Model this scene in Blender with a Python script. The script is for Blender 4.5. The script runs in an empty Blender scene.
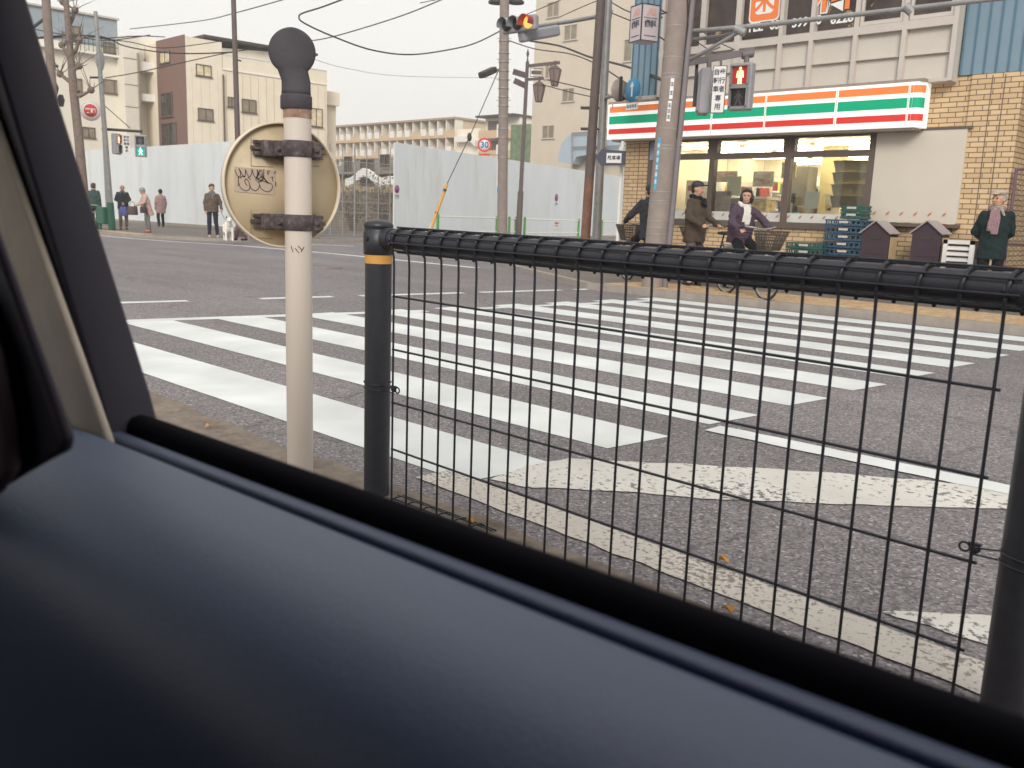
import bpy, bmesh, math, random
from mathutils import Vector, Matrix, Euler
from mathutils.noise import noise as pnoise
random.seed(7)
V = Vector
R_ = math.radians
sc = bpy.context.scene
COL = sc.collection

# ------------------------------------------------------------------ camera
CH = 1.15
F = 900.0
CX = V((0.710765653925739, 0.7025393868092932, 0.03536375519001085))
CD = V((0.15401341871172086, -0.10636940025772662, -0.982326533055857))
CF = V((-0.6863614587491381, 0.7036504534713482, -0.18380420907400705))
cam = bpy.data.cameras.new('camera')
cam.sensor_width = 36.0
cam.lens = 36.0 * F / 1024.0
cam.clip_start = 0.02
cam.clip_end = 3000
cam.dof.use_dof = True
cam.dof.focus_distance = 5.0
cam.dof.aperture_fstop = 6.5
camo = bpy.data.objects.new('camera', cam)
COL.objects.link(camo)
m = Matrix((CX, -CD, -CF)).transposed().to_4x4()
m.translation = V((0, 0, CH))
camo.matrix_world = m
sc.camera = camo

# ------------------------------------------------------------------ world + sun
SUN_EL, SUN_AZ = 30.0, 140.0      # azimuth clockwise from +Y
w = bpy.data.worlds.new('World')
sc.world = w
w.use_nodes = True
nt = w.node_tree
bg = nt.nodes['Background']
sky = nt.nodes.new('ShaderNodeTexSky')
sky.sky_type = 'NISHITA'
sky.sun_disc = False
sky.sun_elevation = R_(SUN_EL)
sky.sun_rotation = R_(SUN_AZ)
sky.dust_density = 3.0
mx = nt.nodes.new('ShaderNodeMix')
mx.data_type = 'RGBA'
mx.inputs[0].default_value = 0.93
mx.inputs[7].default_value = (9.5, 9.25, 8.8, 1)
nt.links.new(sky.outputs[0], mx.inputs[6])
nt.links.new(mx.outputs[2], bg.inputs[0])
bg.inputs[1].default_value = 0.1
sl = bpy.data.lights.new('sun', 'SUN')
sl.energy = 2.1
sl.angle = R_(22)
sl.color = (1.0, 0.95, 0.87)
so = bpy.data.objects.new('sun', sl)
COL.objects.link(so)
sd = V((math.sin(R_(SUN_AZ)) * math.cos(R_(SUN_EL)), math.cos(R_(SUN_AZ)) * math.cos(R_(SUN_EL)), math.sin(R_(SUN_EL))))
so.rotation_euler = sd.to_track_quat('Z', 'Y').to_euler()
so.location = (5, -10, 20)
sc.view_settings.view_transform = 'Standard'
sc.view_settings.look = 'None'
sc.view_settings.exposure = 0.2
sc.view_settings.gamma = 1.0
sc.view_settings.use_curve_mapping = False
sc.cycles.max_bounces = 8
sc.cycles.transparent_max_bounces = 12
sc.cycles.caustics_reflective = False
sc.cycles.caustics_refractive = False

# ------------------------------------------------------------------ surveying helpers (photo sight lines -> world points)
CAM = V((0, 0, CH))
def ray(px, py):
    return CX * ((px - 512) / F) + CD * ((py - 384) / F) + CF
def g(px, py, z=0.0):
    d = ray(px, py); return CAM + d * ((z - CH) / d.z)
def onY(px, py, y):
    d = ray(px, py); return CAM + d * (y / d.y)
def onX(px, py, x):
    d = ray(px, py); return CAM + d * (x / d.x)
def dep(px, py, t):
    return CAM + ray(px, py) * t
def hz(px):
    return 384 - 168.4 + .036 * (px - 512)
def stand(px, t, z=0.1):      # ground point under column px at depth t
    d = ray(px, hz(px)); p = CAM + d * t
    return V((p.x, p.y, z))

# ------------------------------------------------------------------ materials
def s2l(c):
    return tuple(((v / 255) / 12.92 if v / 255 <= .04045 else ((v / 255 + .055) / 1.055) ** 2.4) for v in c)
MATS = {}
def mat(name, col, rough=.6, var=.12, scale=3.0, bump=0.0, bscale=60, metal=0.0, spec=.4, emit=None, es=0, dirt=None, stretch=None):
    if name in MATS: return MATS[name]
    m = bpy.data.materials.new(name); m.use_nodes = True
    n = m.node_tree.nodes; l = m.node_tree.links
    b = n['Principled BSDF']
    c = tuple(col) + (1,)
    b.inputs['Roughness'].default_value = rough
    b.inputs['Metallic'].default_value = metal
    b.inputs['Specular IOR Level'].default_value = spec
    tc = n.new('ShaderNodeTexCoord')
    src = tc.outputs['Object']
    if stretch:
        mp = n.new('ShaderNodeMapping'); mp.inputs['Scale'].default_value = stretch
        l.new(src, mp.inputs[0]); src = mp.outputs[0]
    if var > 0:
        nz = n.new('ShaderNodeTexNoise'); nz.inputs['Scale'].default_value = scale
        nz.inputs['Detail'].default_value = 6; nz.inputs['Roughness'].default_value = .65
        l.new(src, nz.inputs['Vector'])
        rp = n.new('ShaderNodeMapRange')
        rp.inputs[1].default_value = .3; rp.inputs[2].default_value = .7
        rp.inputs[3].default_value = 1 - var; rp.inputs[4].default_value = 1 + var
        l.new(nz.outputs[0], rp.inputs[0])
        vm = n.new('ShaderNodeVectorMath'); vm.operation = 'SCALE'
        vm.inputs[0].default_value = c[:3]; l.new(rp.outputs[0], vm.inputs['Scale'])
        out = vm.outputs[0]
        if dirt:
            nd = n.new('ShaderNodeTexNoise'); nd.inputs['Scale'].default_value = dirt[1]; nd.inputs['Detail'].default_value = 8
            nd.inputs['Roughness'].default_value = .7
            l.new(src, nd.inputs['Vector'])
            r2 = n.new('ShaderNodeMapRange'); r2.inputs[1].default_value = dirt[2]; r2.inputs[2].default_value = dirt[3]
            l.new(nd.outputs[0], r2.inputs[0])
            mm = n.new('ShaderNodeMix'); mm.data_type = 'RGBA'; mm.inputs[7].default_value = tuple(dirt[0]) + (1,)
            l.new(out, mm.inputs[6]); l.new(r2.outputs[0], mm.inputs[0]); out = mm.outputs[2]
        l.new(out, b.inputs['Base Color'])
    else:
        b.inputs['Base Color'].default_value = c
    if bump > 0:
        nb = n.new('ShaderNodeTexNoise'); nb.inputs['Scale'].default_value = bscale; nb.inputs['Detail'].default_value = 4
        l.new(tc.outputs['Object'], nb.inputs['Vector'])
        bp = n.new('ShaderNodeBump'); bp.inputs['Strength'].default_value = bump; bp.inputs['Distance'].default_value = .01
        l.new(nb.outputs[0], bp.inputs['Height']); l.new(bp.outputs[0], b.inputs['Normal'])
    if emit:
        b.inputs['Emission Color'].default_value = tuple(emit) + (1,)
        b.inputs['Emission Strength'].default_value = es
    MATS[name] = m
    return m
def sm(name, rgb, k=1.0, **kw):     # surface colour given as 0-255 albedo
    return mat(name, tuple(min(.9, v * k) for v in s2l(rgb)), **kw)

def glass_mat():
    m = bpy.data.materials.new('shop_glass'); m.use_nodes = True
    n = m.node_tree.nodes; l = m.node_tree.links
    n.remove(n['Principled BSDF'])
    o = n['Material Output']
    t = n.new('ShaderNodeBsdfTransparent'); gl = n.new('ShaderNodeBsdfGlossy'); gl.inputs['Roughness'].default_value = .02
    t.inputs[0].default_value = (.93, .95, .93, 1)
    fr = n.new('ShaderNodeFresnel'); fr.inputs[0].default_value = 1.45
    mxs = n.new('ShaderNodeMixShader')
    l.new(fr.outputs[0], mxs.inputs[0]); l.new(t.outputs[0], mxs.inputs[1]); l.new(gl.outputs[0], mxs.inputs[2]); l.new(mxs.outputs[0], o.inputs[0])
    return m
GLASS = glass_mat()

def asphalt_mat(name, base, warm=1.0):
    m = bpy.data.materials.new(name); m.use_nodes = True
    n = m.node_tree.nodes; l = m.node_tree.links; b = n['Principled BSDF']
    tc = n.new('ShaderNodeTexCoord')
    vo = n.new('ShaderNodeTexVoronoi'); vo.inputs['Scale'].default_value = 95
    l.new(tc.outputs['Object'], vo.inputs['Vector'])
    hs = n.new('ShaderNodeSeparateColor'); l.new(vo.outputs['Color'], hs.inputs[0])
    r1 = n.new('ShaderNodeMapRange'); r1.inputs[3].default_value = .55; r1.inputs[4].default_value = 1.45
    l.new(hs.outputs[0], r1.inputs[0])
    pw = n.new('ShaderNodeMath'); pw.operation = 'GREATER_THAN'; pw.inputs[1].default_value = .93
    l.new(hs.outputs[1], pw.inputs[0])
    ad = n.new('ShaderNodeMath'); ad.operation = 'MULTIPLY_ADD'; ad.inputs[1].default_value = .9
    l.new(pw.outputs[0], ad.inputs[0]); l.new(r1.outputs[0], ad.inputs[2])
    nz = n.new('ShaderNodeTexNoise'); nz.inputs['Scale'].default_value = .7; nz.inputs['Detail'].default_value = 8
    nz.inputs['Roughness'].default_value = .6
    mp = n.new('ShaderNodeMapping'); mp.inputs['Scale'].default_value = (.35, 1.2, 1)
    l.new(tc.outputs['Object'], mp.inputs[0]); l.new(mp.outputs[0], nz.inputs['Vector'])
    r2 = n.new('ShaderNodeMapRange'); r2.inputs[1].default_value = .3; r2.inputs[2].default_value = .7
    r2.inputs[3].default_value = .80; r2.inputs[4].default_value = 1.18
    l.new(nz.outputs[0], r2.inputs[0])
    # crack lines
    vc = n.new('ShaderNodeTexVoronoi'); vc.feature = 'DISTANCE_TO_EDGE'; vc.inputs['Scale'].default_value = .45
    nw = n.new('ShaderNodeTexNoise'); nw.inputs['Scale'].default_value = 2.5; nw.inputs['Detail'].default_value = 5
    l.new(tc.outputs['Object'], nw.inputs['Vector'])
    mv = n.new('ShaderNodeVectorMath'); mv.operation = 'MULTIPLY_ADD'; mv.inputs[1].default_value = (.5, .5, .5)
    l.new(nw.outputs['Color'], mv.inputs[0]); l.new(tc.outputs['Object'], mv.inputs[2]); l.new(mv.outputs[0], vc.inputs['Vector'])
    rc = n.new('ShaderNodeMapRange'); rc.inputs[1].default_value = 0; rc.inputs[2].default_value = .010
    rc.inputs[3].default_value = .72; rc.inputs[4].default_value = 1
    l.new(vc.outputs['Distance'], rc.inputs[0])
    m1 = n.new('ShaderNodeMath'); m1.operation = 'MULTIPLY'; l.new(ad.outputs[0], m1.inputs[0]); l.new(r2.outputs[0], m1.inputs[1])
    m2 = n.new('ShaderNodeMath'); m2.operation = 'MULTIPLY'; l.new(m1.outputs[0], m2.inputs[0]); l.new(rc.outputs[0], m2.inputs[1])
    vm = n.new('ShaderNodeVectorMath'); vm.operation = 'SCALE'; vm.inputs[0].default_value = base
    l.new(m2.outputs[0], vm.inputs['Scale']); l.new(vm.outputs[0], b.inputs['Base Color'])
    b.inputs['Roughness'].default_value = .85; b.inputs['Specular IOR Level'].default_value = .3
    bp = n.new('ShaderNodeBump'); bp.inputs['Strength'].default_value = .5; bp.inputs['Distance'].default_value = .004
    l.new(hs.outputs[0], bp.inputs['Height']); l.new(bp.outputs[0], b.inputs['Normal'])
    return m
def paint_mat(name, wear, lo=.62, white=(.68, .71, .71), nscale=30, base=(.16, .15, .15)):
    m = bpy.data.materials.new(name); m.use_nodes = True
    n = m.node_tree.nodes; l = m.node_tree.links; b = n['Principled BSDF']
    tc = n.new('ShaderNodeTexCoord')
    nz = n.new('ShaderNodeTexNoise'); nz.inputs['Scale'].default_value = nscale; nz.inputs['Detail'].default_value = 5; nz.inputs['Roughness'].default_value = .7
    l.new(tc.outputs['Object'], nz.inputs['Vector'])
    n2 = n.new('ShaderNodeTexNoise'); n2.inputs['Scale'].default_value = 1.6; n2.inputs['Detail'].default_value = 6
    l.new(tc.outputs['Object'], n2.inputs['Vector'])
    a = n.new('ShaderNodeMath'); a.operation = 'MULTIPLY_ADD'; a.inputs[1].default_value = .45
    l.new(n2.outputs[0], a.inputs[0]); l.new(nz.outputs[0], a.inputs[2])
    r = n.new('ShaderNodeMapRange'); r.inputs[1].default_value = wear; r.inputs[2].default_value = wear + .05
    l.new(a.outputs[0], r.inputs[0])
    r3 = n.new('ShaderNodeMapRange'); r3.inputs[1].default_value = .3; r3.inputs[2].default_value = .7; r3.inputs[3].default_value = .80; r3.inputs[4].default_value = 1.08
    l.new(n2.outputs[0], r3.inputs[0])
    vm = n.new('ShaderNodeVectorMath'); vm.operation = 'SCALE'; vm.inputs[0].default_value = white; l.new(r3.outputs[0], vm.inputs['Scale'])
    mm = n.new('ShaderNodeMix'); mm.data_type = 'RGBA'; mm.inputs[7].default_value = base + (1,)
    l.new(vm.outputs[0], mm.inputs[6]); l.new(r.outputs[0], mm.inputs[0]); l.new(mm.outputs[2], b.inputs['Base Color'])
    b.inputs['Roughness'].default_value = .7
    bp = n.new('ShaderNodeBump'); bp.inputs['Strength'].default_value = .3; bp.inputs['Distance'].default_value = .003
    l.new(nz.outputs[0], bp.inputs['Height']); l.new(bp.outputs[0], b.inputs['Normal'])
    return m
def brick_mat():
    m = bpy.data.materials.new('tan_brick'); m.use_nodes = True
    n = m.node_tree.nodes; l = m.node_tree.links; b = n['Principled BSDF']
    tc = n.new('ShaderNodeTexCoord'); sp = n.new('ShaderNodeSeparateXYZ'); cb = n.new('ShaderNodeCombineXYZ')
    l.new(tc.outputs['Object'], sp.inputs[0])
    ad = n.new('ShaderNodeMath'); ad.operation = 'ADD'
    l.new(sp.outputs[0], ad.inputs[0]); l.new(sp.outputs[1], ad.inputs[1])
    l.new(ad.outputs[0], cb.inputs[0]); l.new(sp.outputs[2], cb.inputs[1])
    br = n.new('ShaderNodeTexBrick')
    br.inputs['Scale'].default_value = 1
    br.inputs['Brick Width'].default_value = .235; br.inputs['Row Height'].default_value = .078
    br.inputs['Mortar Size'].default_value = .007; br.inputs['Mortar Smooth'].default_value = .1
    br.inputs['Color1'].default_value = (.58, .41, .24, 1); br.inputs['Color2'].default_value = (.69, .51, .31, 1)
    br.inputs['Mortar'].default_value = (.17, .105, .06, 1)
    l.new(cb.outputs[0], br.inputs['Vector'])
    l.new(br.outputs[0], b.inputs['Base Color'])
    bp = n.new('ShaderNodeBump'); bp.inputs['Strength'].default_value = .6; bp.inputs['Distance'].default_value = .008; bp.invert = True
    l.new(br.outputs['Fac'], bp.inputs['Height']); l.new(bp.outputs[0], b.inputs['Normal'])
    b.inputs['Roughness'].default_value = .6
    return m

# ------------------------------------------------------------------ mesh builder
def axes(x=(1, 0, 0), z=(0, 0, 1)):
    x = V(x).normalized(); z = V(z).normalized(); y = z.cross(x).normalized(); z = x.cross(y)
    return Matrix((x, y, z)).transposed()
I3 = Matrix.Identity(3)
class MB:
    def __init__(s): s.v = []; s.f = []; s.mi = []; s.sm = []; s.m = 0
    def add(s, vs, fs, smooth=False):
        o = len(s.v); s.v += [V(p) for p in vs]
        for f in fs: s.f.append([i + o for i in f]); s.mi.append(s.m); s.sm.append(smooth)
        return s
    def box(s, c, d, A=I3, bev=0):
        c = V(c); x, y, z = d[0] / 2, d[1] / 2, d[2] / 2
        if bev > 0:
            bm = bmesh.new(); bmesh.ops.create_cube(bm, size=1)
            for v in bm.verts: v.co = V((v.co.x * d[0], v.co.y * d[1], v.co.z * d[2]))
            bmesh.ops.bevel(bm, geom=bm.edges[:], offset=bev, segments=2, affect='EDGES', profile=.5)
            bm.verts.index_update()
            s.add([c + A @ v.co for v in bm.verts], [[v.index for v in f.verts] for f in bm.faces]); bm.free(); return s
        vs = [c + A @ V((i * x, j * y, k * z)) for i in (-1, 1) for j in (-1, 1) for k in (-1, 1)]
        return s.add(vs, [(0, 1, 3, 2), (4, 6, 7, 5), (0, 4, 5, 1), (2, 3, 7, 6), (0, 2, 6, 4), (1, 5, 7, 3)])
    def bb(s, a, b):
        a = V(a); b = V(b); return s.box((a + b) / 2, [abs(b[i] - a[i]) for i in range(3)])
    def cyl(s, p0, p1, r0, r1=None, n=12, cap=True):
        r1 = r0 if r1 is None else r1
        p0 = V(p0); p1 = V(p1); d = (p1 - p0).normalized()
        a = d.cross(V((0, 0, 1)) if abs(d.z) < .9 else V((1, 0, 0))).normalized(); b = d.cross(a)
        vs = []
        for p, r in ((p0, r0), (p1, r1)):
            for i in range(n):
                t = 2 * math.pi * i / n; vs.append(p + a * math.cos(t) * r + b * math.sin(t) * r)
        s.add(vs, [(i, (i + 1) % n, n + (i + 1) % n, n + i) for i in range(n)], True)
        if cap: s.add(vs, [list(range(n))[::-1], list(range(n, 2 * n))])
        return s
    def tube(s, pts, r, n=8, closed=False):
        pts = [V(p) for p in pts]; N = len(pts); rr = r if isinstance(r, (list, tuple)) else [r] * N
        vs = []; up = None
        for i, p in enumerate(pts):
            if closed: d = pts[(i + 1) % N] - pts[i - 1]
            else: d = pts[min(i + 1, N - 1)] - pts[max(i - 1, 0)]
            d.normalize()
            if up is None: up = d.cross(V((0, 0, 1)) if abs(d.z) < .9 else V((1, 0, 0))).normalized()
            up = (up - d * up.dot(d)).normalized(); b = d.cross(up)
            for k in range(n):
                t = 2 * math.pi * k / n; vs.append(p + (up * math.cos(t) + b * math.sin(t)) * rr[i])
        fs = []
        for i in range(N if closed else N - 1):
            j = (i + 1) % N
            for k in range(n): fs.append((i * n + k, i * n + (k + 1) % n, j * n + (k + 1) % n, j * n + k))
        s.add(vs, fs, True)
        if not closed: s.add(vs, [list(range(n))[::-1], [(N - 1) * n + k for k in range(n)]])
        return s
    def lathe(s, c, prof, n=24, A=I3, smooth=True):     # prof: (r, z)
        c = V(c); vs = []
        for r, z in prof:
            for k in range(n):
                t = 2 * math.pi * k / n; vs.append(c + A @ V((r * math.cos(t), r * math.sin(t), z)))
        fs = []
        for i in range(len(prof) - 1):
            for k in range(n): fs.append((i * n + k, i * n + (k + 1) % n, (i + 1) * n + (k + 1) % n, (i + 1) * n + k))
        s.add(vs, fs, smooth)
        s.add(vs, [list(range(n))[::-1], [(len(prof) - 1) * n + k for k in range(n)]])
        return s
    def ring(s, c, prof, n=32, A=I3):
        c = V(c); vs = []; m_ = len(prof)
        for r, z in prof:
            for k in range(n):
                t = 2 * math.pi * k / n; vs.append(c + A @ V((r * math.cos(t), r * math.sin(t), z)))
        return s.add(vs, [((i % m_) * n + k, (i % m_) * n + (k + 1) % n, ((i + 1) % m_) * n + (k + 1) % n, ((i + 1) % m_) * n + k) for i in range(m_) for k in range(n)])
    def ell(s, c, r, A=I3, nu=12, nv=8):
        c = V(c); r = r if isinstance(r, (tuple, list)) else (r, r, r); vs = [c + A @ V((0, 0, r[2]))]
        for i in range(1, nv):
            p = math.pi * i / nv
            for k in range(nu):
                t = 2 * math.pi * k / nu; vs.append(c + A @ V((r[0] * math.sin(p) * math.cos(t), r[1] * math.sin(p) * math.sin(t), r[2] * math.cos(p))))
        vs.append(c + A @ V((0, 0, -r[2]))); L = len(vs) - 1
        fs = [(0, 1 + k, 1 + (k + 1) % nu) for k in range(nu)]
        for i in range(nv - 2):
            for k in range(nu):
                a = 1 + i * nu; fs.append((a + k, a + nu + k, a + nu + (k + 1) % nu, a + (k + 1) % nu))
        a = 1 + (nv - 2) * nu; fs += [(L, a + (k + 1) % nu, a + k) for k in range(nu)]
        return s.add(vs, fs, True)
    def cap(s, p0, p1, r0, r1=None):
        r1 = r0 if r1 is None else r1
        s.ell(p0, r0); s.ell(p1, r1); return s.cyl(p0, p1, r0, r1, 12)
    def prism(s, poly, dvec):          # poly: list of 3D points (planar), extruded by dvec
        n = len(poly); d = V(dvec); vs = [V(p) for p in poly] + [V(p) + d for p in poly]
        return s.add(vs, [list(range(n))[::-1], list(range(n, 2 * n))] + [(i, (i + 1) % n, n + (i + 1) % n, n + i) for i in range(n)])
    def poly(s, pts): return s.add(pts, [list(range(len(pts)))])
    def loft(s, rings, n=16):          # rings: (center, rx, ry) horizontal ellipses, optional 4th = matrix
        vs = []
        for r in rings:
            c = V(r[0]); A = r[3] if len(r) > 3 else I3
            for k in range(n):
                t = 2 * math.pi * k / n; vs.append(c + A @ V((r[1] * math.cos(t), r[2] * math.sin(t), 0)))
        fs = []
        for i in range(len(rings) - 1):
            for k in range(n): fs.append((i * n + k, i * n + (k + 1) % n, (i + 1) * n + (k + 1) % n, (i + 1) * n + k))
        fs.append(list(range(n))[::-1]); fs.append([(len(rings) - 1) * n + k for k in range(n)])
        return s.add(vs, fs, True)
    def mesh(s, name, mats, M=None):
        me = bpy.data.meshes.new(name)
        vs = s.v if M is None else [M @ p for p in s.v]
        me.from_pydata([tuple(p) for p in vs], [], s.f)
        for mt in (mats if isinstance(mats, (list, tuple)) else [mats]): me.materials.append(mt)
        me.polygons.foreach_set('material_index', s.mi)
        me.polygons.foreach_set('use_smooth', s.sm)
        bm = bmesh.new(); bm.from_mesh(me); bmesh.ops.recalc_face_normals(bm, faces=bm.faces[:]); bm.to_mesh(me); bm.free()
        return me
    def build(s, name, mats, parent=None, world=True, local_of=None):
        top = parent
        while top is not None and top.parent is not None: top = top.parent
        M = None
        if top is not None and world: M = top.matrix_basis.inverted()
        if parent is not None:
            o = bpy.data.objects.new(name, s.mesh(name, mats, M)); COL.objects.link(o); o.parent = parent
        else:
            xs = [p.x for p in s.v]; ys = [p.y for p in s.v]; zs = [p.z for p in s.v]
            c = V(((min(xs) + max(xs)) / 2, (min(ys) + max(ys)) / 2, min(zs)))
            o = bpy.data.objects.new(name, s.mesh(name, mats, Matrix.Translation(-c))); o.location = c; COL.objects.link(o)
        return o
def build_each(mb, name, mats, parent):
    par = list(range(len(mb.v)))
    def find(a):
        while par[a] != a: par[a] = par[par[a]]; a = par[a]
        return a
    for f in mb.f:
        for q in f[1:]: par[find(q)] = find(f[0])
    # tube / cap faces repeat their vertices : merge by position
    pos = {}
    for i, v in enumerate(mb.v):
        k = (round(v.x, 5), round(v.y, 5), round(v.z, 5))
        if k in pos: par[find(i)] = find(pos[k])
        else: pos[k] = i
    grp = {}
    for fi, f in enumerate(mb.f): grp.setdefault(find(f[0]), []).append(fi)
    out = []
    for fl in grp.values():
        m2 = MB(); ids = {}
        for fi in fl:
            ff = []
            for q in mb.f[fi]:
                if q not in ids: ids[q] = len(m2.v); m2.v.append(mb.v[q])
                ff.append(ids[q])
            m2.f.append(ff); m2.mi.append(0); m2.sm.append(mb.sm[fi])
        out.append(m2.build(name, mats, parent))
    return out
def tag(o, label, cat, group=None, kind=None):
    if label: o['label'] = label
    if cat: o['category'] = cat
    if group: o['group'] = group
    if kind: o['kind'] = kind
    return o
def struct(name, mb, mt, label=None):
    o = mb.build(name, mt); o['kind'] = 'structure'
    if label: o['label'] = label
    return o
def thing(name, label, cat, loc=(0, 0, 0), rz=0, group=None):
    o = bpy.data.objects.new(name, None); o.empty_display_size = .1; COL.objects.link(o)
    o.matrix_basis = Matrix.Translation(V(loc)) @ Matrix.Rotation(rz, 4, 'Z')
    return tag(o, label, cat, group)
def copy_tree(o, parent=None):
    c = o.copy(); COL.objects.link(c); c.parent = parent
    for ch in [x for x in bpy.data.objects if x.parent == o]: copy_tree(ch, c)
    return c
TC = {}
def text_verts(body, size, weight=0.0):
    key = (body, weight)
    if key not in TC:
        cu = bpy.data.curves.new('t', 'FONT'); cu.body = body; cu.align_x = 'CENTER'; cu.align_y = 'CENTER'; cu.size = 1; cu.offset = weight
        cu.resolution_u = 3
        o = bpy.data.objects.new('t', cu); COL.objects.link(o)
        bpy.context.view_layer.update()
        me = bpy.data.meshes.new_from_object(o.evaluated_get(bpy.context.evaluated_depsgraph_get()))
        TC[key] = ([v.co.copy() for v in me.vertices], [list(p.vertices) for p in me.polygons])
        bpy.data.objects.remove(o); bpy.data.curves.remove(cu); bpy.data.meshes.remove(me)
    vs, fs = TC[key]
    return [v * size for v in vs], fs
def put_text(mb, body, c, right, up, size, off=.003, sx=1.0, weight=0.0):
    vs, fs = text_verts(body, size, weight)
    right = V(right).normalized(); up = V(up).normalized(); nrm = right.cross(up)
    c = V(c)
    mb.add([c + right * v.x * sx + up * v.y + nrm * off for v in vs], fs)
    return mb

# ------------------------------------------------------------------ palette
M_asph = asphalt_mat('road_asphalt', (.182, .168, .175))
M_pave = asphalt_mat('pavement_asphalt', (.165, .145, .135))
M_near = mat('gutter_concrete', (.20, .165, .135), rough=.9, var=.3, scale=9, bump=.5, bscale=70, dirt=((.10, .075, .06), 5, .5, .7))
M_kerb = sm('kerb_concrete', (150, 142, 135), rough=.85, var=.15, scale=6)
M_white = paint_mat('zebra_paint', 1.02)
M_worn = paint_mat('worn_paint', .78, nscale=26, white=(.64, .62, .58))
M_line = paint_mat('line_paint', .86, nscale=30)
M_edge = paint_mat('edge_line_paint', .77, nscale=45, white=(.56, .52, .47), base=(.22, .19, .17))
M_black = mat('fence_coating', (.022, .023, .032), rough=.42, var=.25, scale=25, bump=.12, bscale=220, spec=.5)
M_wire = mat('wire_coating', (.018, .02, .028), rough=.4, var=.1, scale=20)
M_steel = sm('galvanised_steel', (150, 150, 150), rough=.5, metal=.3, var=.15, scale=8)
M_dsteel = sm('dark_metal', (62, 56, 58), rough=.55, var=.2, scale=6)
M_brownpole = sm('brown_paint', (97, 84, 82), rough=.6, var=.15, scale=4)
M_conc = sm('pole_concrete', (140, 128, 122), rough=.85, var=.14, scale=5, bump=.2, bscale=40)
M_hoard = mat('hoarding_white', (.69, .735, .76), rough=.45, var=.06, scale=.8, dirt=((.55, .54, .52), .9, .52, .8), stretch=(1, 1, .25))
M_brick = brick_mat()
M_cream = sm('cream_render', (228, 222, 208), rough=.8, var=.05, scale=1.2)
M_beige = sm('beige_render', (232, 222, 203), rough=.8, var=.06, scale=1)
M_tile = sm('brown_tile', (126, 98, 91), rough=.6, var=.15, scale=8)
M_tall = sm('taupe_render', (204, 193, 177), rough=.8, var=.06, scale=.8)
M_frame = sm('window_frame_brown', (100, 88, 82), rough=.5, var=.08)
M_alu = sm('pale_aluminium', (196, 188, 182), rough=.45, var=.06)
M_pane = mat('dark_pane', (.06, .055, .05), rough=.08, var=.25, scale=1.5, spec=.6)
M_pane2 = sm('curtained_pane', (140, 130, 112), rough=.2, var=.25, scale=2)
M_panew = mat('warm_lit_pane', (.7, .6, .4), rough=.2, var=.3, scale=2)
M_blue = sm('blue_siding', (122, 146, 162), rough=.5, var=.08, scale=1)
M_pblue = sm('pale_blue_sheet', (170, 186, 200), rough=.5, var=.06, scale=1)
M_wh = mat('plain_white', (.80, .79, .76), rough=.5, var=.04)
M_green = mat('rail_green', (.10, .30, .07), rough=.4, var=.05)
M_dgreen = mat('dark_green_paint', (.03, .12, .08), rough=.5, var=.1)
M_bark = sm('bare_bark', (116, 102, 94), rough=.9, var=.3, scale=9, bump=.8, bscale=18)
M_lgrey = sm('signal_grey', (150, 150, 156), rough=.45, var=.06)
M_lens = mat('dark_lens', (.03, .025, .03), rough=.2, var=.1)
M_yel = mat('yellow_cover', (.62, .33, .08), rough=.5, var=.1, scale=10)
M_cable = mat('black_cable', (.035, .03, .03), rough=.6, var=0)
M_orange = mat('orange_vinyl', (.82, .22, .06), rough=.4, var=.03)
M_txtw = mat('white_lettering', (.8, .8, .8), rough=.5, var=0)
M_txtd = mat('dark_lettering', (.06, .06, .09), rough=.5, var=0)
M_red = mat('red_paint', (.6, .05, .04), rough=.4, var=.05)
M_navy = mat('sign_blue', (.04, .12, .38), rough=.4, var=.05)
M_sky = mat('sign_cyan', (.05, .28, .50), rough=.4, var=.08)
M_plate = mat('white_plate', (.74, .73, .72), rough=.4, var=.05)
M_wood = mat('stained_wood', (.08, .05, .04), rough=.8, var=.2)

# ------------------------------------------------------------------ ground
def sheet(z, pts, name, mt, thick=None):
    mb = MB()
    if thick: mb.prism([V((p[0], p[1], z - thick)) for p in pts], (0, 0, thick))
    else: mb.poly([V((p[0], p[1], z)) for p in pts])
    return struct(name, mb, mt)
sheet(0, [(-1500, -300), (300, -300), (300, 1500), (-1500, 1500)], 'road', M_asph)
D2 = V((-.312, .95, 0)).normalized()
# near strip on which the railing and the sign post stand
def nearedge(x): return 2.25 - (.035 * max(0, min(1, (x + 3.2)))) + .03 * math.sin(x * 2.1) + .015 * math.sin(x * 7.3)
pts = [(-30 + i * .25, nearedge(-30 + i * .25) + .05 * (i % 2) * .3, 0) for i in range(161)]
pts = [(p[0], p[1]) for p in pts] + [(10, -12), (-30, -12)]
sheet(.03, pts, 'pavement_near', M_near, .05)
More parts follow.
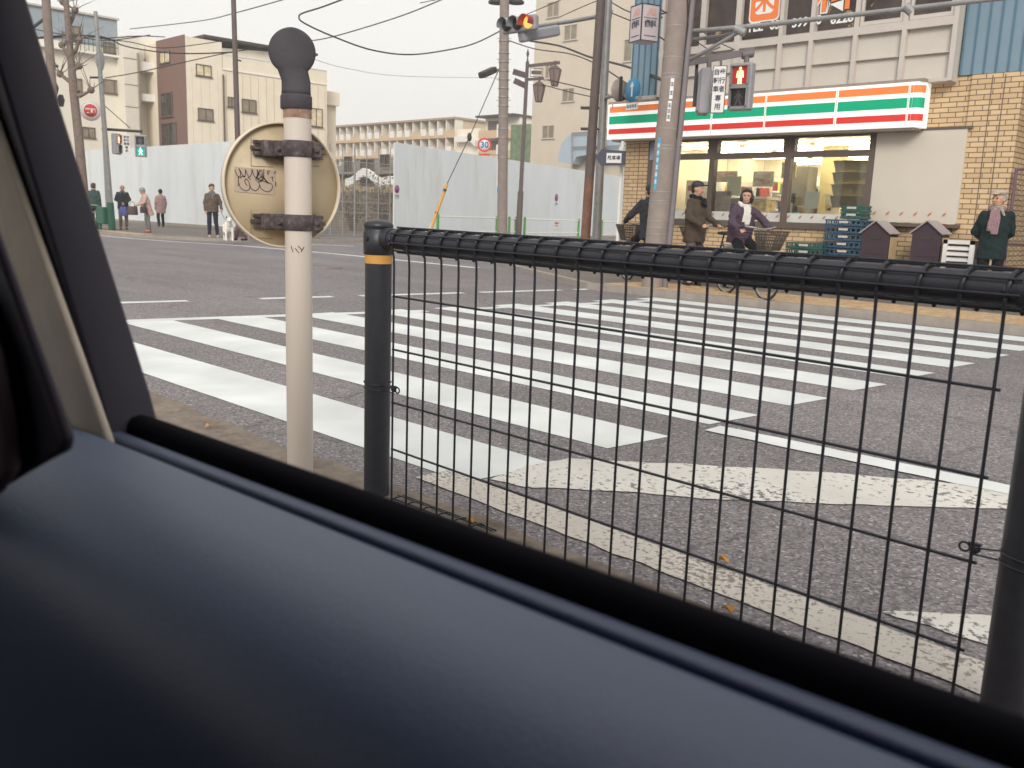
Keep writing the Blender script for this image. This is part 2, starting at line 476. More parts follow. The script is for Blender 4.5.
# far left corner pavement
kl = [(-140, 12.3), (-33, 12.3), (-30.6, 12.5), (-28.6, 13.1), (-27.2, 14.2), (-26.6, 16), (-26.6, 18.5), (-27, 21)]
def off(p, d): q = V((p[0], p[1], 0)) + D2 * d; return (q.x, q.y)
kl2 = kl + [off(kl[-1], 75)]
pv = kl2 + [off((-29.9, 23), 76), (-140, 95)]
sheet(.1, [(p[0] - .15 if i > 4 else p[0], p[1] + (.15 if i < 6 else 0)) for i, p in enumerate(kl2)] + [off((-40, 23), 76), (-140, 95)], 'pavement_left', M_pave, .15)
def kerb(name, pts, h=.105, wd=.15):
    mb = MB(); n = len(pts)
    P = [V((p[0], p[1], 0)) for p in pts]; inner = []
    for i in range(n):
        d = (P[min(i + 1, n - 1)] - P[max(i - 1, 0)]).normalized(); inner.append(P[i] + V((-d.y, d.x, 0)) * wd)
    for i in range(n - 1):
        mb.prism([P[i] + V((0, 0, -.05)), P[i + 1] + V((0, 0, -.05)), inner[i + 1] + V((0, 0, -.05)), inner[i] + V((0, 0, -.05))], (0, 0, h + .05))
    return struct(name, mb, M_kerb)
kerb('kerb_left', kl2)
# right corner pavement
kr = [(60, 11.45), (-9.5, 11.45), (-11.2, 12.4), (-13.4, 13.7), (-15.2, 14.9), (-16.1, 16.1), (-16.4, 18), (-16.6, 20)]
kr2 = kr + [off(kr[-1], 75)]
kerb('kerb_right', kr2[::-1])
inn = [(60, 11.58), (-9.4, 11.58), (-11.1, 12.52), (-13.3, 13.83), (-15.1, 15), (-15.97, 16.15), (-16.27, 18.02), (-16.47, 20)]
sheet(.1, inn + [off(inn[-1], 75), (60, 95)], 'pavement_right', M_pave, .15)
M_tac = mat('tactile_yellow', (.46, .33, .20), rough=.8, var=.2, scale=5, bump=.4, bscale=25)
M_pbrick = mat('paving_block', (.30, .21, .16), rough=.85, var=.2, scale=6)
mb = MB()
for i in range(0, 42):
    x = -9.2 + i * .302
    mb.box((x, 12.3, .103), (.292, 1.25, .012))
    for k in range(4): mb.box((x, 11.85 + k * .3, .113), (.2, .035, .01))
struct('tactile_paving', mb, M_tac)
mb = MB()
for i in range(12): mb.box((-34 + i * .35, 13.0, .104), (.33, .6, .012))
struct('tactile_paving_far', mb, M_tac)

# road paint
def paint(name, px, mt, z=.006):
    P = [g(a, b, z) for a, b in px]
    return struct(name, MB().poly(P), mt)
XL = lambda y: -8.74 + (y - 3.6) * .09
for k in range(10):
    y1 = 3.1 + .912 * k; y0 = y1 - (.53 if k == 0 else .48)
    mb = MB(); xs0, xs1 = XL((y0 + y1) / 2), -2.77 + .02 * k
    N = 40; top = []; bot = []
    for i in range(N + 1):
        x = xs0 + (xs1 - xs0) * i / N
        bot.append(V((x, y0 + .006 * pnoise(V((x * 9, k, 0))), .0032))); top.append(V((x + (.05 if i == N else 0), y1 + .006 * pnoise(V((x * 9, k + 40, 0))), .003)))
    mb.add(bot + top, [(i, i + 1, N + 2 + i, N + 1 + i) for i in range(N)])
    struct('crosswalk_stripe', mb, M_white)
def rough_poly(pts, z, amp=.009, step=.06):
    Q = []; n = len(pts)
    for i in range(n):
        p, q = V(pts[i]), V(pts[(i + 1) % n]); L = (q - p).length; k = max(1, int(L / step)); d = (q - p).normalized(); nn_ = V((-d.y, d.x, 0))
        for j in range(k):
            t = p + d * L * j / k; Q.append(V((t.x, t.y, z)) + nn_ * (amp * pnoise(V((t.x * 8, t.y * 8, 0))) * 1.6 if j else 0))
    return Q
def tri_sheet(name, pts, mt):
    bm = bmesh.new(); f = bm.faces.new([bm.verts.new(p) for p in pts]); bmesh.ops.triangulate(bm, faces=[f]); bm.verts.index_update()
    mb = MB(); mb.add([v.co.copy() for v in bm.verts], [[v.index for v in f.verts] for f in bm.faces]); bm.free()
    return struct(name, mb, mt)
def strip(name, a, b, wd, mt, z=.0035):
    a = V((a[0], a[1], z)); b = V((b[0], b[1], z)); d = (b - a).normalized(); n = V((-d.y, d.x, 0)) * wd / 2
    return tri_sheet(name, rough_poly([a - n, b - n, b + n, a + n], z), mt)
def paint(name, px, mt, z=.0045):
    return tri_sheet(name, rough_poly([g(a, b, 0) for a, b in px], z, .014, .04), mt)
strip('crossing_edge_line', (-8.95, 3.0), (-8.2, 6.9), .2, M_line)
strip('crossing_edge_line', (-8.15, 7.3), (-7.7, 11.3), .16, M_line)
for a, b in ((3.9, 5.0), (5.9, 6.9), (7.3, 9.0), (9.3, 10.9), (11.2, 12.2)):
    f = lambda y: -10.5 + (y - 4.1) * .13
    strip('bicycle_crossing_line', (f(a), a), (f(b), b), .17, M_line)
pl = [(-40, 12.05), (-31.5, 12.05), (-28.9, 12.2), (-26.7, 12.6), (-24.2, 13.45), (-20, 13.7), (-14.4, 13.55)]
for i in range(len(pl) - 1): strip('road_edge_line', pl[i], pl[i + 1], .16 + (.012 * i), M_line)
strip('road_edge_line', (-25.9, 15.8), (-24.2, 17.3), .2, M_line)
strip('stop_line', (-2.66, 4.37), (4, 4.58), .17, M_white, .0065)
paint('bicycle_lane_patch', [(490, 480), (530, 466), (568, 459), (663, 464), (780, 470), (860, 476), (1040, 491), (1040, 511), (812, 504), (712, 500), (637, 493), (525, 488)], M_worn, .0048)
paint('painted_arrow', [(882, 613), (935, 614), (1040, 619), (1040, 672), (985, 645), (930, 627)], M_worn, .0048)
strip('roadside_line', (-2.95, 2.535), (3, 2.30), .185, M_edge, .0058)
M_iron = sm('cast_iron', (120, 112, 108), rough=.6, var=.15, scale=20)
mb = MB(); c = g(324, 268, 0); mb.lathe((c.x, c.y, .001), [(.36, 0), (.36, .008), (.3, .008), (.3, .012), (.02, .012)], 28)
tag(mb.build('manhole_cover', M_iron), 'round iron manhole cover in the road behind the white sign post', 'manhole cover')
M_leaf = mat('dry_leaf', (.55, .28, .08), rough=.7, var=.2)
leaves = [((208, 427), 'yellow fallen leaf on the gutter left of the white sign post'), ((470, 522), 'orange brown leaf caught at the foot of the railing'), ((723, 560), 'tiny orange leaf on the asphalt behind the railing mesh'), ((728, 610), 'pale leaf scrap beside the white roadside line')]
for (px, lb) in leaves:
    c = g(px[0], px[1], .04 if px[0] < 500 else .012); a = random.random() * 6
    mb = MB(); N = 10; s_ = .02
    rim = [c + V((math.cos(t + a) * s_ * (1 + .3 * math.sin(3 * t)), math.sin(t + a) * s_ * .6, .006 + .01 * math.sin(t * 2))) for t in [2 * math.pi * i / N for i in range(N)]]
    mb.prism(rim, (0, 0, .002)); mb.tube([rim[0], rim[0] + V((.02, .01, .003))], .0012, 5)
    tag(mb.build('fallen_leaf', M_leaf), lb, 'leaf', 'fallen leaves by the roadside')
M_grass = mat('weed_green', (.09, .10, .03), rough=.9, var=.3)
mb = MB()
for i in range(500):
    x = random.uniform(-14.2, -11.4); y = 14.6 + (-(x + 11.4)) * .35 + random.uniform(-.35, .35)
    h = random.uniform(.02, .07); a = random.random() * 3.1; d = V((math.cos(a), math.sin(a), 0)) * .012
    mb.add([V((x, y, .1)) - d, V((x, y, .1)) + d, V((x + random.uniform(-.03, .03), y, .1 + h))], [(0, 1, 2)])
tag(mb.build('weeds', M_grass), 'low weeds in the pavement corner by the brown pole', 'weeds', kind='stuff')

# ------------------------------------------------------------------ the railing beside the car
def yF(x): return 2.125 + .043 * (x + 2.71)
root = thing('guard_railing', 'black railing of welded wire mesh with round top rail, right outside the car window', 'railing', (-2.81, 2.12, .03))
FD = V((1, .043, 0)).normalized(); FN = V((-.043, 1, 0)).normalized()
fz = 1.047
def fzx(x): return 1.047 - .020 * (x + 2.8) / 2.3
def post(px_, capr=True):
    b = V((px_, yF(px_), .0))
    mb = MB(); mb.lathe(b, [(.051, 0), (.051, .985)], 28)
    p = mb.build('post', M_black, root)
    mb = MB(); mb.lathe(b, [(.054, .985), (.0575, .988), (.0575, 1.07), (.054, 1.073), (.053, 1.085), (.056, 1.09), (.056, 1.098), (.048, 1.108), (.028, 1.115), (.004, 1.118)], 28)
    mb.cyl(b + V((0, 0, fz)) - FN * .064, b + V((0, 0, fz)) + FN * .064, .01, n=10)
    mb.build('post_cap', M_black, root)
    mb = MB(); mb.lathe(b, [(.0525, .952), (.0525, .985)], 28)
    mb.build('reflective_band', M_yel, root)
    return b
pL = post(-2.808); pR = post(-.514)
mb = MB()
a = pL + V((0, 0, fz)); b = pR + V((0, 0, fzx(pR.x)))
mb.cyl(a, b, .0372, n=28)
for q, s in ((pL, 1), (pR, -1)):
    c0 = q + V((0, 0, fzx(q.x)))
    mb.cyl(c0 + FD * s * .05, c0 + FD * s * .085, .042, .040, n=24)
    mb.cyl(c0 + FD * s * .08, c0 + FD * s * .105, .031, .029, n=24)
rail = mb.build('top_rail', M_black, root)
mb = MB()
for q, s in ((pL, 1), (pR, -1)):
    c0 = q + V((0, 0, fzx(q.x))) + FD * s * .105
    mb.ell(c0 - FN * .037, (.011, .007, .011)); mb.ell(c0 - FN * .037 + V((0, 0, -.02)), (.006, .006, .006))
build_each(mb, 'bolt', M_black, rail)
# mesh panel : verticals hooked round the rail
NW = 24; x0, x1 = -2.682, -.618; rw = .0042
def WX(i): u = i / (NW - 1); return x0 + (x1 - x0) * (u + .055 * u * (u - 1))
mb = MB()
for i in range(NW):
    x = WX(i); c = V((x, yF(x), fzx(x))); R = .0430
    pts = [V((x, yF(x) - .028, .035)), V((x, yF(x) - .028, .3 )), V((x, yF(x) - .028, .7)), V((x, yF(x) - .028, .94)), V((x, yF(x) - .030, .985)), V((x, yF(x) - .038, fzx(x) - .034))]
    for k in range(14):
        t = R_(-150 - k * 22)
        pts.append(c + FD * (.002 * k) + FN * (math.cos(t) * R) + V((0, 0, math.sin(t) * R)))
    pts.append(c + FD * .024 + FN * .02 + V((0, 0, -.055)))
    mb.tube(pts, [rw] * 6 + [.0052] * (len(pts) - 6), 7)
for zz, zr_ in ((.836, .803), (.634, .598), (.428, .392), (.244, .172)):
    mb.cyl(V((x0 - .012, yF(x0 - .012) - .022, zz)), V((x1 + .012, yF(x1 + .012) - .022, zr_)), rw, n=7)
for k, (an, rr) in enumerate(((100, .044), (150, .045), (193, .045), (238, .044), (262, .044), (60, .044), (300, .044))):
    t = R_(an); rr += .003; o_ = FN * (math.cos(t) * rr) + V((0, 0, math.sin(t) * rr))
    mb.cyl(V((x0 - .01, yF(x0 - .01), fzx(x0))) + o_, V((x1 + .03, yF(x1 + .03), fzx(x1))) + o_, .0034, n=6)
for k, (dy, zz) in enumerate(((-.018, .045), (.012, .05), (.036, .045))):
    mb.cyl(V((x0 - .01, yF(x0) + dy, zz)), V((x0 + .5, yF(x0 + .5) + dy, zz - .01)), .003, n=6)
for i in range(6):
    x = WX(i); y = yF(x); c = V((x, y - .028, .042))
    mb.tube([c, c + V((.004, .02, .006)), c + V((.01, .045, .008)), c + V((.016, .06, .0))], .0035, 6)
mb.build('mesh_panel', M_wire, root)
def tie(q, s, zz):
    mb = MB(); c = q + V((0, 0, zz))
    for dz in (0, .022):
        ring = [c + V((math.cos(t) * .0535, math.sin(t) * .0535, dz + .003 * math.sin(t * 2))) for t in [2 * math.pi * k / 24 for k in range(24)]]
        mb.tube(ring, .0022, 6, closed=True)
        mb.cyl(c + FD * s * .05 + V((0, -.012, dz)), c + FD * s * .108 + V((0, -.012, dz * .7 - .002)), .0022, n=6)
    e = c + FD * s * .105 + V((0, -.006, .01))
    mb.ell(e, (.014, .009, .012)); mb.box(e + V((0, .0, .012)), (.03, .012, .006), bev=.002)
    e2 = e + FD * s * .022
    mb.tube([e2 + V((math.cos(t) * .012, 0, math.sin(t) * .011)) for t in [2 * math.pi * k / 12 for k in range(12)]], .003, 6, closed=True)
    mb.build('wire_tie', M_black, root)
tie(pL, 1, .465); tie(pR, -1, .41)

# ------------------------------------------------------------------ sign post seen from behind
M_spost = mat('off_white_post_paint', (.62, .55, .49), rough=.45, var=.08, scale=4, dirt=((.26, .17, .12), 3.0, .62, .8), stretch=(1, 1, .2), bump=.06, bscale=30)
M_disc = mat('sign_back_cream', (.54, .44, .30), rough=.5, var=.1, scale=3, dirt=((.26, .20, .15), 2.6, .55, .85))
M_rim = mat('sign_rim', (.66, .58, .46), rough=.4, var=.08, scale=5)
M_brk = mat('weathered_bracket', (.085, .068, .072), rough=.75, var=.55, scale=30, bump=.4, bscale=60, dirt=((.26, .22, .20), 30, .55, .75))
M_rub = mat('grey_rubber_cap', (.052, .048, .058), rough=.7, var=.22, scale=7, bump=.15, bscale=120)
sp = V((-3.16, 1.99, 0))
root = thing('road_sign', 'back of a round cream road sign on white post, with grey cap and graffiti sticker', 'road sign', (sp.x, sp.y, .03))
vd = V((sp.x, sp.y, 0)).normalized(); vr = V((-vd.y, vd.x, 0)) * -1     # view direction, screen right
r = .053
mb = MB(); mb.lathe(sp, [(r, .0), (r, 1.56)], 32); pole = mb.build('post', M_spost, root)
mb = MB(); mb.lathe(sp, [(r + .0015, 1.492), (r + .0015, 1.535)], 32); mb.build('rust_band', mat('rust_band', (.30, .19, .14), rough=.8, var=.4, scale=20, dirt=((.5, .42, .36), 12, .55, .7)), root)
# lollipop cap
zc = onY(290, 53.5, 1.99).z; ctr = V((sp.x, sp.y, 0)) - vr * .004
mb = MB()
mb.lathe(ctr, [(.058, 1.525), (.0605, 1.53), (.0605, 1.572), (.058, 1.577), (.055, 1.58)], 32)
A = axes(vr, (0, 0, 1))
zt = zc; Rr = .089
rings = []
for z, hw, th in ((1.575, .056, .05), (1.60, .0545, .038), (1.63, .0545, .026)): q_ = ctr; rings.append((V((q_.x, q_.y, z)), hw, th, A))
for k in range(0, 21):
    t = R_(-50 + k * 140 / 20.0); z = zt + math.sin(t) * Rr; u_ = max(0, min(1, (z - 1.625) / .06)); q_ = ctr - vr * .014 * u_ * u_ * (3 - 2 * u_)
    rings.append((V((q_.x, q_.y, z)), max(.002, math.cos(t) * Rr), max(.002, min(.018, math.cos(t) * .09)), A))
mb.loft(rings, 32)
mb.build('reflector_cap', M_rub, root)
# disc : normal points away, yawed
yaw = R_(23); nv = (vd * math.cos(yaw) - vr * math.sin(yaw)).normalized()
dr = V((-nv.y, nv.x, 0)) * -1
DC = V((sp.x, sp.y, 0)) + nv * .085; 
pc = onY(281.5, 186, DC.y); DC = V((DC.x, DC.y, pc.z)) 
# shift sideways so the disc sits where the photo shows it
want = onY(281.5, 186, DC.y); DC += dr * (want - DC).dot(vr) * .9
RD = .246
A = Matrix((dr, V((0, 0, 1)), dr.cross(V((0, 0, 1))))).transposed()
if (A @ V((0, 0, 1))).dot(nv) > 0: A = Matrix((-dr, V((0, 0, 1)), (-dr).cross(V((0, 0, 1))))).transposed()
zax = A @ V((0, 0, 1))     # towards the viewer
mb = MB(); mb.lathe(DC, [(RD - .008, -.003), (RD - .008, .0), (.001, .0)], 64, A); disc = mb.build('sign_face', M_disc, root)
mb = MB()
prof = [(RD, -.012), (RD, .014), (RD - .002, .016), (RD - .008, .016), (RD - .009, .0005), (RD - .009, -.012)]
vs = []; nn = 72
for rr_, zz in prof:
    for k in range(nn):
        t = 2 * math.pi * k / nn; vs.append(DC + A @ V((rr_ * math.cos(t), rr_ * math.sin(t), zz)))
fs = [((i % len(prof)) * nn + k, (i % len(prof)) * nn + (k + 1) % nn, ((i + 1) % len(prof)) * nn + (k + 1) % nn, ((i + 1) % len(prof)) * nn + k) for i in range(len(prof)) for k in range(nn)]
mb.add(vs, fs, True); mb.build('sign_rim', M_rim, disc)
AX = A @ V((1, 0, 0))
if AX.dot(vr) < 0: AX = -AX
UP = V((0, 0, 1))
def dpt(px, py, o_=.0):      # point on the disc's back along a sight line
    d = ray(px, py); t = (DC + zax * o_ - CAM).dot(zax) / d.dot(zax); return CAM + d * t
for (py, pyb) in ((150, 150), (222, 222)):
    cz = dpt(290, py)
    mb = MB()
    cc = V((sp.x, sp.y, cz.z))
    h = .062
    # ribbed channel on the disc
    for k, (dz) in enumerate((-.022, 0, .022)):
        p0 = dpt(253, py, .012); p1 = dpt(323, py, .012)
        mb.box((p0 + p1) / 2 + UP * dz, ((p1 - p0).length + (.02 if k == 1 else 0), .010, .014), axes(AX, UP), bev=.002)
    p0 = dpt(262, py, .03); p1 = dpt(314, py, .03)
    mb.box((p0 + p1) / 2, ((p1 - p0).length, .05, h), axes(AX, UP), bev=.004)
    # strap round the post
    vs = [(r + .004, -h / 2), (r + .007, -h / 2 + .004), (r + .007, h / 2 - .004), (r + .004, h / 2)]
    mb.lathe(cc, vs, 28)
    for s in (-1, 1):
        mb.box(cc - vr * (-s) * (r + .018) + vd * .01, (.04, .03, h * .95), axes(vr, UP), bev=.004)
        mb.cyl(cc + vr * s * (r + .02) - vd * .012, cc + vr * s * (r + .02) - vd * .02, .009, n=6)
    mb.build('clamp_bracket', M_brk, root)
    mb = MB()
    for a_, b_ in (((251, py + 16), (273, py + 17)), ((251, py - 12), (251, py + 16)), ((313, py + 16), (320, py + 16))):
        mb.cyl(dpt(*a_, .001), dpt(*b_, .001), .0010, n=5)
    build_each(mb, 'stiffener_seam', sm('seam_brown', (140, 112, 80), rough=.8, var=.1), disc)
# sticker with scribble
s0 = [dpt(234.5, 166.5, .002), dpt(276, 170.5, .002), dpt(274, 195, .002), dpt(234.5, 191.5, .002)]
mb = MB(); mb.poly(s0); st = mb.build('graffiti_sticker', mat('sticker_paper', (.50, .40, .32), rough=.6, var=.06), disc)
mb = MB()
def sk(px, py): return dpt(225 + px * 65 / 832.0, 150 + py * 60 / 768.0, .0035)
strokes = [[(125, 255), (150, 310), (185, 350), (200, 300), (178, 235), (215, 300), (245, 345), (262, 300), (260, 250), (285, 305), (312, 345), (340, 300), (345, 245), (365, 310), (395, 355), (415, 300), (412, 250), (440, 320), (470, 340)],
           [(175, 330), (170, 400), (180, 450), (220, 500), (270, 520), (310, 500), (320, 455), (300, 400), (270, 370), (252, 390), (265, 430), (285, 455)],
           [(310, 450), (340, 495), (385, 520), (425, 495), (440, 440), (415, 400), (385, 370)],
           [(440, 440), (470, 500), (540, 535), (590, 510), (608, 465), (590, 430), (540, 410), (500, 360), (495, 245)],
           [(450, 250), (420, 330), (400, 365), (500, 345), (450, 410), (410, 330), (460, 260), (485, 350), (440, 400)],
           [(450, 300), (550, 415)], [(400, 360), (560, 425)], [(195, 360), (230, 330), (260, 345)], [(290, 345), (330, 380)], [(160, 455), (190, 430)],
           [(550, 320), (545, 270), (575, 268)], [(548, 295), (570, 292)], [(590, 350), (620, 345)], [(605, 350), (612, 400)], [(650, 405), (648, 465)], [(625, 300), (650, 275)]]
for s in strokes:
    P = [sk(*p) for p in s]; Q = []
    for i in range(len(P) - 1):
        a_, b_, c_, d_ = P[max(i - 1, 0)], P[i], P[i + 1], P[min(i + 2, len(P) - 1)]
        for k in range(5):
            t = k / 5; Q.append(.5 * ((2 * b_) + (c_ - a_) * t + (2 * a_ - 5 * b_ + 4 * c_ - d_) * t * t + (3 * b_ - a_ - 3 * c_ + d_) * t ** 3))
    Q.append(P[-1]); mb.tube(Q, .0011, 5)
mb.build('scribble', mat('marker_ink', (.02, .018, .02), rough=.6, var=0), st)
mb = MB()
for (a_, b_) in (((291, 246), (293, 252)), ((298, 246), (302, 250)), ((301, 252), (304, 247)), ((295, 248), (299, 253))):
    P = []
    for q in (a_, b_):
        d = ray(*q); hd = V((d.x, d.y, 0)); o2 = V((-sp.x, -sp.y, 0))
        A2 = hd.dot(hd); B2 = 2 * hd.dot(o2); C2 = o2.dot(o2) - (r + .001) ** 2
        t = (-B2 - math.sqrt(max(0, B2 * B2 - 4 * A2 * C2))) / (2 * A2); P.append(CAM + d * t)
    mb.cyl(P[0], P[1], .0015, n=5)
mb.build('scribble', MATS['marker_ink'], pole)

# ------------------------------------------------------------------ the car we sit in
CC = V((-0.998, -0.063, 0)).normalized(); CN = V((-0.063, 0.998, 0)).normalized()
def cw(c, n, z): return CAM + CC * c + CN * n + V((0, 0, z))
def cp(px, py, d):
    r_ = ray(px, py); p = r_ * (d / r_.dot(CN)); return p.dot(CC), p.z
M_vinyl = mat('navy_door_vinyl', (.030, .052, .150), rough=.52, var=.22, scale=260, bump=.16, bscale=420, spec=.8)
M_vinyl.node_tree.nodes['Principled BSDF'].inputs['Sheen Weight'].default_value = .35
M_vinyl.node_tree.nodes['Principled BSDF'].inputs['Sheen Tint'].default_value = (.75, .9, 1, 1)
M_seal = mat('black_weather_strip', (.008, .007, .011), rough=1.0, var=.1, spec=.08)
M_trimb = mat('beige_pillar_trim', (.78, .68, .56), rough=.9, var=.1, scale=12, bump=.3, bscale=500)
M_fr = mat('dark_window_frame', (.032, .026, .044), rough=.6, var=.15)
M_liner = mat('dark_headliner', (.05, .042, .05), rough=.95, var=.1)
M_body = mat('black_car_paint', (.03, .03, .035), rough=.25, var=.05, spec=.6)
car = thing('car', 'dark car seen from inside, navy door panel and beige pillar around the window', 'car', (0, -.4, .03))
def extrude(prof, c0, c1, name, mt, parent=car, closed=True, n=1, bend=None):
    mb = MB(); N = len(prof); vs = []
    for k in range(n + 1):
        c = c0 + (c1 - c0) * k / n
        for (nn_, z) in prof:
            q = cw(c, nn_ + (bend(c, nn_, z) if bend else 0), z); vs.append(q)
    fs = []
    for k in range(n):
        for i in range(N if closed else N - 1): fs.append((k * N + i, k * N + (i + 1) % N, (k + 1) * N + (i + 1) % N, (k + 1) * N + i))
    mb.add(vs, fs, True)
    if closed: mb.add(vs, [list(range(N))[::-1], [n * N + i for i in range(N)]])
    return mb.build(name, mt, parent)
def sm_prof(p, k=5):
    Q = []
    for i in range(len(p) - 1):
        a_, b_, c_, d_ = [V((q[0], q[1], 0)) for q in (p[max(i - 1, 0)], p[i], p[i + 1], p[min(i + 2, len(p) - 1)])]
        for j in range(k):
            t = j / k; q = .5 * ((2 * b_) + (c_ - a_) * t + (2 * a_ - 5 * b_ + 4 * c_ - d_) * t * t + (3 * b_ - a_ - 3 * c_ + d_) * t ** 3); Q.append((q.x, q.y))
    Q.append(p[-1]); return Q
def bendf(c, n, z):       # panel swings inboard towards the pillar end
    t = max(0, c - .95); w_ = max(0, min(1, (.47 - n) / .1)); return -t * t * .5 * w_
panel = sm_prof([(.472, -.285), (.462, -.273), (.452, -.2665), (.437, -.2635), (.41, -.262), (.375, -.263), (.34, -.270), (.305, -.286), (.28, -.31), (.265, -.345), (.257, -.40), (.26, -.5), (.28, -.6), (.30, -.8)])
pc_ = panel + [(.50, -.8), (.50, -.29)]
extrude(pc_, -1.3, 1.75, 'door_panel', M_vinyl, n=30, bend=bendf)
ridge = [(.4965, -.280), (.4955, -.2745), (.491, -.2715), (.484, -.2708), (.4765, -.2715), (.4735, -.2735), (.4735, -.29), (.4965, -.29)]
extrude(ridge, -1.3, 1.12, 'trim_ridge', M_vinyl, n=12)
seal = [(.498, -.290), (.4975, -.272), (.500, -.264), (.507, -.2575), (.520, -.2555), (.530, -.259), (.534, -.268), (.534, -.290)]
extrude(seal, -1.3, 1.35, 'weather_strip', M_seal, n=12)
outer = [(.536, -.29), (.537, -.272), (.55, -.273), (.60, -.33), (.64, -.5), (.62, -.85), (.50, -.9), (.51, -.30)]
extrude(outer, -1.3, 1.75, 'door_skin', M_body)
def slab(poly, n0, n1, name, mt, bev=.008, parent=car):      # poly of (c,z) at n = .5 , rescaled to its own depth
    k = n1 / .5
    bm = bmesh.new(); A_ = [bm.verts.new(cw(c * k, n0, z * k)) for c, z in poly]; B_ = [bm.verts.new(cw(c * k, n1, z * k)) for c, z in poly]
    N = len(poly); bm.faces.new(A_); bm.faces.new(B_[::-1])
    for i in range(N): bm.faces.new((A_[i], B_[i], B_[(i + 1) % N], A_[(i + 1) % N]))
    bmesh.ops.recalc_face_normals(bm, faces=bm.faces[:])
    if bev: bmesh.ops.bevel(bm, geom=bm.edges[:], offset=bev, segments=3, affect='EDGES', profile=.5)
    bm.verts.index_update(); mb = MB(); mb.add([v.co.copy() for v in bm.verts], [[v.index for v in f.verts] for f in bm.faces], True); bm.free()
    return mb.build(name, mt, parent)
def lin(p, q, z): t = (z - p[1]) / (q[1] - p[1]); return (p[0] + (q[0] - p[0]) * t, z)
o0, o1 = cp(161, 423, .5), cp(28, 0, .5); i0, i1 = (1.075, -.287), (1.37, .114); b0, b1 = (1.19, -.322), (1.40, -.056)
slab([(.9, -.30), (.955, -.262), lin(o0, o1, -.215), lin(o0, o1, .60), (1.85, .60), lin(i0, i1, .3), lin(i0, i1, -.33)], .475, .54, 'window_frame', M_fr, .006)
slab([lin(i0, i1, -.34), lin(i0, i1, .55), lin((b0), (b1), .55), lin(b0, b1, -.36)], .462, .473, 'pillar_trim', M_trimb, .004)
slab([cp(*q, .5) for q in ((77, 437), (74, 450), (58, 458), (30, 474), (0, 492), (-80, 530), (-80, 10), (0, 225), (38, 330))], .285, .295, 'seat_belt_cover', M_fr, .004)
slab([cp(*q, .5) for q in ((-80, 250), (-20, 290), (6, 350), (20, 420), (24, 470), (8, 492), (-80, 540))], .262, .275, 'seat_side', mat('maroon_seat_cloth', (.075, .05, .06), rough=.95, var=.2, scale=20), .006)
# unseen cabin shell, added to keep daylight out of the car
mb = MB()
def cbox(mb, c0, c1, n0, n1, z0, z1):
    P = [cw(c, n, z) for c in (c0, c1) for n in (n0, n1) for z in (z0, z1)]
    mb.add(P, [(0, 1, 3, 2), (4, 6, 7, 5), (0, 4, 5, 1), (2, 3, 7, 6), (0, 2, 6, 4), (1, 5, 7, 3)])
cbox(mb, -1.35, 1.9, -.95, .47, .44, .47); mb.build('roof_lining', M_liner, car)
mb = MB(); cbox(mb, -1.35, 1.9, -.95, .60, .475, .50); cbox(mb, -1.35, 1.9, .475, .52, .40, .47); mb.build('roof', M_body, car)
mb = MB(); cbox(mb, -1.35, 1.9, -.95, .5, -.95, -.9); mb.build('floor', M_liner, car)
mb = MB(); cbox(mb, -1.35, 1.9, -1.0, -.96, -.95, -.2); cbox(mb, -1.35, 1.9, -1.0, -.96, .38, .5); cbox(mb, -1.36, .8, -1.0, -.96, -.2, .38); cbox(mb, .8, 1.9, -1.0, -.96, -.2, .0); mb.build('far_door', M_liner, car)  # unseen far side, mostly closed, opening shaped to limit light inside
mb = MB(); cbox(mb, -1.40, -1.36, -1.0, .5, -.95, .47); mb.build('rear_light_block', M_liner, car)  # plain wall added to close the rear against daylight
mb = MB(); cbox(mb, 1.91, 1.95, -1.0, .5, -.95, -.05); mb.build('front_light_block', M_liner, car)  # low wall added at the front, open above to admit light

# ------------------------------------------------------------------ hoardings and gate of the building site
HH = 3.78
root = thing('hoarding', 'pale site hoarding along the far left pavement, behind the waiting pedestrians', 'hoarding', (-50, 20, .1), 0)
mb = MB()
for i in range(46):
    x = -30.6 - .9 * i - .45; mb.box((x, 20.05, HH / 2 + .1), (.892, .05, HH), bev=.004)
mb.build('panel', M_hoard, root)
mb = MB(); mb.box((-51.3, 20.12, HH + .06), (41.4, .05, .06)); mb.box((-51.3, 20.02, .16), (41.4, .1, .12)); mb.build('base_board', M_kerb, root)
h0 = V((-29.75, 23.2, .1))
root = thing('hoarding', 'pale site hoarding receding along the side street behind the green and white rails', 'hoarding', h0, 0)
mb = MB(); D2n = V((-D2.y, D2.x, 0))
DH = (dep(620, 212, 58.5) - h0); DH.z = 0; DH.normalize()
for i in range(48):
    c = h0 + DH * (.45 + .9 * i) + V((0, 0, HH / 2)); mb.box(c, (.892, .05, HH), axes(DH, UP), bev=.004)
mb.build('panel', M_hoard, root)
def onH(px, py, o_=.04):      # on that hoarding
    n = V((DH.y, -DH.x, 0)); d = ray(px, py); t = (h0 + n * o_ - CAM).dot(n) / d.dot(n); return CAM + d * t
HN = V((DH.y, -DH.x, 0)); HR = DH
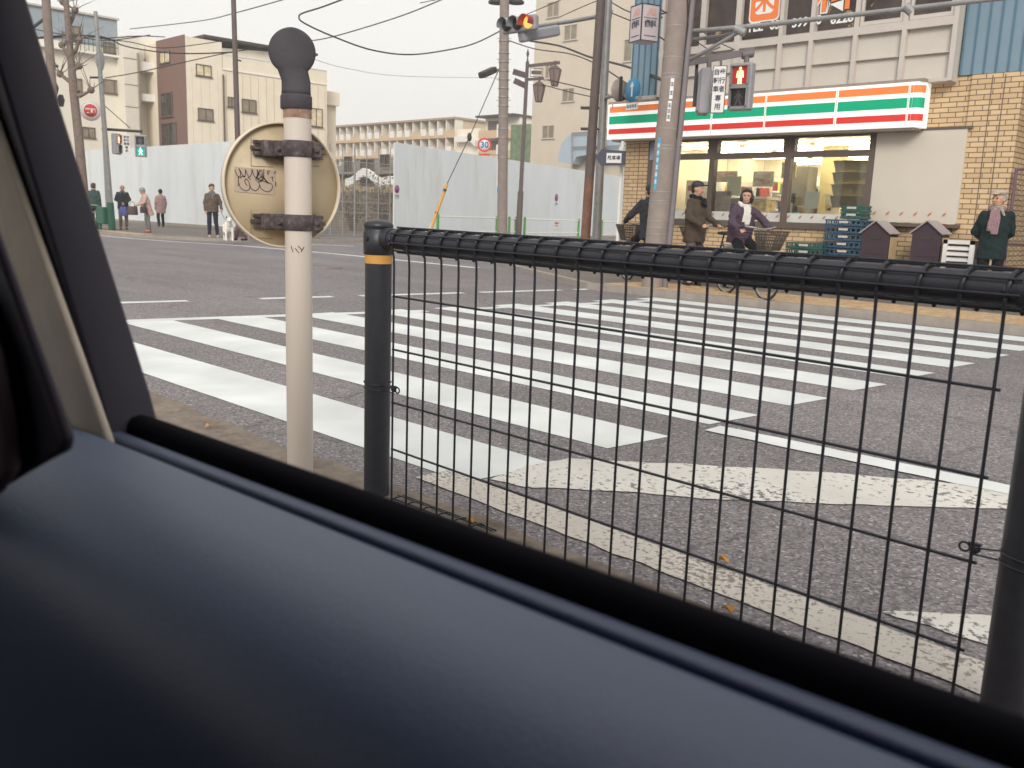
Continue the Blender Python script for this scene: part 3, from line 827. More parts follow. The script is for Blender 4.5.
def noparking(px, py, s, lb, plate=True):
    c = onH(px, py); mb = MB(); A = Matrix((HR, UP, HR.cross(UP))).transposed()
    t = thing('no_parking_sign', lb, 'sign', c, 0, 'small signs on the hoarding')
    mb.lathe(c, [(s, 0), (s, .006), (.001, .006)], 24, A); mb.build('red_ring', M_red, t)
    mb = MB(); mb.lathe(c + HN * .007, [(s * .74, 0), (s * .74, .003), (.001, .003)], 24, A); mb.build('blue_disc', M_navy, t)
    mb = MB(); a_ = (HR + UP * -1).normalized(); mb.box(c + HN * .014, (s * 1.5, s * .22, .004), Matrix((a_, a_.cross(HN), HN)).transposed()); mb.build('red_bar', M_red, t)
    if plate:
        mb = MB(); mb.box(c - UP * s * 1.7 + HN * .005, (s * 2.0, .01, s * .85), axes(HR, UP)); p = mb.build('plate', M_plate, t)
        mb = MB(); mb.box(c - UP * s * 1.55 + HN * .012, (s * 1.7, .004, s * .22), axes(HR, UP)); mb.box(c - UP * s * 1.9 + HN * .012, (s * 1.5, .004, s * .18), axes(HR, UP)); mb.build('lettering', M_navy, p)
noparking(397, 189, .16, 'small round no parking sign on the hoarding beside the mesh gate')
noparking(556.5, 197.5, .20, 'small round no parking sign on the hoarding between the lamp post and the brown pole')
c = onH(556.5, 225); mb = MB(); mb.box(c, (.62, .01, .42), axes(HR, UP)); t = tag(mb.build('notice', M_plate), 'small white notice with red lettering low on the hoarding', 'notice')
mb = MB(); mb.box(c + UP * .1 + HN * .008, (.5, .004, .09), axes(HR, UP)); mb.box(c - UP * .04 + HN * .008, (.4, .004, .05), axes(HR, UP)); mb.build('lettering', M_red, t)
# mesh gate closing the corner
ga, gb = V((-30.6, 20.15, .1)), V((-29.85, 23.1, .1)); GD = (gb - ga).normalized(); GL = (gb - ga).length
root = thing('site_gate', 'tall metal mesh gate closing the gap between the two hoardings', 'gate', ga)
mb = MB(); n_ = 7
for i in range(n_):
    p = ga + GD * GL * i / (n_ - 1); mb.cyl(p, p + UP * 3.55, .035 if i in (0, 3) else .022, n=8)
for z in (.05, .95, 1.35, 2.9): mb.cyl(ga + UP * z, gb + UP * z, .016, n=6)
mb.build('frame', M_steel, root)
mb = MB()
for i in range(36): p = ga + GD * GL * i / 35; mb.cyl(p + UP * .05, p + UP * 2.9, .004, n=4)
for z in range(28): mb.cyl(ga + UP * (.1 + z * .1), gb + UP * (.1 + z * .1), .004, n=4)
mb.build('mesh', M_steel, root)

# white/green guard pipes in front of the hoarding
def rails(pts_px, lb, grp='green and white guard pipes along the side street'):
    P = [V((p.x, p.y, .1)) for p in pts_px]
    t = thing('guard_pipe', lb, 'guard rail', P[0], 0, grp)
    for p in P:
        mb = MB(); mb.cyl(p, p + UP * .98, .055, n=12); mb.ell(p + UP * .98, (.055, .055, .03)); mb.build('post', M_green, t)
    mb = MB()
    for i in range(len(P) - 1):
        for z in (.92, .34): mb.cyl(P[i] + UP * z, P[i + 1] + UP * z, .028, n=10)
    mb.build('pipe', M_wh, t)
R1 = [stand(438, 34), stand(497, 38.6)]
rails(R1, 'green and white guard pipe left of the concrete utility pole, at the side street')
rails([stand(509.5, 38.6), stand(516, 40)], 'short green and white guard pipe between utility pole and lamp post')
rails([stand(525, 39), stand(579, 44)], 'green and white guard pipe between the lamp post and the brown pole')
rails([stand(602, 40), stand(640, 50)], 'green and white guard pipe behind the grey signal pole')
# green rail at far left
P = [stand(84, 33.6), stand(99, 33.3)]
t = thing('guard_pipe', 'dark green guard rail at the far left corner behind the window frame', 'guard rail', P[0])
for p in P:
    mb = MB(); mb.cyl(p, p + UP * .9, .06, n=12); mb.build('post', M_dgreen, t)
mb = MB()
for z in (.88, .62, .34): mb.cyl(P[0] + UP * z, P[1] + UP * z, .025, n=8)
mb.build('pipe', sm('faded_green', (120, 140, 110)), t)
mb = MB(); c = stand(102.3, 33.2); mb.box(c + UP * .52, (.62, .25, .62), bev=.03)
tag(mb.build('green_bin', M_dgreen), 'dark green box behind the guard rail at the far left corner', 'box')

# ------------------------------------------------------------------ buildings
def window(root, c, R, w_, h_, N, frame=M_frame, pane=M_pane2, split=True, depth=.06):
    c = V(c); A = axes(R, UP)
    mb = MB(); s = .05
    for dz in (-h_ / 2, h_ / 2): mb.box(c + UP * dz + N * depth / 2, (w_ + s, depth + .02, s), A)
    for dx in ((-w_ / 2, 0, w_ / 2) if split else (-w_ / 2, w_ / 2)): mb.box(c + V(R) * dx + N * depth / 2, (s, depth, h_ - s), A)
    mb.box(c + UP * (-h_ / 2 - .05) + N * (.06), (w_ + .2, .12, .04), A)
    f = mb.build('window', frame, root)
    mb = MB(); mb.box(c + N * .012, (w_ - s, .02, h_ - s), A); mb.build('pane', pane, f)
XN = V((1, 0, 0)); YD = V((0, 1, 0)); YN = V((0, -1, 0)); XR = V((1, 0, 0))
# cream building, left
X1 = -66.26
def zX(px, py, x): return onX(px, py, x).z
root = thing('cream_building', 'cream four storey building with blue grey roof band, behind the tree and left hoarding', 'building', (X1, 24, 0))
yA0 = 20.9; yA1 = onX(130, 200, X1).y
mb = MB(); mb.bb((X1 - 14, yA0 - 9, -.1), (X1, yA1, 11.55)); mb.build('wall', M_cream, root)
yb0, yb1 = onX(60, 40, X1).y, onX(118, 40, X1).y
mb = MB(); mb.bb((X1 - 14, yb0, 11.55), (X1 - .02, yb1, 13.5)); mb.bb((X1 - 14, yA0 - 9, 11.55), (X1 - .02, yb0 - .02, 13.5));
rf = mb.build('roof_storey', sm('blue_grey_render', (152, 162, 170), rough=.8), root)
mb = MB(); mb.bb((X1 - 14.2, yA0 - 9.2, 13.5), (X1 + .15, yb1 + .1, 13.62)); mb.build('parapet', M_alu, rf)
mb = MB()
zl = onX(78, 51, X1).z
mb.bb((X1, yb0 - 1.5, zl - .12), (X1 + .5, yA1, zl + .02)); mb.build('ledge', M_wh, root)
mb = MB()
for k in range(16): y = yb0 + (yA1 - yb0) * k / 15; mb.cyl((X1 + .45, y, zl), (X1 + .45, y, zl + 1.0), .02, n=5)
mb.cyl((X1 + .45, yb0, zl + 1.0), (X1 + .45, yA1, zl + 1.0), .03, n=5); mb.cyl((X1 + .45, yb0, zl + .5), (X1 + .45, yA1, zl + .5), .02, n=5)
mb.build('roof_railing', M_dsteel, root)
for (ax, ay, bx, by) in ((103, 79, 125, 95), (82, 127, 95, 138), (66, 25, 80, 40), (103, 42, 128, 56), (70, 78, 82, 92)):
    a_ = onX(ax, ay, X1); b_ = onX(bx, by, X1); window(root, V((X1, (a_.y + b_.y) / 2, (a_.z + b_.z) / 2)), YD, abs(b_.y - a_.y), abs(a_.z - b_.z), XN)
# tower block at its right
X2 = -65.0; y0_, y1_ = onX(129.5, 200, X2).y, onX(145, 200, X2).y
root = thing('stair_tower', 'narrow cream tower block with pale panel joints, right of the cream building', 'building', (X2, y0_, 0))
zt_ = onX(137, 38, X2).z
mb = MB(); mb.bb((X2 - 5, y0_, -.1), (X2, y1_, zt_)); mb.build('wall', M_cream, root)
mb = MB()
for py in (60, 86, 108): z = onX(137, py, X2).z; mb.bb((X2 - .01, y0_ - .02, z), (X2 + .02, y1_ + .01, z + .06))
mb.cyl((X2 + .08, y1_ - .15, .5), (X2 + .08, y1_ - .15, zt_ - 1), .07, n=6); mb.build('joint', sm('joint_grey', (150, 140, 128)), root)
X3 = -66.5; y2_ = onX(166, 200, X3).y
root = thing('balcony_block', 'cream block with white stacked balconies between the tower and the brown tiled wall', 'building', (X3, y1_, 0))
mb = MB(); mb.bb((X3 - 5, y1_ + .05, -.1), (X3, y2_, onX(150, 38, X3).z)); mb.build('wall', M_cream, root)
for (pt, pb) in ((66, 75), (97, 104), ):
    zt2, zb2 = onX(155, pt, X3).z, onX(155, pb, X3).z
    mb = MB(); mb.bb((X3 + .01, y1_ + .1, zb2), (X3 + 1.3, y2_ - .3, zt2)); mb.build('balcony', M_wh, root)
mb = MB()
for px in (149, 156): y = onX(px, 120, X3).y; mb.cyl((X3 + .1, y, .5), (X3 + .1, y, onX(px, 78, X3).z), .07, n=6)
mb.build('drain_pipe', M_dsteel, root)
for (ax, ay, bx, by) in ((145, 48, 156, 61),):
    a_ = onX(ax, ay, X3); b_ = onX(bx, by, X3); window(root, V((X3, (a_.y + b_.y) / 2, (a_.z + b_.z) / 2)), YD, abs(b_.y - a_.y), abs(a_.z - b_.z), XN, pane=M_panew)
# beige building with brown side
X4 = -60.25; Y4 = 29.37
root = thing('beige_building', 'beige panelled building with a brown tiled side wall and dark sloping roof edge', 'building', (X4, Y4, 0))
zc4 = 12.14; y4a = onX(222, 60, X4).y; y4b = onX(327, 80, X4).y
mb = MB(); mb.bb((X4 - 9, Y4, -.1), (X4, y4a, zc4)); mb.build('wall', M_beige, root)
mb = MB(); mb.bb((X4 - 4.3, Y4 - .06, -.05), (X4 - .01, Y4 - .002, zc4 + .1))
mb.build('tiled_wall', M_tile, root)
for (ax, ay, bx, by, pn) in ((162, 94, 174, 116, M_pane), (163, 124, 178, 148, M_pane), (161, 53, 171, 62, M_panew)):
    a_ = onY(ax, ay, Y4); b_ = onY(bx, by, Y4); window(root, V(((a_.x + b_.x) / 2, Y4 - .06, (a_.z + b_.z) / 2)), XR, abs(b_.x - a_.x), abs(a_.z - b_.z), YN, pane=pn)
zl4 = onX(232, 70, X4).z
mb = MB(); mb.bb((X4 - 9, y4a, -.1), (X4 - .03, y4b, zl4)); mb.build('rear_wall', M_beige, root)
mb = MB(); zz1, zz2 = 12.0, onX(318, 57, X4 - 1.6).z; mb.prism([(X4 - 1.6, y4a, zl4), (X4 - 1.6, y4b - 1, zl4), (X4 - 1.6, y4b - 1, zz2), (X4 - 1.6, y4a, zz1)], (-6, 0, 0)); mb.build('setback_wall', M_cream, root)
mb = MB()
xr = X4 - 1.0; yr0 = onX(204, 37, xr).y; zr0 = onX(204, 37, xr).z; yr1 = onX(318, 56, xr).y; zr1 = onX(318, 56, xr).z
zr0 = max(zr0, 12.16); 
mb.add([(xr, yr0, zr0), (xr, yr1, zr1), (X4 - 9, yr1, zr1), (X4 - 9, yr0, zr0), (xr, yr0, zr0 + .18), (xr, yr1, zr1 + .18), (X4 - 9, yr1, zr1 + .18), (X4 - 9, yr0, zr0 + .18)],
       [(0, 1, 2, 3), (7, 6, 5, 4), (0, 4, 5, 1), (1, 5, 6, 2), (2, 6, 7, 3), (3, 7, 4, 0)])
mb.build('roof', M_dsteel, root)
mb = MB(); 
for py in (0,): mb.bb((X4 - .1, y4a + .05, zl4), (X4 - .02, y4b, zl4 + .95))
mb.build('balcony_parapet', M_beige, root)
mb = MB(); mb.bb((X4 - .12, y4a + .05, zl4 + .95), (X4 + .02, y4b, zl4 + 1.02)); mb.bb((X4 - .02, y4a, zl4 - .08), (X4 + .04, y4b, zl4)); mb.build('coping', M_wh, root)
mb = MB(); yy = onX(222, 100, X4).y; mb.cyl((X4 + .08, yy + .1, .5), (X4 + .08, yy + .1, zl4 - .4), .06, n=6); yy = onX(180, 100, X4).y
mb.build('drain_pipe', M_frame, root)
for k in range(14):
    pass
mb = MB()
for k in range(18): y = Y4 + .4 + (y4b - Y4 - .6) * k / 17; mb.bb((X4 - .01, y, .2), (X4 + .008, y + .03, zl4 - .2))
mb.build('panel_joint', sm('beige_joint', (216, 198, 170), rough=.8), root)
for (ax, ay, bx, by, pn) in ((196, 64, 211, 77, M_panew), (198, 108, 213, 121, M_pane2), (228, 97, 235, 107, M_pane2), (242, 99, 256, 113, M_pane2), (310, 108, 322, 127, M_panew)):
    a_ = onX(ax, ay, X4); b_ = onX(bx, by, X4); window(root, V((X4, (a_.y + b_.y) / 2, (a_.z + b_.z) / 2)), YD, abs(b_.y - a_.y), abs(a_.z - b_.z), XN, pane=pn)
# small annex visible right of the cap
X5 = -62; a_ = onX(327, 92, X5)
mb = MB(); mb.bb((X5 - 6, y4b + .2, 0), (X5, onX(336, 100, X5).y, a_.z + .1)); mb.bb((X5 - 6, y4b + .2, a_.z - 1), (X5 + .5, onX(336, 100, X5).y, a_.z))
tag(mb.build('annex_building', M_beige), 'narrow beige annex with a small balcony at the right end of the beige building', 'building')

# apartment block far away
YA = 95.0
xa0, xa1 = onY(320, 130, YA).x, onY(455, 120, YA).x
zr = onY(400, 122.5, YA).z
root = thing('apartment_block', 'long low apartment block with open access galleries above the hoarding', 'building', (xa0, YA, 0))
mb = MB(); mb.bb((xa0, YA + 1.6, -.1), (xa1, YA + 9, zr)); mb.build('wall', sm('gallery_wall', (202, 184, 158), rough=.8, var=.1), root)
mb = MB(); mb.bb((xa0 - .5, YA - .2, zr - .05), (xa1 + .3, YA + 9.2, zr + .25)); mb.build('roof', sm('tan_fascia', (170, 146, 122)), root)
flr = 2.75
for k in range(5):
    z = zr - 1.85 - flr * k
    mb = MB(); mb.bb((xa0, YA - .12, z - .95), (xa1, YA, z + .1)); mb.bb((xa0, YA, z - .95), (xa1, YA + 1.6, z - .8)); mb.build('gallery_parapet', sm('gallery_beige', (206, 178, 146), rough=.8, var=.06), root)
mb = MB()
n_ = 18
for i in range(n_ + 1):
    x = xa0 + (xa1 - xa0) * i / n_; mb.bb((x - .12, YA + .02, .1), (x + .12, YA + 1.58, zr - .06))
mb.build('column', M_cream, root)
for k in range(3):
    z = zr - 1.85 - flr * k
    for i in range(n_):
        if (i * 7 + k * 3) % 4 == 3: continue
        x = xa0 + (xa1 - xa0) * (i + .5) / n_
        mb = MB(); mb.bb((x - .75, YA - .2, z - .55), (x + .45, YA - .125, z + .5)); mb.build('balcony_screen', M_wh, root)
        mb = MB(); mb.bb((x + .1, YA + 1.52, z + .1), (x + 1.1, YA + 1.59, z + 1.5)); mb.build('door', M_tile, root)
# stepped end stair and right wing
xb0, xb1, xb2 = onY(452, 120, YA - 4).x, onY(478, 120, YA - 4).x, onY(512, 120, YA - 4).x
root = thing('apartment_wing', 'cream end wing of the apartment block with rounded white balconies, left of the utility pole', 'building', (xb1, YA - 4, 0))
zr2 = onY(500, 116, YA - 4).z
mb = MB(); mb.bb((xb1, YA - 2.5, -.1), (xb2, YA + 8, zr2)); mb.build('wall', M_cream, root)
mb = MB(); mb.bb((xb0 + .5, YA - 3.4, -.1), (xb1, YA + 4, zr2 - 1.4)); mb.build('stair_wall', M_beige, root)
mb = MB(); mb.bb((xb1 - .5, YA - 4.1, zr2), (xb2 + .3, YA + 8, zr2 + .25)); mb.build('roof', M_dsteel, root)
for k in range(4):
    z = zr2 - 2.0 - 2.75 * k
    mb = MB(); mb.bb((xb1 + .2, YA - 4, z - .95), (xb2 - 1.4, YA - 2.6, z + .15)); mb.build('balcony', sm('gallery_beige', (206, 178, 146)), root)
    mb = MB(); mb.bb((xb1 + 4.0, YA - 4.12, z - .85), (xb1 + 5.6, YA - 4.01, z + .9)); mb.build('balcony_screen', M_wh, root)
    mb = MB(); mb.bb((xb1 + .6, YA - 2.58, z + .2), (xb1 + 3.2, YA - 2.52, z + 1.6)); mb.build('window', M_frame, root)
    mb = MB(); mb.bb((xb0 + 1.0, YA - 4.4, z - 1.3), (xb1 - 1.2, YA - 3.45, z - .5)); mb.prism([(xb1 - 1.2, YA - 4.4, z - 1.3), (xb1 - .1, YA - 4.4, z - 2.0), (xb1 - .1, YA - 4.4, z - 1.2), (xb1 - 1.2, YA - 4.4, z - .5)], (0, .9, 0)); mb.build('stair_parapet', M_wh, root)
mb = MB(); mb.bb((xb2 + .4, YA + 6, 0), (xb2 + 12, YA + 18, zr2 - 1.2)); o = tag(mb.build('white_building', M_wh), 'white building gable just visible between the apartment wing and the tall taupe building', 'building')
# green scaffold net
mb = MB(); a_ = onY(511, 125, 80); b_ = onY(524, 150, 80); mb.bb((a_.x, 80, b_.z - 3), (b_.x + 1, 83, a_.z))
M_net = mat('scaffold_net', (.16, .22, .13), rough=.9, var=.4, scale=1.5)
tag(mb.build('netted_building', M_net), 'small building wrapped in green netting beside the lamp post', 'building')

# clutter behind the gate: house, wall, bare shrubs, white cover
c0 = onY(345, 200, 34); c1 = onY(400, 200, 34)
root = thing('low_house', 'low old house with grey roof seen through the mesh gate', 'house', (c0.x, 34, 0))
zt_ = onY(360, 163, 34).z
mb = MB(); mb.bb((c0.x - 3, 34, 0), (c1.x + 2, 40, zt_ - .5)); mb.build('wall', sm('old_plaster', (170, 152, 124), rough=.9, var=.25, scale=2), root)
mb = MB(); mb.add([(c0.x - 3.5, 33.4, zt_ - .7), (c1.x + 2.5, 33.4, zt_ - .7), (c1.x + 2.5, 40.6, zt_ - .7), (c0.x - 3.5, 40.6, zt_ - .7), (c0.x - 2, 37, zt_ + .5), (c1.x + 1, 37, zt_ + .5)], [(0, 1, 5, 4), (1, 2, 5), (2, 3, 4, 5), (3, 0, 4), (3, 2, 1, 0)])
mb.build('roof', sm('faded_roof', (120, 112, 106), rough=.8, var=.2), root)
for (ax, ay, bx, by) in ((345, 157, 352, 176), (361, 160, 374, 184), (381, 155, 390, 166)):
    a_ = onY(ax, ay, 34); b_ = onY(bx, by, 34); window(root, V(((a_.x + b_.x) / 2, 34, (a_.z + b_.z) / 2)), XR, abs(b_.x - a_.x), abs(a_.z - b_.z), YN, pane=M_pane)
mb = MB(); a_ = onY(350, 192, 30); b_ = onY(405, 230, 30); mb.bb((a_.x - 4, 30, -.05), (b_.x + 1, 30.3, a_.z)); tag(mb.build('block_wall', sm('old_block', (128, 118, 106), rough=.9, var=.35, scale=3)), 'stained grey block wall behind the mesh gate', 'wall')
mb = MB()
P = [onY(345 + k * 4.4, py, 29) for k, py in enumerate((179, 178, 175, 171, 168, 169, 172, 176, 178, 177, 176, 176))]
for i in range(len(P) - 1): mb.prism([P[i], P[i + 1], P[i + 1] - UP * .45, P[i] - UP * .35], (0, .15, 0))
tag(mb.build('white_sheet', M_wh), 'white plastic sheet draped in a curve behind the mesh gate', 'sheet')
M_shrub = mat('olive_leaves', (.17, .15, .10), rough=.9, var=.4, scale=3)
def shrub(c, h, wd, n, lb, seed, grp=None):
    random.seed(seed); t = thing('shrub', lb, 'shrub', c, 0, grp); mb = MB(); L = MB()
    for i in range(n):
        a = random.random() * 6.28; e = V((math.cos(a) * wd * random.random(), math.sin(a) * wd * random.random(), h * random.uniform(.5, 1)))
        mid = e * .5 + V((0, 0, h * .1)); mb.tube([c, c + mid, c + e], [.03, .02, .006], 5)
        for k in range(26):
            q = c + e * random.uniform(.45, 1.1) + V([random.gauss(0, .22) for _ in range(3)]); d = V([random.gauss(0, 1) for _ in range(3)]).normalized() * .06; d2 = V([random.gauss(0, 1) for _ in range(3)]).normalized() * .06
            L.add([q - d, q + d2, q + d, q - d2], [(0, 1, 2, 3)])
    mb.build('stem', M_bark, t); L.build('foliage', M_shrub, t)
p = onY(352, 200, 27.5); shrub(V((p.x, 27.5, .0)), 2.4, 1.1, 22, 'olive shrub behind the left half of the mesh gate', 3)
p = onY(384, 200, 28); shrub(V((p.x, 28, .0)), 2.9, 1.2, 22, 'taller thin shrub behind the right half of the mesh gate', 4)

# tall taupe building
YT = 54.8
x0_, x1_ = onY(532.5, 100, YT).x, onY(668, 60, YT).x
root = thing('tall_building', 'tall taupe building with small scattered windows behind the traffic light and brown pole', 'building', (x0_, YT, 0))
mb = MB(); mb.bb((x0_ , YT, -.1), (onY(640, 60, YT).x, YT + 14, 24)); mb.build('wall', M_tall, root)
mb = MB(); mb.bb((onY(628, 60, YT).x + .02, YT + .5, -.1), (x1_ + 3, YT + 13, 22)); mb.build('white_wall', M_pblue, root)
for (ax, ay, bx, by) in ((548, 3, 559, 16), (565, 26, 577, 39), (546, 65, 553, 78), (563, 89, 574, 101), (543, 126, 554, 138), (625, 40, 640, 60)):
    ax += 0; a_ = onY(ax, ay, YT); b_ = onY(bx, by, YT)
    window(root, V(((a_.x + b_.x) / 2, YT, (a_.z + b_.z) / 2)), XR, abs(b_.x - a_.x), abs(a_.z - b_.z), YN, frame=M_alu, pane=M_pane2)
YS = 51.0
P = [onY(558, 162, YS), onY(559, 152, YS), onY(562, 143, YS), onY(568, 136, YS), onY(576, 132.5, YS), onY(600, 131, YS), onY(650, 128, YS), onY(650, 152, YS), onY(590, 154, YS), onY(576, 157, YS), onY(573, 164, YS)]
mb = MB(); mb.prism(P, (0, 3, 0)); root = thing('curved_duct', 'pale blue curved duct or roof section rising behind the hoarding', 'duct', (P[0].x, YS, 0))
mb.build('duct', M_pblue, root)
mb = MB()
for px in (572, 588, 606): q0, q1 = onY(px, 133, YS - .2), onY(px, 168, YS - .2); mb.cyl(q0, q1, .06, n=6)
mb.cyl(onY(572, 147, YS - .2), onY(640, 145, YS - .2), .05, n=6); mb.cyl(onY(572, 133, YS - .2), onY(640, 130, YS - .2), .05, n=6)
mb.build('scaffold_pipe', M_steel, root)
a_, b_ = onY(573, 152, YS + 1), onY(650, 240, YS + 1)
mb = MB(); mb.bb((a_.x, YS + 1, -.1), (b_.x, YS + 2.6, a_.z)); mb.build('lower_wall', M_tall, root)

# ------------------------------------------------------------------ convenience store
FY = 15.2
root = thing('convenience_store', 'tan brick convenience store with lit orange, green and red striped sign and offices above', 'shop', (-11.8, FY, .1))
XLf, XRt = -11.8, -4.46
mb = MB()
zb = 3.52
mb.bb((XLf, FY, 0), (-11.17, FY + .3, zb))                       # left pier
mb.bb((-11.17, FY, 0), (-6.58, FY + .3, 1.12))                   # under the windows
mb.bb((-6.58, FY, 0), (-5.13, FY + .3, 1.25)); 
mb.bb((-5.19, FY + .001, 0), (XRt, FY + .3, zb))
mb.bb((-11.17, FY + .05, 2.78), (-5.13, FY + .3, zb))
mb.bb((XRt - .3, FY + .3, 0), (XRt, FY + 13, zb)); mb.bb((XLf, FY + .3, 0), (XLf + .3, FY + 13, zb))
wall = mb.build('brick_wall', M_brick, root)
mb = MB()
for x in (-11.45, -5.45 + .55, -4.72): mb.bb((x, FY - .004, .1), (x + .012, FY + .001, zb - .02))
build_each(mb, 'wall_joint', M_frame, wall)
# blank shutter panel
mb = MB(); mb.bb((-6.56, FY - .04, 1.27), (-5.15, FY + .05, 2.76)); mb.build('blank_panel', sm('panel_offwhite', (206, 198, 186), rough=.6, var=.04, scale=1.5), root)
mb = MB(); mb.bb((-6.6, FY - .05, 2.72), (-5.08, FY + .0, 2.76)); mb.bb((-6.6, FY - .16, 1.20), (-5.10, FY - .01, 1.26)); mb.build('panel_ledge', M_frame, root)
# windows
mb = MB(); fd = .09
xs = [-11.17, -9.74, -8.14, -6.62]
mb.bb((-11.2, FY - .05, 1.10), (-6.58, FY + .1, 1.21)); 
mb.bb((-11.2, FY - .03, 2.68), (-6.58, FY + .1, 2.80)); mb.bb((-11.2, FY - .03, 2.34), (-6.58, FY + .08, 2.45))
for i, x in enumerate((-11.14, -9.70, -8.13, -6.62)):
    mb.bb((x - .055, FY - .035, 1.2), (x + .055, FY + .1, 2.7))
    if i in (1, 2): mb.bb((x - .11, FY - .036, 2.452), (x + .11, FY + .09, 2.679))
fr = mb.build('window_frame', M_frame, root)
mb = MB(); mb.bb((-11.1, FY + .02, 1.2), (-6.65, FY + .026, 2.69)); mb.build('glass', GLASS, root)
mb = MB(); mb.bb((-11.1, FY + .012, 1.21), (-6.65, FY + .017, 1.37)); st = mb.build('window_strip', mat('frosted_strip', (.62, .62, .58), rough=.5, var=.1), root)
M_mark = mat('strip_mark', (.5, .2, .12), rough=.5, var=0)
mb = MB()
for i in range(26):
    x = -11.0 + i * .225
    if x > -5.3: break
    y = FY + .006 if x < -6.7 else FY - .046
    z = 1.30 if x < -6.7 else 1.40
    if -6.72 < x < -6.5: continue
    mb.prism([(x, y, z - .03), (x + .05, y, z + .0), (x + .06, y, z + .045), (x + .01, y, z + .01)], (0, .004, 0))
mb.build('strip_mark', M_mark, st)
# interior
M_iw = mat('shop_interior_wall', (.78, .70, .54), rough=.8, var=.05)
mb = MB(); mb.bb((XLf + .3, FY + 12.6, .1), (-4.76, FY + 12.7, 2.75)); mb.bb((XLf + .3, FY + .3, .1), (XLf + .32, FY + 12.6, 2.75)); mb.bb((-4.78, FY + .3, .1), (-4.765, FY + 12.6, 2.75)); mb.build('interior_wall', M_iw, root)
mb = MB(); mb.bb((XLf + .3, FY + .3, 2.75), (-4.76, FY + 12.7, 2.8)); mb.build('ceiling', M_wh, root)
mb = MB(); mb.bb((XLf + .3, FY + .3, .1), (-4.76, FY + 12.7, .12)); mb.build('shop_floor', M_wh, root)
M_tubel = mat('shop_tube_light', (.9, .9, .9), var=0, emit=(1.0, .86, .62), es=17)
for k, y in enumerate((1.3, 2.6, 4.2, 6.2, 8.6, 11.0)):
    mb = MB()
    for q in range(4): mb.bb((-11.3 + q * 1.5, FY + y, 2.66), (-10.0 + q * 1.5, FY + y + .12, 2.70))
    mb.build('tube_light', M_tubel, root)
# lit sign band
M_swh = mat('sign_lit_white', (.8, .8, .78), var=0, emit=(1, .96, .88), es=.42)
M_sor = mat('sign_lit_orange', (.75, .2, .05), var=0, emit=(.95, .28, .09), es=.22)
M_sgr = mat('sign_lit_green', (.0, .38, .20), var=0, emit=(.0, .48, .24), es=.12)
M_srd = mat('sign_lit_red', (.6, .04, .03), var=0, emit=(.75, .045, .04), es=.22)
SY = 14.8; za, zb_ = 2.742, 3.425
mb = MB(); mb.bb((-11.99, SY, za), (-5.90, FY - .04, zb_))
N = 8; arc = [V((-5.90 + .13 * math.sin(t), SY + .14 - .14 * math.cos(t), za)) for t in [R_(90) * k / N for k in range(N + 1)]] + [V((-5.77, FY - .05, za)), V((-5.899, FY - .05, za))]
mb.prism(arc, (0, 0, zb_ - za))
band = mb.build('sign_band', M_swh, root)
xsn = [-11.60, -9.75, -8.20, -6.95, -5.84, -5.72]
segs = [(-11.95, -10.34), (-10.28, -9.56), (-9.52, -8.47), (-8.43, -7.17), (-7.12, -5.98), (-5.945, -5.905)]
bands = [(3.262, 3.375, M_sor), (3.035, 3.19, M_sgr), (2.838, 2.942, M_srd)]
for lo, hi, mt in bands:
    mb = MB()
    for a_, b_ in segs: mb.bb((a_, SY - .006, lo), (b_, SY - .001, hi))
    pts_ = [V((-5.90 + .135 * math.sin(t), SY + .14 - .145 * math.cos(t), lo)) for t in [R_(90) * k / N for k in range(N + 1)]]
    for i in range(N): mb.add([pts_[i], pts_[i + 1], pts_[i + 1] + UP * (hi - lo), pts_[i] + UP * (hi - lo)], [(0, 1, 2, 3)])
    mb.build('colour_stripe', mt, band)
mb = MB()
for a_, b_ in zip(segs[:-1], segs[1:]): x = (a_[1] + b_[0]) / 2; mb.bb((x - .004, SY - .008, za + .01), (x + .004, SY, zb_ - .01))
mb.build('seam', M_alu, band)
mb = MB(); mb.bb((-12.0, SY + .02, zb_ + .002), (-5.76, FY - .01, zb_ + .05)); mb.bb((-11.9, SY + .05, za - .04), (-5.85, FY - .05, za - .003)); mb.build('sign_canopy', sm('canopy_grey', (150, 138, 130), rough=.6), root)
# soffit lights wash
# upper storey
UY = 15.0
mb = MB(); mb.bb((-10.95, UY + .06, 3.43), (-5.42, UY + .35, 7.5)); up = mb.build('office_wall', sm('office_panel', (200, 194, 186), rough=.6, var=.05, scale=1.5), root)
mb = MB(); vx = [-10.9, -10.35, -9.99, -9.24, -8.38, -7.80, -7.02, -6.22, -5.45]
for i, x in enumerate(vx):
    wd = .11 if i in (2, 3) else .075
    mb.bb((x - wd / 2, UY - .03, 3.43), (x + wd / 2, UY + .059, 7.4))
for z, h in ((3.43, .05), (4.26, .10), (4.36, .03)): mb.bb((-10.95, UY - .028, z), (-5.42, UY + .058, z + h))
mb.bb((-10.95, UY + .0, 3.86), (-5.42, UY + .057, 3.875))
mb.build('office_frame', M_alu, up)
mb = MB()
for i in range(len(vx) - 1):
    mb.bb((vx[i] + .07, UY + .035, 4.42), (vx[i + 1] - .07, UY + .056, 6.6))
pn = mb.build('office_window', mat('office_glass', (.05, .035, .03), rough=.16, var=.6, scale=2.2, spec=.5, dirt=((.34, .25, .16), 1.6, .60, .64)), up)
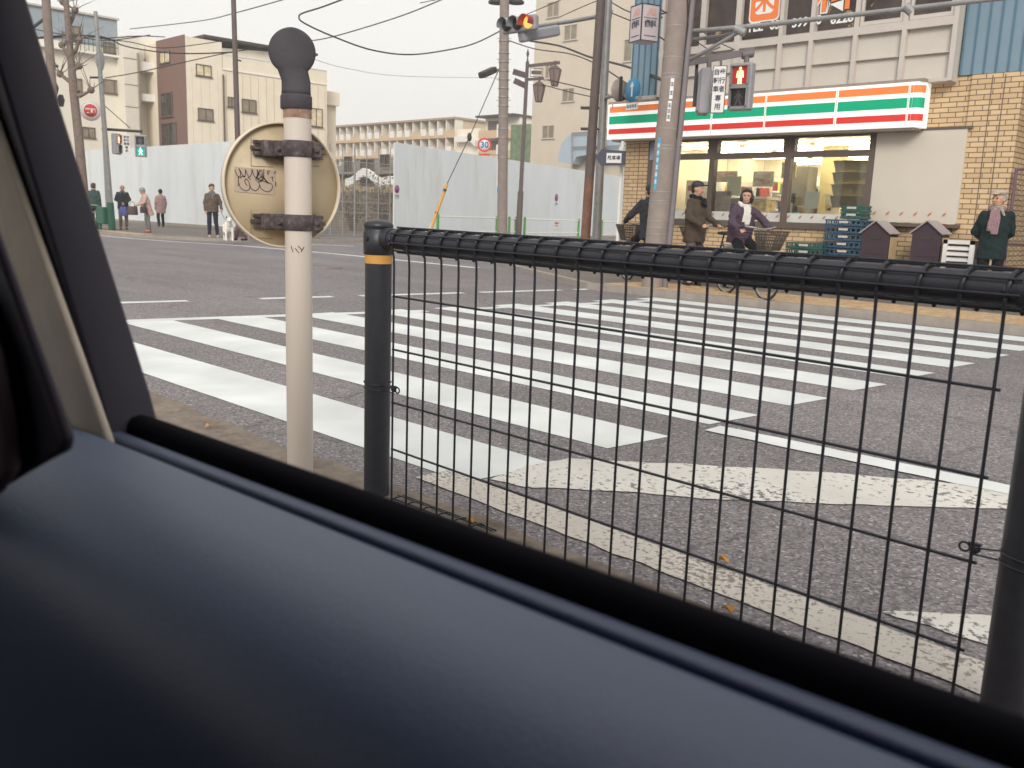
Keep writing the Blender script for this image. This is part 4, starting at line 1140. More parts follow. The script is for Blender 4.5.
# inner sash
mb = MB()
for (i, s) in ((6, 0), (7, 0)):
    x0q, x1q = vx[i] + .05, vx[i + 1] - .05
    mb.bb((x0q, UY + .0, 4.40), (x1q, UY + .034, 4.46)); mb.bb((x0q, UY + .0, 4.46), (x0q + .05, UY + .034, 6.6)); mb.bb((x1q - .05, UY, 4.46), (x1q, UY + .034, 6.6))
mb.build('sash', M_alu, pn)
# window lettering
TY = UY + .03
def wp(px, py): return onY(px, py, TY)
c = wp(765, 5); c2 = wp(836, -8)
def rrect(cx, cz, w_, h_, r_, y):
    P = []
    for qx, qz, a0 in ((1, 1, 0), (-1, 1, 90), (-1, -1, 180), (1, -1, 270)):
        for k in range(5): a = R_(a0 + 22.5 * k); P.append(V((cx + qx * (w_ / 2 - r_) + math.cos(a) * r_, y, cz + qz * (h_ / 2 - r_) + math.sin(a) * r_)))
    return P
for nm_, w_, h_, y_, mt_ in (('window_lettering', .60, .66, TY - .002, M_txtw), ('window_lettering', .55, .61, TY - .006, M_orange), ('window_lettering', .36, .40, TY - .010, M_txtw)):
    mb = MB(); mb.prism(rrect(c.x, c.z + .05, w_, h_, .07, y_), (0, -.003, 0)); mb.build(nm_, mt_, pn)
mb = MB(); put_text(mb, '米', (c.x, TY, c.z + .05), (1, 0, 0), UP, .40, off=.016, weight=.03); mb.build('window_lettering', M_orange, pn)
mb = MB(); put_text(mb, '科', (c2.x, TY, c2.z), (1, 0, 0), UP, .74, off=.004, weight=.055); mb.build('window_lettering', M_txtw, pn)
mb = MB(); put_text(mb, '科', (c2.x, TY, c2.z), (1, 0, 0), UP, .74, off=.009, weight=.02); mb.build('window_lettering', M_orange, pn)
mb = MB()
for s, px, py in (('TEL', 755, 29), ('03', 775, 26.5), ('399', 800, 24), ('0', 819, 21.5), ('6228', 842, 20)):
    c = wp(px, py); put_text(mb, s, (c.x, TY, c.z + .02), (1, 0, 0), UP, .20, off=.006, sx=1.0, weight=.035)
mb.build('phone_lettering', M_txtw, pn)
# blue siding at left corner and right
mb = MB(); mb.bb((-11.78, FY + .0, 3.6), (-10.97, FY + .3, 8)); mb.bb((-5.40, FY + .02, 3.53), (-1.0, FY + .3, 8)); sd_ = build_each(mb, 'blue_siding', M_blue, root)[1]
mb = MB()
for i in range(6): x = -11.76 + i * .15; mb.bb((x, FY - .02, 3.6), (x + .02, FY + .02, 8))
for i in range(26): x = -5.39 + i * .17; mb.bb((x, FY - .0, 3.53), (x + .02, FY + .03, 8))
build_each(mb, 'siding_rib', sm('blue_rib', (84, 120, 142), rough=.5), sd_)
mb = MB(); mb.bb((-11.02, FY - .06, 3.5), (-10.96, FY + .02, 8)); mb.bb((-11.85, FY - .04, 3.5), (-10.97, FY - .001, 3.6)); mb.build('corner_trim', M_alu, root)
mb = MB(); mb.bb((-4.46, FY + .3, 3.5), (-1, FY + 13, 7.5)); mb.bb((XLf, FY + .3, 3.5), (-4.47, FY + 13, 7.5)); mb.build('upper_block', M_blue, root)
# narrow blue notice and door glow at left pier
mb = MB(); a_, b_ = onY(651, 142, FY - .04), onY(657, 160, FY - .04); mb.bb((a_.x, FY - .05, b_.z), (b_.x, FY - .01, a_.z)); q = mb.build('notice', sm('notice_blue_grey', (140, 150, 170)), root)
# passage right of the shop
mb = MB(); mb.bb((-4.44, FY + 1.6, 0), (-.5, FY + 1.8, 3.5)); tag(mb.build('shade_wall', sm('passage_shade', (40, 36, 44), rough=.9)), 'back wall painted with the passage shade, right of the brick shop', 'wall')  # gloom of the passage is put into the wall colour
gt = thing('chain_link_fence', 'dark chain link fence panel in the passage at the right edge of the shop', 'fence', (-4.2, FY - .1, .1))
mb = MB(); a0 = V((-4.38, FY - .05, .1)); a1 = V((-2.6, FY - .05, .1))
mb.cyl(a0, a0 + UP * 2.0, .025, n=8); mb.cyl(a1, a1 + UP * 2.0, .025, n=8); mb.cyl(a0 + UP * 2, a1 + UP * 2, .022, n=8); mb.cyl(a0 + UP * .9, a1 + UP * .9, .02, n=8); mb.cyl(a0 + UP * .1, a1 + UP * .1, .02, n=8)
mb.build('frame', sm('mauve_pipe', (110, 84, 98), rough=.5), gt)
mb = MB()
for i in range(-30, 28):
    for s in (1, -1):
        xa, za_ = i * .065, .15; L = 1.85
        p = []
        for t in (0, L):
            x = xa + (t if s > 0 else 1.78 - t) - (0 if s > 0 else 0); p.append((x, t + .12))
        # clip to panel
        def cl(p0, p1):
            (xa0, z0), (xb0, z1) = p0, p1; dx = xb0 - xa0; t0, t1 = 0, 1
            for lo, hi in ((0, 1.78),):
                if abs(dx) < 1e-6: continue
                u, v_ = sorted(((lo - xa0) / dx, (hi - xa0) / dx)); t0 = max(t0, u); t1 = min(t1, v_)
            return None if t0 >= t1 else [(xa0 + dx * t, z0 + (z1 - z0) * t) for t in (t0, t1)]
        q = cl(*p)
        if q: mb.cyl(a0 + V((q[0][0], 0, q[0][1])), a0 + V((q[1][0], 0, q[1][1])), .0022, n=3, cap=False)
mb.build('mesh', sm('mesh_teal', (50, 74, 78), rough=.5), gt)

# things inside the shop seen through the glass
random.seed(5)
M_prod = [mat('goods_red', (.5, .08, .05), var=.3, scale=30), mat('goods_yellow', (.65, .45, .1), var=.3, scale=30), mat('goods_white', (.7, .7, .66), var=.3, scale=30), mat('goods_brown', (.2, .1, .06), var=.4, scale=30), mat('goods_green', (.1, .25, .1), var=.3, scale=30), mat('goods_blue', (.15, .3, .5), var=.3, scale=30)]
def shelf(x, y, wdt, lb, hgt=1.55, rz=0):
    t = thing('store_shelf', lb, 'shelf', (x, y, .12), rz, 'shelves of goods inside the shop')
    mb = MB(); mb.bb((-wdt / 2, .02, 0), (wdt / 2, .06, hgt))
    for k in range(5): mb.bb((-wdt / 2, -.35, .12 + k * (hgt - .1) / 5), (wdt / 2, .018, .15 + k * (hgt - .1) / 5))
    mb.build('rack', M_wh, t, world=False)
    for mi, mt in enumerate(M_prod):
        mb = MB()
        for k in range(5):
            z = .152 + k * (hgt - .1) / 5; xx = -wdt / 2 + .05
            while xx < wdt / 2 - .1:
                w2 = random.choice((.08, .11, .15)); h2 = random.uniform(.12, .23)
                if random.randrange(6) == mi: mb.bb((xx, -.33, z), (xx + w2 - .01, -.05, z + h2))
                xx += w2
        if mb.v: o = mb.build('goods', mt, t, world=False); o['kind'] = 'stuff'
shelf(-10.4, FY + 2.2, 1.5, 'shelf of packaged goods inside the shop at the left window', 1.9)
shelf(-8.9, FY + 2.9, 1.6, 'shelf of packaged goods inside the shop behind the cyclist in the purple jacket', 2.0)
shelf(-11.3, FY + 5.2, 2.6, 'tall back shelf of goods inside the shop on the left', 2.2)
shelf(-8.4, FY + 5.6, 2.4, 'back shelf of goods inside the shop behind the clerk', 2.2)
def cbx(name, lb, cat, a, b, mt, parts=()):
    t = thing(name, lb, cat, ((a[0] + b[0]) / 2, (a[1] + b[1]) / 2, a[2])); mb = MB(); c = (V(a) + V(b)) / 2; mb.box(c, [b[i] - a[i] for i in range(3)], bev=.015); mb.build('body', mt, t)
    for nm, pa, pb, pm in parts: mb = MB(); mb.bb(pa, pb); mb.build(nm, pm, t)
    return t
cbx('counter', 'pale shop counter with a light blue front below the till, inside the window', 'counter', (-9.3, FY + .7, .12), (-6.9, FY + 1.3, 1.12), M_wh, [('front_panel', (-8.75, FY + .66, .3), (-8.2, FY + .695, 1.4), mat('light_blue_panel', (.25, .5, .62), var=.05))])
p = onY(851, 189, FY + .95)
cbx('cash_register', 'black cash register on the shop counter behind the cyclist', 'till', (-8.72, FY + .85, 1.13), (-8.32, FY + 1.2, 1.52), M_frame, [('screen', (-8.66, FY + .83, 1.56), (-8.38, FY + .87, 1.75), M_lens)])
cbx('food_warmer', 'glass food warmer with yellow goods inside the shop window', 'food warmer', (-9.5, FY + .8, 1.13), (-8.95, FY + 1.2, 1.62), mat('warm_goods', (.6, .45, .22), var=.5, scale=12), [('lid', (-9.52, FY + .78, 1.63), (-8.93, FY + 1.22, 1.68), M_wh)])
cbx('pillar', 'pale yellow pillar inside the shop between the second and third windows', 'pillar', (-8.9 + .45, FY + 1.9, .12), (-8.05, FY + 2.2, 2.88), mat('yellow_pillar', (.72, .6, .3), var=.04))
cbx('grey_cabinet', 'tall grey cabinet inside the middle shop window', 'cabinet', (-9.05, FY + 1.6, .12), (-8.55, FY + 2.0, 2.3), sm('cabinet_grey', (130, 126, 112)))
cbx('drink_cooler', 'red fronted drink cooler inside the left end of the shop', 'cooler', (-11.05, FY + 1.2, .12), (-10.5, FY + 1.8, 2.0), M_wh, [('red_front', (-11.0, FY + 1.17, .5), (-10.7, FY + 1.195, 1.9), M_prod[0])])
for i, (px, py, w_, h_, mt, lb) in enumerate(((734, 186, .30, .36, 'poster_cream', 'cream poster hanging inside the shop window left of the cyclist'), (787, 208, .2, .2, 'poster_white', 'small white paper behind the glass right of the cyclist'), (812, 200, .28, .3, 'poster_white', 'white poster standing behind the third shop window'), (719, 203, .5, .45, 'poster_picture', 'poster with a warm food picture behind the left shop window'))):
    c = onY(px, py, FY + .25); mb = MB(); mb.box(c, (w_, .008, h_), bev=.002)
    cm = {'poster_cream': (.78, .72, .45), 'poster_white': (.75, .72, .62), 'poster_picture': (.5, .36, .25)}[mt]
    tag(mb.build('poster', mat(mt, cm, var=.35 if 'pic' in mt else .06, scale=8)), lb, 'poster', 'posters behind the shop windows')
# slanted louvres in third window
mb = MB()
for k in range(4):
    z = 2.28 - k * .2; mb.prism([(-7.35, FY + .12, z), (-6.7, FY + .12, z), (-6.7, FY + .24, z - .19), (-7.35, FY + .24, z - .19)], (0, .012, .008))
tag(mb.build('sun_blind', sm('blind_grey', (175, 165, 145), rough=.5)), 'grey louvred blind inside the right end of the third shop window', 'blind')

# ------------------------------------------------------------------ poles, signals, lamps
def taper_pole(c, h, r0, r1, mt, root, name='pole', lean=None, n=20):
    mb = MB(); mb.tube([V((c.x, c.y, 0)) + V((0, 0, 0)), V((c.x, c.y, h)) + (lean or V((0, 0, 0)))], [r0, r1], n); return mb.build(name, mt, root)
def lean_for(c, px, py):      # horizontal offset along screen-right so the pole passes the given pixel at that height
    d = math.hypot(c.x, c.y); vd_ = V((c.x, c.y, 0)).normalized(); vr_ = V((vd_.y, -vd_.x, 0))
    r_ = ray(px, py); t = (c.x * vd_.x + c.y * vd_.y) / (r_.x * vd_.x + r_.y * vd_.y); p = CAM + r_ * t
    return p
# big concrete pole in front of the shop
cp_ = stand(656, 14.2)
top = lean_for(cp_, 679, 0); 
root = thing('utility_pole', 'thick concrete utility pole in front of the shop, carrying the pedestrian signal', 'utility pole', (cp_.x, cp_.y, .1))
ax = (top - V((cp_.x, cp_.y, .1))); ax = ax / ax.z
def onp(z): return V((cp_.x, cp_.y, .1)) + ax * (z - .1)
mb = MB(); mb.tube([onp(.05), onp(3), onp(8.5)], [.172, .163, .14], 28); pole = mb.build('pole', M_conc, root)
pvd = V((cp_.x, cp_.y, 0)).normalized(); pvr = V((pvd.y, -pvd.x, 0))
mb = MB()
for z in (.95, 1.05, 1.15, 1.42, 1.46, 1.60, 2.25, 2.30, 2.55, 3.3, 3.36, 3.6, 4.05): mb.lathe(onp(z), [(.176 - z * .004, -.006), (.178 - z * .004, 0), (.176 - z * .004, .006)], 24)
mb.build('steel_band', M_steel, pole)
mb = MB(); o_ = pvr * .20 + pvd * .0
mb.tube([onp(.05) + o_, onp(2.6) + o_, onp(8.4) + o_ * .9], .052, 12); mb.build('cable_pipe', sm('pipe_grey', (120, 114, 118), rough=.5, var=.1), root)
mb = MB(); o_ = pvr * .145 - pvd * .03
mb.tube([onp(2.4) + o_ * 1.0, onp(5.5) + o_ * 1.0], .028, 8); mb.tube([onp(3.4) + o_ * .9, onp(4.0) + o_ * 1.2, onp(4.6) + o_ * .7 - pvd * .12, onp(6) - pvd * .15], .012, 6)
mb.build('cable', M_cable, pole)
def plate_on(zc_, h, wd, ang, mt, nm, marks=None):
    vs = []; r_ = .176 - zc_ * .004; K = 6
    nrm = -pvd
    mb = MB()
    for k in range(K):
        t0 = ang - wd / 2 + wd * k / K; t1 = ang - wd / 2 + wd * (k + 1) / K
        f = lambda t, z: onp(z) + (nrm * math.cos(t) + pvr * math.sin(t)) * r_
        mb.add([f(t0, zc_ - h / 2), f(t1, zc_ - h / 2), f(t1, zc_ + h / 2), f(t0, zc_ + h / 2)], [(0, 1, 2, 3)])
    p = mb.build(nm, mt, pole)
    if marks:
        mb = MB()
        for q in range(marks):
            z = zc_ + h * (.42 - .84 * (q + .5) / marks)
            c = onp(z) + (nrm * math.cos(ang) + pvr * math.sin(ang)) * (r_ + .002)
            rr = (-nrm * math.sin(ang) * -1 * -1 + pvr * math.cos(ang)); rr = (pvr * math.cos(ang) - nrm * math.sin(ang)).normalized()
            for dz in (-.022, 0, .022): mb.box(c + UP * dz, (.045, .003, .008), axes(rr, UP))
            mb.box(c, (.008, .003, .06), axes(rr, UP))
        mb.build('lettering', M_txtw if mt is not M_plate else M_txtd, p)
plate_on(3.13, .30, .33, .1, M_plate, 'number_plate', 2)
plate_on(2.80, .30, .33, .05, M_plate, 'number_plate', 3)
plate_on(2.02, .78, .30, -.62, mat('address_blue', (.08, .36, .58), rough=.4, var=.1), 'address_plate', 6)
# signal arm : thick bracket at right carrying two pedestrian signals
D15 = 14.3
def d15(px, py, t=D15): return dep(px, py, t)
root2 = root
mb = MB(); 
def beam(mb, a, b, h, t): d = (b - a); mb.box((a + b) / 2, (d.length, t, h), axes(d, UP))
beam(mb, d15(684, 63.5), d15(754, 51), .10, .06); beam(mb, d15(684, 63), d15(720, 47), .03, .03)
mb.cyl(d15(721, 57), d15(721, 68), .02, n=8); mb.cyl(d15(709, 60), d15(709, 75), .04, n=8); mb.cyl(d15(746.5, 50), d15(746.5, 64), .045, n=8)
mb.cyl(d15(742, 55.5), d15(753, 53.5), .06, n=10)
mb.build('signal_bracket', sm('bracket_grey', (110, 102, 106), rough=.6, var=.1), root)
# long pipes reaching out to the right over the road
pa = d15(684, 33); 
mb = MB()
q0, q1, q2 = d15(672, 33, 14.2), d15(755, 26, 13.0), dep(975, 1, 10.6); q3 = q2 + (q2 - q1) * .8
mb.tube([q0, q1, q2, q3], [.036, .034, .03, .028], 10)
mb.tube([d15(672, 70, 14.2), d15(741, 31, 13.2)], .028, 8); mb.tube([d15(680, 41, 14.2), d15(722, 36, 13.6), d15(741, 31, 13.2)], .028, 8)
mb.cyl(d15(735, 28, 13.15), d15(745, 33, 13.1), .06, n=8); mb.cyl(dep(905, 6, 11.2), dep(912, 12, 11.2), .06, n=8)
mb.build('signal_arm', M_steel, root)
mb = MB(); mb.tube([d15(681, 30), d15(700, 44), d15(712, 52), d15(720, 56)], .008, 5); mb.tube([d15(700, 30), d15(722, 44), d15(735, 50)], .008, 5); mb.build('cable', M_cable, pole)

def ped_signal(px, py, t, hgt, facing, lb, lit, grp='pedestrian signals', side_only=False, k=1.0):
    c = dep(px, py, t); A = axes(V((-facing.y, facing.x, 0)), UP)   # local x = right seen from the front
    fx = A @ V((1, 0, 0)); fn = facing
    r_ = thing('pedestrian_signal', lb, 'signal', c - UP * hgt / 2, 0, grp)
    w_ = hgt * .52; dd = hgt * .24
    mb = MB(); mb.box(c, (w_, dd, hgt), A, bev=hgt * .035); mb.box(c - fn * dd * .55, (w_ * .8, dd * .2, hgt * .9), A, bev=hgt * .03); mb.build('housing', M_lgrey, r_)
    for s, nm in ((1, 'red'), (-1, 'green')):
        cc = c + UP * s * hgt * .235 + fn * (dd / 2 + .004)
        on = (lit == nm)
        if nm == 'red': mt = mat('red_lens_on', (.35, .03, .02), var=0, emit=(.8, .04, .02), es=.22) if on else M_lens
        else: mt = mat('green_lens_on', (.0, .25, .2), var=0, emit=(.0, .45, .33), es=.5) if on else M_lens
        mb = MB(); mb.box(cc, (w_ * .66, .008, hgt * .35), A, bev=.003); ln = mb.build('lens', mt, r_)
        mb = MB()
        for sx in (-1, 1): mb.box(cc + fx * sx * w_ * .37 + fn * dd * .12, (.014, dd * .35, hgt * .39), A)
        mb.box(cc + UP * hgt * .195 + fn * dd * .16, (w_ * .78, dd * .42, .014), A); mb.build('visor', M_lgrey, r_)
        mb = MB(); u = hgt * .15; z0 = cc + fn * .006
        def lb_(dx, dz, w2, h2, rot=0):
            R2 = A @ Matrix.Rotation(rot, 3, 'Y'); mb.box(z0 + fx * dx * u + UP * dz * u, (w2 * u, .006, h2 * u), R2)
        mb.lathe(z0 + UP * u * .92, [(u * .22, -.003), (u * .22, .003)], 12, Matrix((fx, UP, fn)).transposed())
        if nm == 'red':
            lb_(0, .15, .62, .95); lb_(-.42, .1, .2, .95, .12); lb_(.42, .1, .2, .95, -.12); lb_(-.17, -.75, .26, 1.0, .05); lb_(.17, -.75, .26, 1.0, -.05)
        else:
            lb_(0, .2, .45, .8); lb_(-.42, .1, .2, .7, .6); lb_(.42, .1, .2, .7, -.6); lb_(-.28, -.7, .24, 1.0, .35); lb_(.28, -.7, .24, 1.0, -.35)
        gm = (mat('figure_red_on', (.9, .6, .3), var=0, emit=(1, .72, .36), es=1.3) if nm == 'red' else mat('figure_green_on', (.6, .9, .8), var=0, emit=(.7, 1, .85), es=1.0)) if on else mat('figure_off', (.09, .08, .09), var=0)
        mb.build('figure', gm, ln)
    return r_
def facing_cam(px, deg):     # unit vector from that direction back to the camera, rotated
    d = ray(px, hz(px)); d.z = 0; d = -d.normalized(); return Matrix.Rotation(R_(deg), 3, 'Z') @ d
ped_signal(741.5, 87, D15, .72, facing_cam(739, -22), 'pedestrian signal showing a red standing figure, in front of the shop sign', 'red')
# side-on second signal
c = d15(707, 91); fdir = facing_cam(707, 95)
ped_signal(704, 92, D15 + .1, .70, fdir, 'pedestrian signal seen from the side, left of the white plate by the big pole', 'red')
c = dep(695.5, 85, 14.5); mb = MB(); mb.box(c, (.05, .12, .66), axes(pvr, UP)); tag(mb.build('backing_plate', M_dsteel), 'narrow dark plate edge between the big pole and the side-on signal', 'plate')
# white plate 歩行者 自転車 専用
f_ = facing_cam(720, -12); A = axes(V((-f_.y, f_.x, 0)), UP); fx = A @ V((1, 0, 0)); c = dep(718.8, 89.5, 13.8)
t = thing('signal_plate', 'white vertical plate with black Japanese characters hanging beside the red pedestrian signal', 'sign', c - UP * .36)
mb = MB(); mb.box(c, (.21, .02, .70), A, bev=.003); mb.build('frame', M_dsteel, t)
mb = MB(); mb.box(c + f_ * .011, (.19, .004, .68), A); pl_ = mb.build('plate', M_plate, t)
mb = MB()
for i, ch in enumerate('歩行者'): put_text(mb, ch, c + fx * .045 + UP * (.25 - i * .125) + f_ * .014, fx, UP, .095, weight=.02)
for i, ch in enumerate('自転車'): put_text(mb, ch, c - fx * .045 + UP * (.25 - i * .125) + f_ * .014, fx, UP, .095, weight=.02)
for i, ch in enumerate('専用'): put_text(mb, ch, c + UP * (-.135 - i * .125) + f_ * .014, fx, UP, .10, weight=.02)
mb.build('lettering', M_txtd, pl_)
# box sign 歯科 on the shop corner
cA, cB, cC = onY(627, 10, 14.7), None, None
bx = V((-11.25, 14.45, onY(645, 22, 14.45).z)); c = dep(644.5, 24.5, 15.6)
t = thing('box_sign', 'white box sign with dentist lettering at the top left corner of the shop', 'sign', c - UP * .4)
ang = R_(8); ux = V((math.cos(ang), math.sin(ang), 0)); uy = V((-math.sin(ang), math.cos(ang), 0)); W_ = .52; Hh = .64
vdd = V((c.x, c.y, 0)).normalized(); e1 = Matrix.Rotation(R_(33), 3, 'Z') @ (-vdd); e2 = Matrix.Rotation(R_(-57), 3, 'Z') @ (-vdd)
# two faces with outward normals e2 (left one turns right) / e1
A = axes(V((-e1.y, e1.x, 0)), UP)
mb = MB(); mb.box(c, (.36, .36, .60), Matrix((V((-e1.y, e1.x, 0)), -e1, UP)).transposed(), bev=.004); b_ = mb.build('box', sm('sign_box_white', (196, 188, 192), rough=.4, var=.06), t)
for nn_ in (e1, e2):
    rt = V((-nn_.y, nn_.x, 0)); A = axes(rt, UP)
    mb = MB()
    for dz in (-.295, .295): mb.box(c + nn_ * .182 + UP * dz, (.36, .01, .015), A)
    for dx in (-.175, .175): mb.box(c + nn_ * .182 + rt * dx, (.012, .01, .60), A)
    mb.build('edge', M_dsteel, b_)
    mb = MB(); put_text(mb, '歯科', c + nn_ * .184 - UP * .03, rt, UP, .14, sx=.85, weight=.03)
    for dz, w_ in ((.075, .24), (-.215, .22)):
        for k in range(9): mb.box(c + nn_ * .183 + UP * dz + rt * (-w_ / 2 + w_ * k / 8), (.018, .003, .018), A)
    mb.build('lettering', M_txtd, b_)
    mb = MB(); mb.prism([c + nn_ * .183 + rt * dx + UP * dz for dx, dz in ((-.09, .12), (-.02, .23), (.10, .23), (.10, .12), (.03, .12), (.0, .17), (-.03, .12))], nn_ * .003); mb.build('emblem', mat('faded_pink', (.62, .36, .33), var=.05), b_)
mb = MB(); mb.cyl(c + UP * .2, c + UP * .2 + V((0, .5, 0)), .02, n=6); mb.build('arm', M_steel, t)

# brown pole and grey signal pole on the shop corner
bp = stand(586, 21.5); tp = lean_for(bp, 601, 0)
root = thing('brown_pole', 'plain brown steel pole on the shop corner, next to the grey signal pole', 'pole', (bp.x, bp.y, .1))
mb = MB(); d = (tp - bp); d = d / (tp.z - bp.z); mb.tube([bp, bp + d * 2.0], [.118, .114], 18); mb.build('rusty_base', sm('rust_brown', (124, 90, 76), rough=.7, var=.3, scale=5), root)
mb = MB(); mb.tube([bp + d * 2.0, bp + d * 9], [.113, .098], 18); mb.build('pole', M_brownpole, root)
mb = MB()
for py in (108, 129): p = dep(588, py, 21.4); mb.box(p, (.34, .2, .05), axes(pvr, UP)); mb.cyl(p - pvr * .15, p + pvr * .3, .015, n=6)
build_each(mb, 'clamp', M_dsteel, root)
gp = stand(597.5, 21.8); tg = lean_for(gp, 608.5, 0); dg = (tg - gp) / (tg.z - gp.z)
root = thing('signal_pole', 'light grey steel pole with an arm carrying the traffic light, right of the brown pole', 'pole', (gp.x, gp.y, .1))
mb = MB(); mb.tube([gp, gp + dg * 3.2, gp + dg * 9], [.115, .095, .08], 18); mb.build('pole', M_steel, root)
mb = MB(); mb.tube([dep(611, 11, 21.7), dep(600, 16, 21.4), dep(570, 21.5, 20.6), dep(534, 26.5, 19.8)], [.055, .05, .045, .04], 12)
mb.cyl(dep(607.5, 8, 21.8), dep(607.5, 17, 21.8), .11, n=12); mb.build('arm', M_steel, root)
mb = MB(); b0_ = dep(601, 150, 21.5); mb.tube([b0_, dep(601, 118, 21.5), dep(602, 105, 21.5), dep(606, 98, 21.2), dep(611, 96, 20.5), dep(622, 96, 18.6), dep(640, 98.5, 17.0)], .045, 10)
for py in (108, 129, 148): p = dep(601, py, 21.6); mb.box(p, (.26, .16, .05), axes(pvr, UP))
mb.build('bent_arm', M_lgrey, root)
# round signs on the bent arm
def disc_sign(px, py, t_, r, fdeg, lb, mt, arrow=False, back=False, plate=True, rim=None, group=None, flip=False):
    f_ = facing_cam(px, fdeg); c = dep(px, py, t_); rt = V((-f_.y, f_.x, 0)); A = Matrix((rt, UP, rt.cross(UP))).transposed()
    t = thing('round_sign', lb, 'road sign', c - UP * r, 0, group)
    mb = MB(); mb.lathe(c, [(r, -.012), (r, .012), (.001, .012)], 32, A); dd = mb.build('sign_face', mt, t)
    if rim: mb = MB(); mb.ring(c, [(r, .013), (r, .018), (r * .76, .018), (r * .76, .013)], 32, A); mb.build('rim', rim, dd)
    if arrow:
        mb = MB(); fr_ = c + f_ * .02
        mb.box(fr_ - UP * r * .1, (r * .16, .006, r * .9), axes(rt, UP)); mb.prism([fr_ + UP * r * .7, fr_ + UP * r * .25 + rt * r * .28, fr_ + UP * r * .25 - rt * r * .28], f_ * .004); mb.build('arrow', M_txtw, dd)
    if plate:
        mb = MB(); mb.box(c - UP * (r + .08), (r * 1.6, .02, .13), axes(rt, UP), bev=.005); p2 = mb.build('plate', M_plate if not back else M_lgrey, t)
        if not back:
            mb = MB()
            for k in range(6): mb.box(c - UP * (r + .08) + f_ * .012 + rt * (-r * .6 + r * .24 * k), (r * .12, .004, .06), axes(rt, UP))
            mb.build('lettering', M_txtd, p2)
        else:
            mb = MB(); mb.box(c + f_ * .03, (.06, .03, r * 2.4), axes(rt, UP)); mb.build('bracket', M_dsteel, dd)
    return t
disc_sign(632.8, 90, 17.3, .22, -52, 'blue round sign with a white arrow on the bent grey arm above the shop sign', M_sky, arrow=True)
disc_sign(619.5, 90.5, 18.2, .225, 45, 'grey back of a round sign on the bent grey arm, left of the blue one', sm('sign_back_grey', (150, 138, 132), rough=.5), back=True)
# dark hexagonal destination sign and white post beside shop
c = dep(611, 158, 17.9); f_ = facing_cam(611, -10); rt = V((-f_.y, f_.x, 0)); w_ = .27
t = thing('arrow_sign', 'small dark arrow shaped sign with a white panel just left of the brick wall', 'sign', c - UP * .2)
mb = MB(); mb.prism([c + rt * dx + UP * dz for dx, dz in ((-.31, .0), (-.2, .17), (.28, .14), (.28, -.13), (-.2, -.15))], -f_ * .08); b_ = mb.build('panel', sm('dark_slate', (70, 72, 88), rough=.5), t)
mb = MB(); mb.box(c + rt * .06 + f_ * .004, (.3, .006, .19), axes(rt, UP)); p2 = mb.build('plate', M_plate, b_)
mb = MB(); put_text(mb, '駐車場', c + rt * .06 + f_ * .009, rt, UP, .09, sx=.95, weight=.02); mb.build('lettering', M_txtd, p2)
wp_ = stand(618.5, 18.4); mb = MB(); mb.cyl(wp_, wp_ + UP * 2.6, .035, n=10); mb.box(wp_ + UP * 2.3, (.1, .1, .4), bev=.01); tag(mb.build('white_post', M_wh), 'thin white post against the left end of the brick shop wall', 'post')

# traffic light
c = dep(520.5, 24.2, 19.3); e = dep(537, 20, 19.6)
fL = facing_cam(515, -55); rt = V((-fL.y, fL.x, 0))
# body line from red (right) to green (left) as seen
pR_, pM_, pG_ = dep(524.5, 24, 19.5), dep(512.5, 25.5, 19.55), dep(503, 27, 19.6)
ax_ = (pG_ - pR_); ax_.z = 0; ax_.normalize()
fn = V((ax_.y, -ax_.x, 0)); 
if fn.dot(V((pM_.x, pM_.y, 0))) > 0: fn = -fn
fn = (fn * .75 - ax_ * -.66).normalized() if False else fn
yaw_ = Matrix.Rotation(R_(38), 3, 'Z')
axd = (pG_ - pR_).normalized()
t = thing('traffic_light', 'horizontal traffic light with its amber red lamp lit, hanging from the grey arm', 'traffic light', pM_ - UP * .3)
sg = Matrix.Rotation(R_(0), 3, 'Z')
# the head looks towards the lower left of the photo: lens normal
ln_n = facing_cam(515, 0); ln_n = Matrix.Rotation(R_(-42), 3, 'Z') @ ln_n
hx = V((-ln_n.y, ln_n.x, 0)); L_ = .40
mid = dep(518.5, 24, 19.5)
A = axes(hx, UP)
mb = MB(); mb.box(mid - ln_n * .05, (.98, .15, .33), A, bev=.05); mb.build('housing', M_lgrey, t)
for k in (-1, 0, 1):
    cc = mid + hx * k * .31
    AA = Matrix((hx, UP, ln_n)).transposed()
    on = (k == 1)
    mt = mat('amber_lamp_on', (.8, .3, .1), var=0, emit=(1, .50, .10), es=1.1) if on else M_lens
    mb = MB(); mb.lathe(cc, [(.128, .02), (.128, .045), (.08, .065), (.02, .075)], 20, AA); mb.build('lamp', mt, t)
    # visor : half tube
    vs = []; nn = 14
    for zz in (.02, .22):
        for q in range(nn + 1):
            a = R_(-25 + 230 * q / nn); vs.append(cc + AA @ V((math.cos(a) * .143, math.sin(a) * .143, zz)))
    fs = [(q, q + 1, nn + 2 + q, nn + 1 + q) for q in range(nn)]
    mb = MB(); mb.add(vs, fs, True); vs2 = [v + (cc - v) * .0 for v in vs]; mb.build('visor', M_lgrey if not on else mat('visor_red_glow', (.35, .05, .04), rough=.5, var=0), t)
c = dep(538, 33, 19.7); mb = MB(); a_, b_ = dep(521, 37, 19.6), dep(557, 30.5, 20.2); d = b_ - a_; mb.box((a_ + b_) / 2, (d.length, .25, .24), axes(d, UP), bev=.05)
t = tag(mb.build('rear_facing_signal', M_lgrey), 'grey housing of a second signal facing away, below the traffic light arm', 'signal')
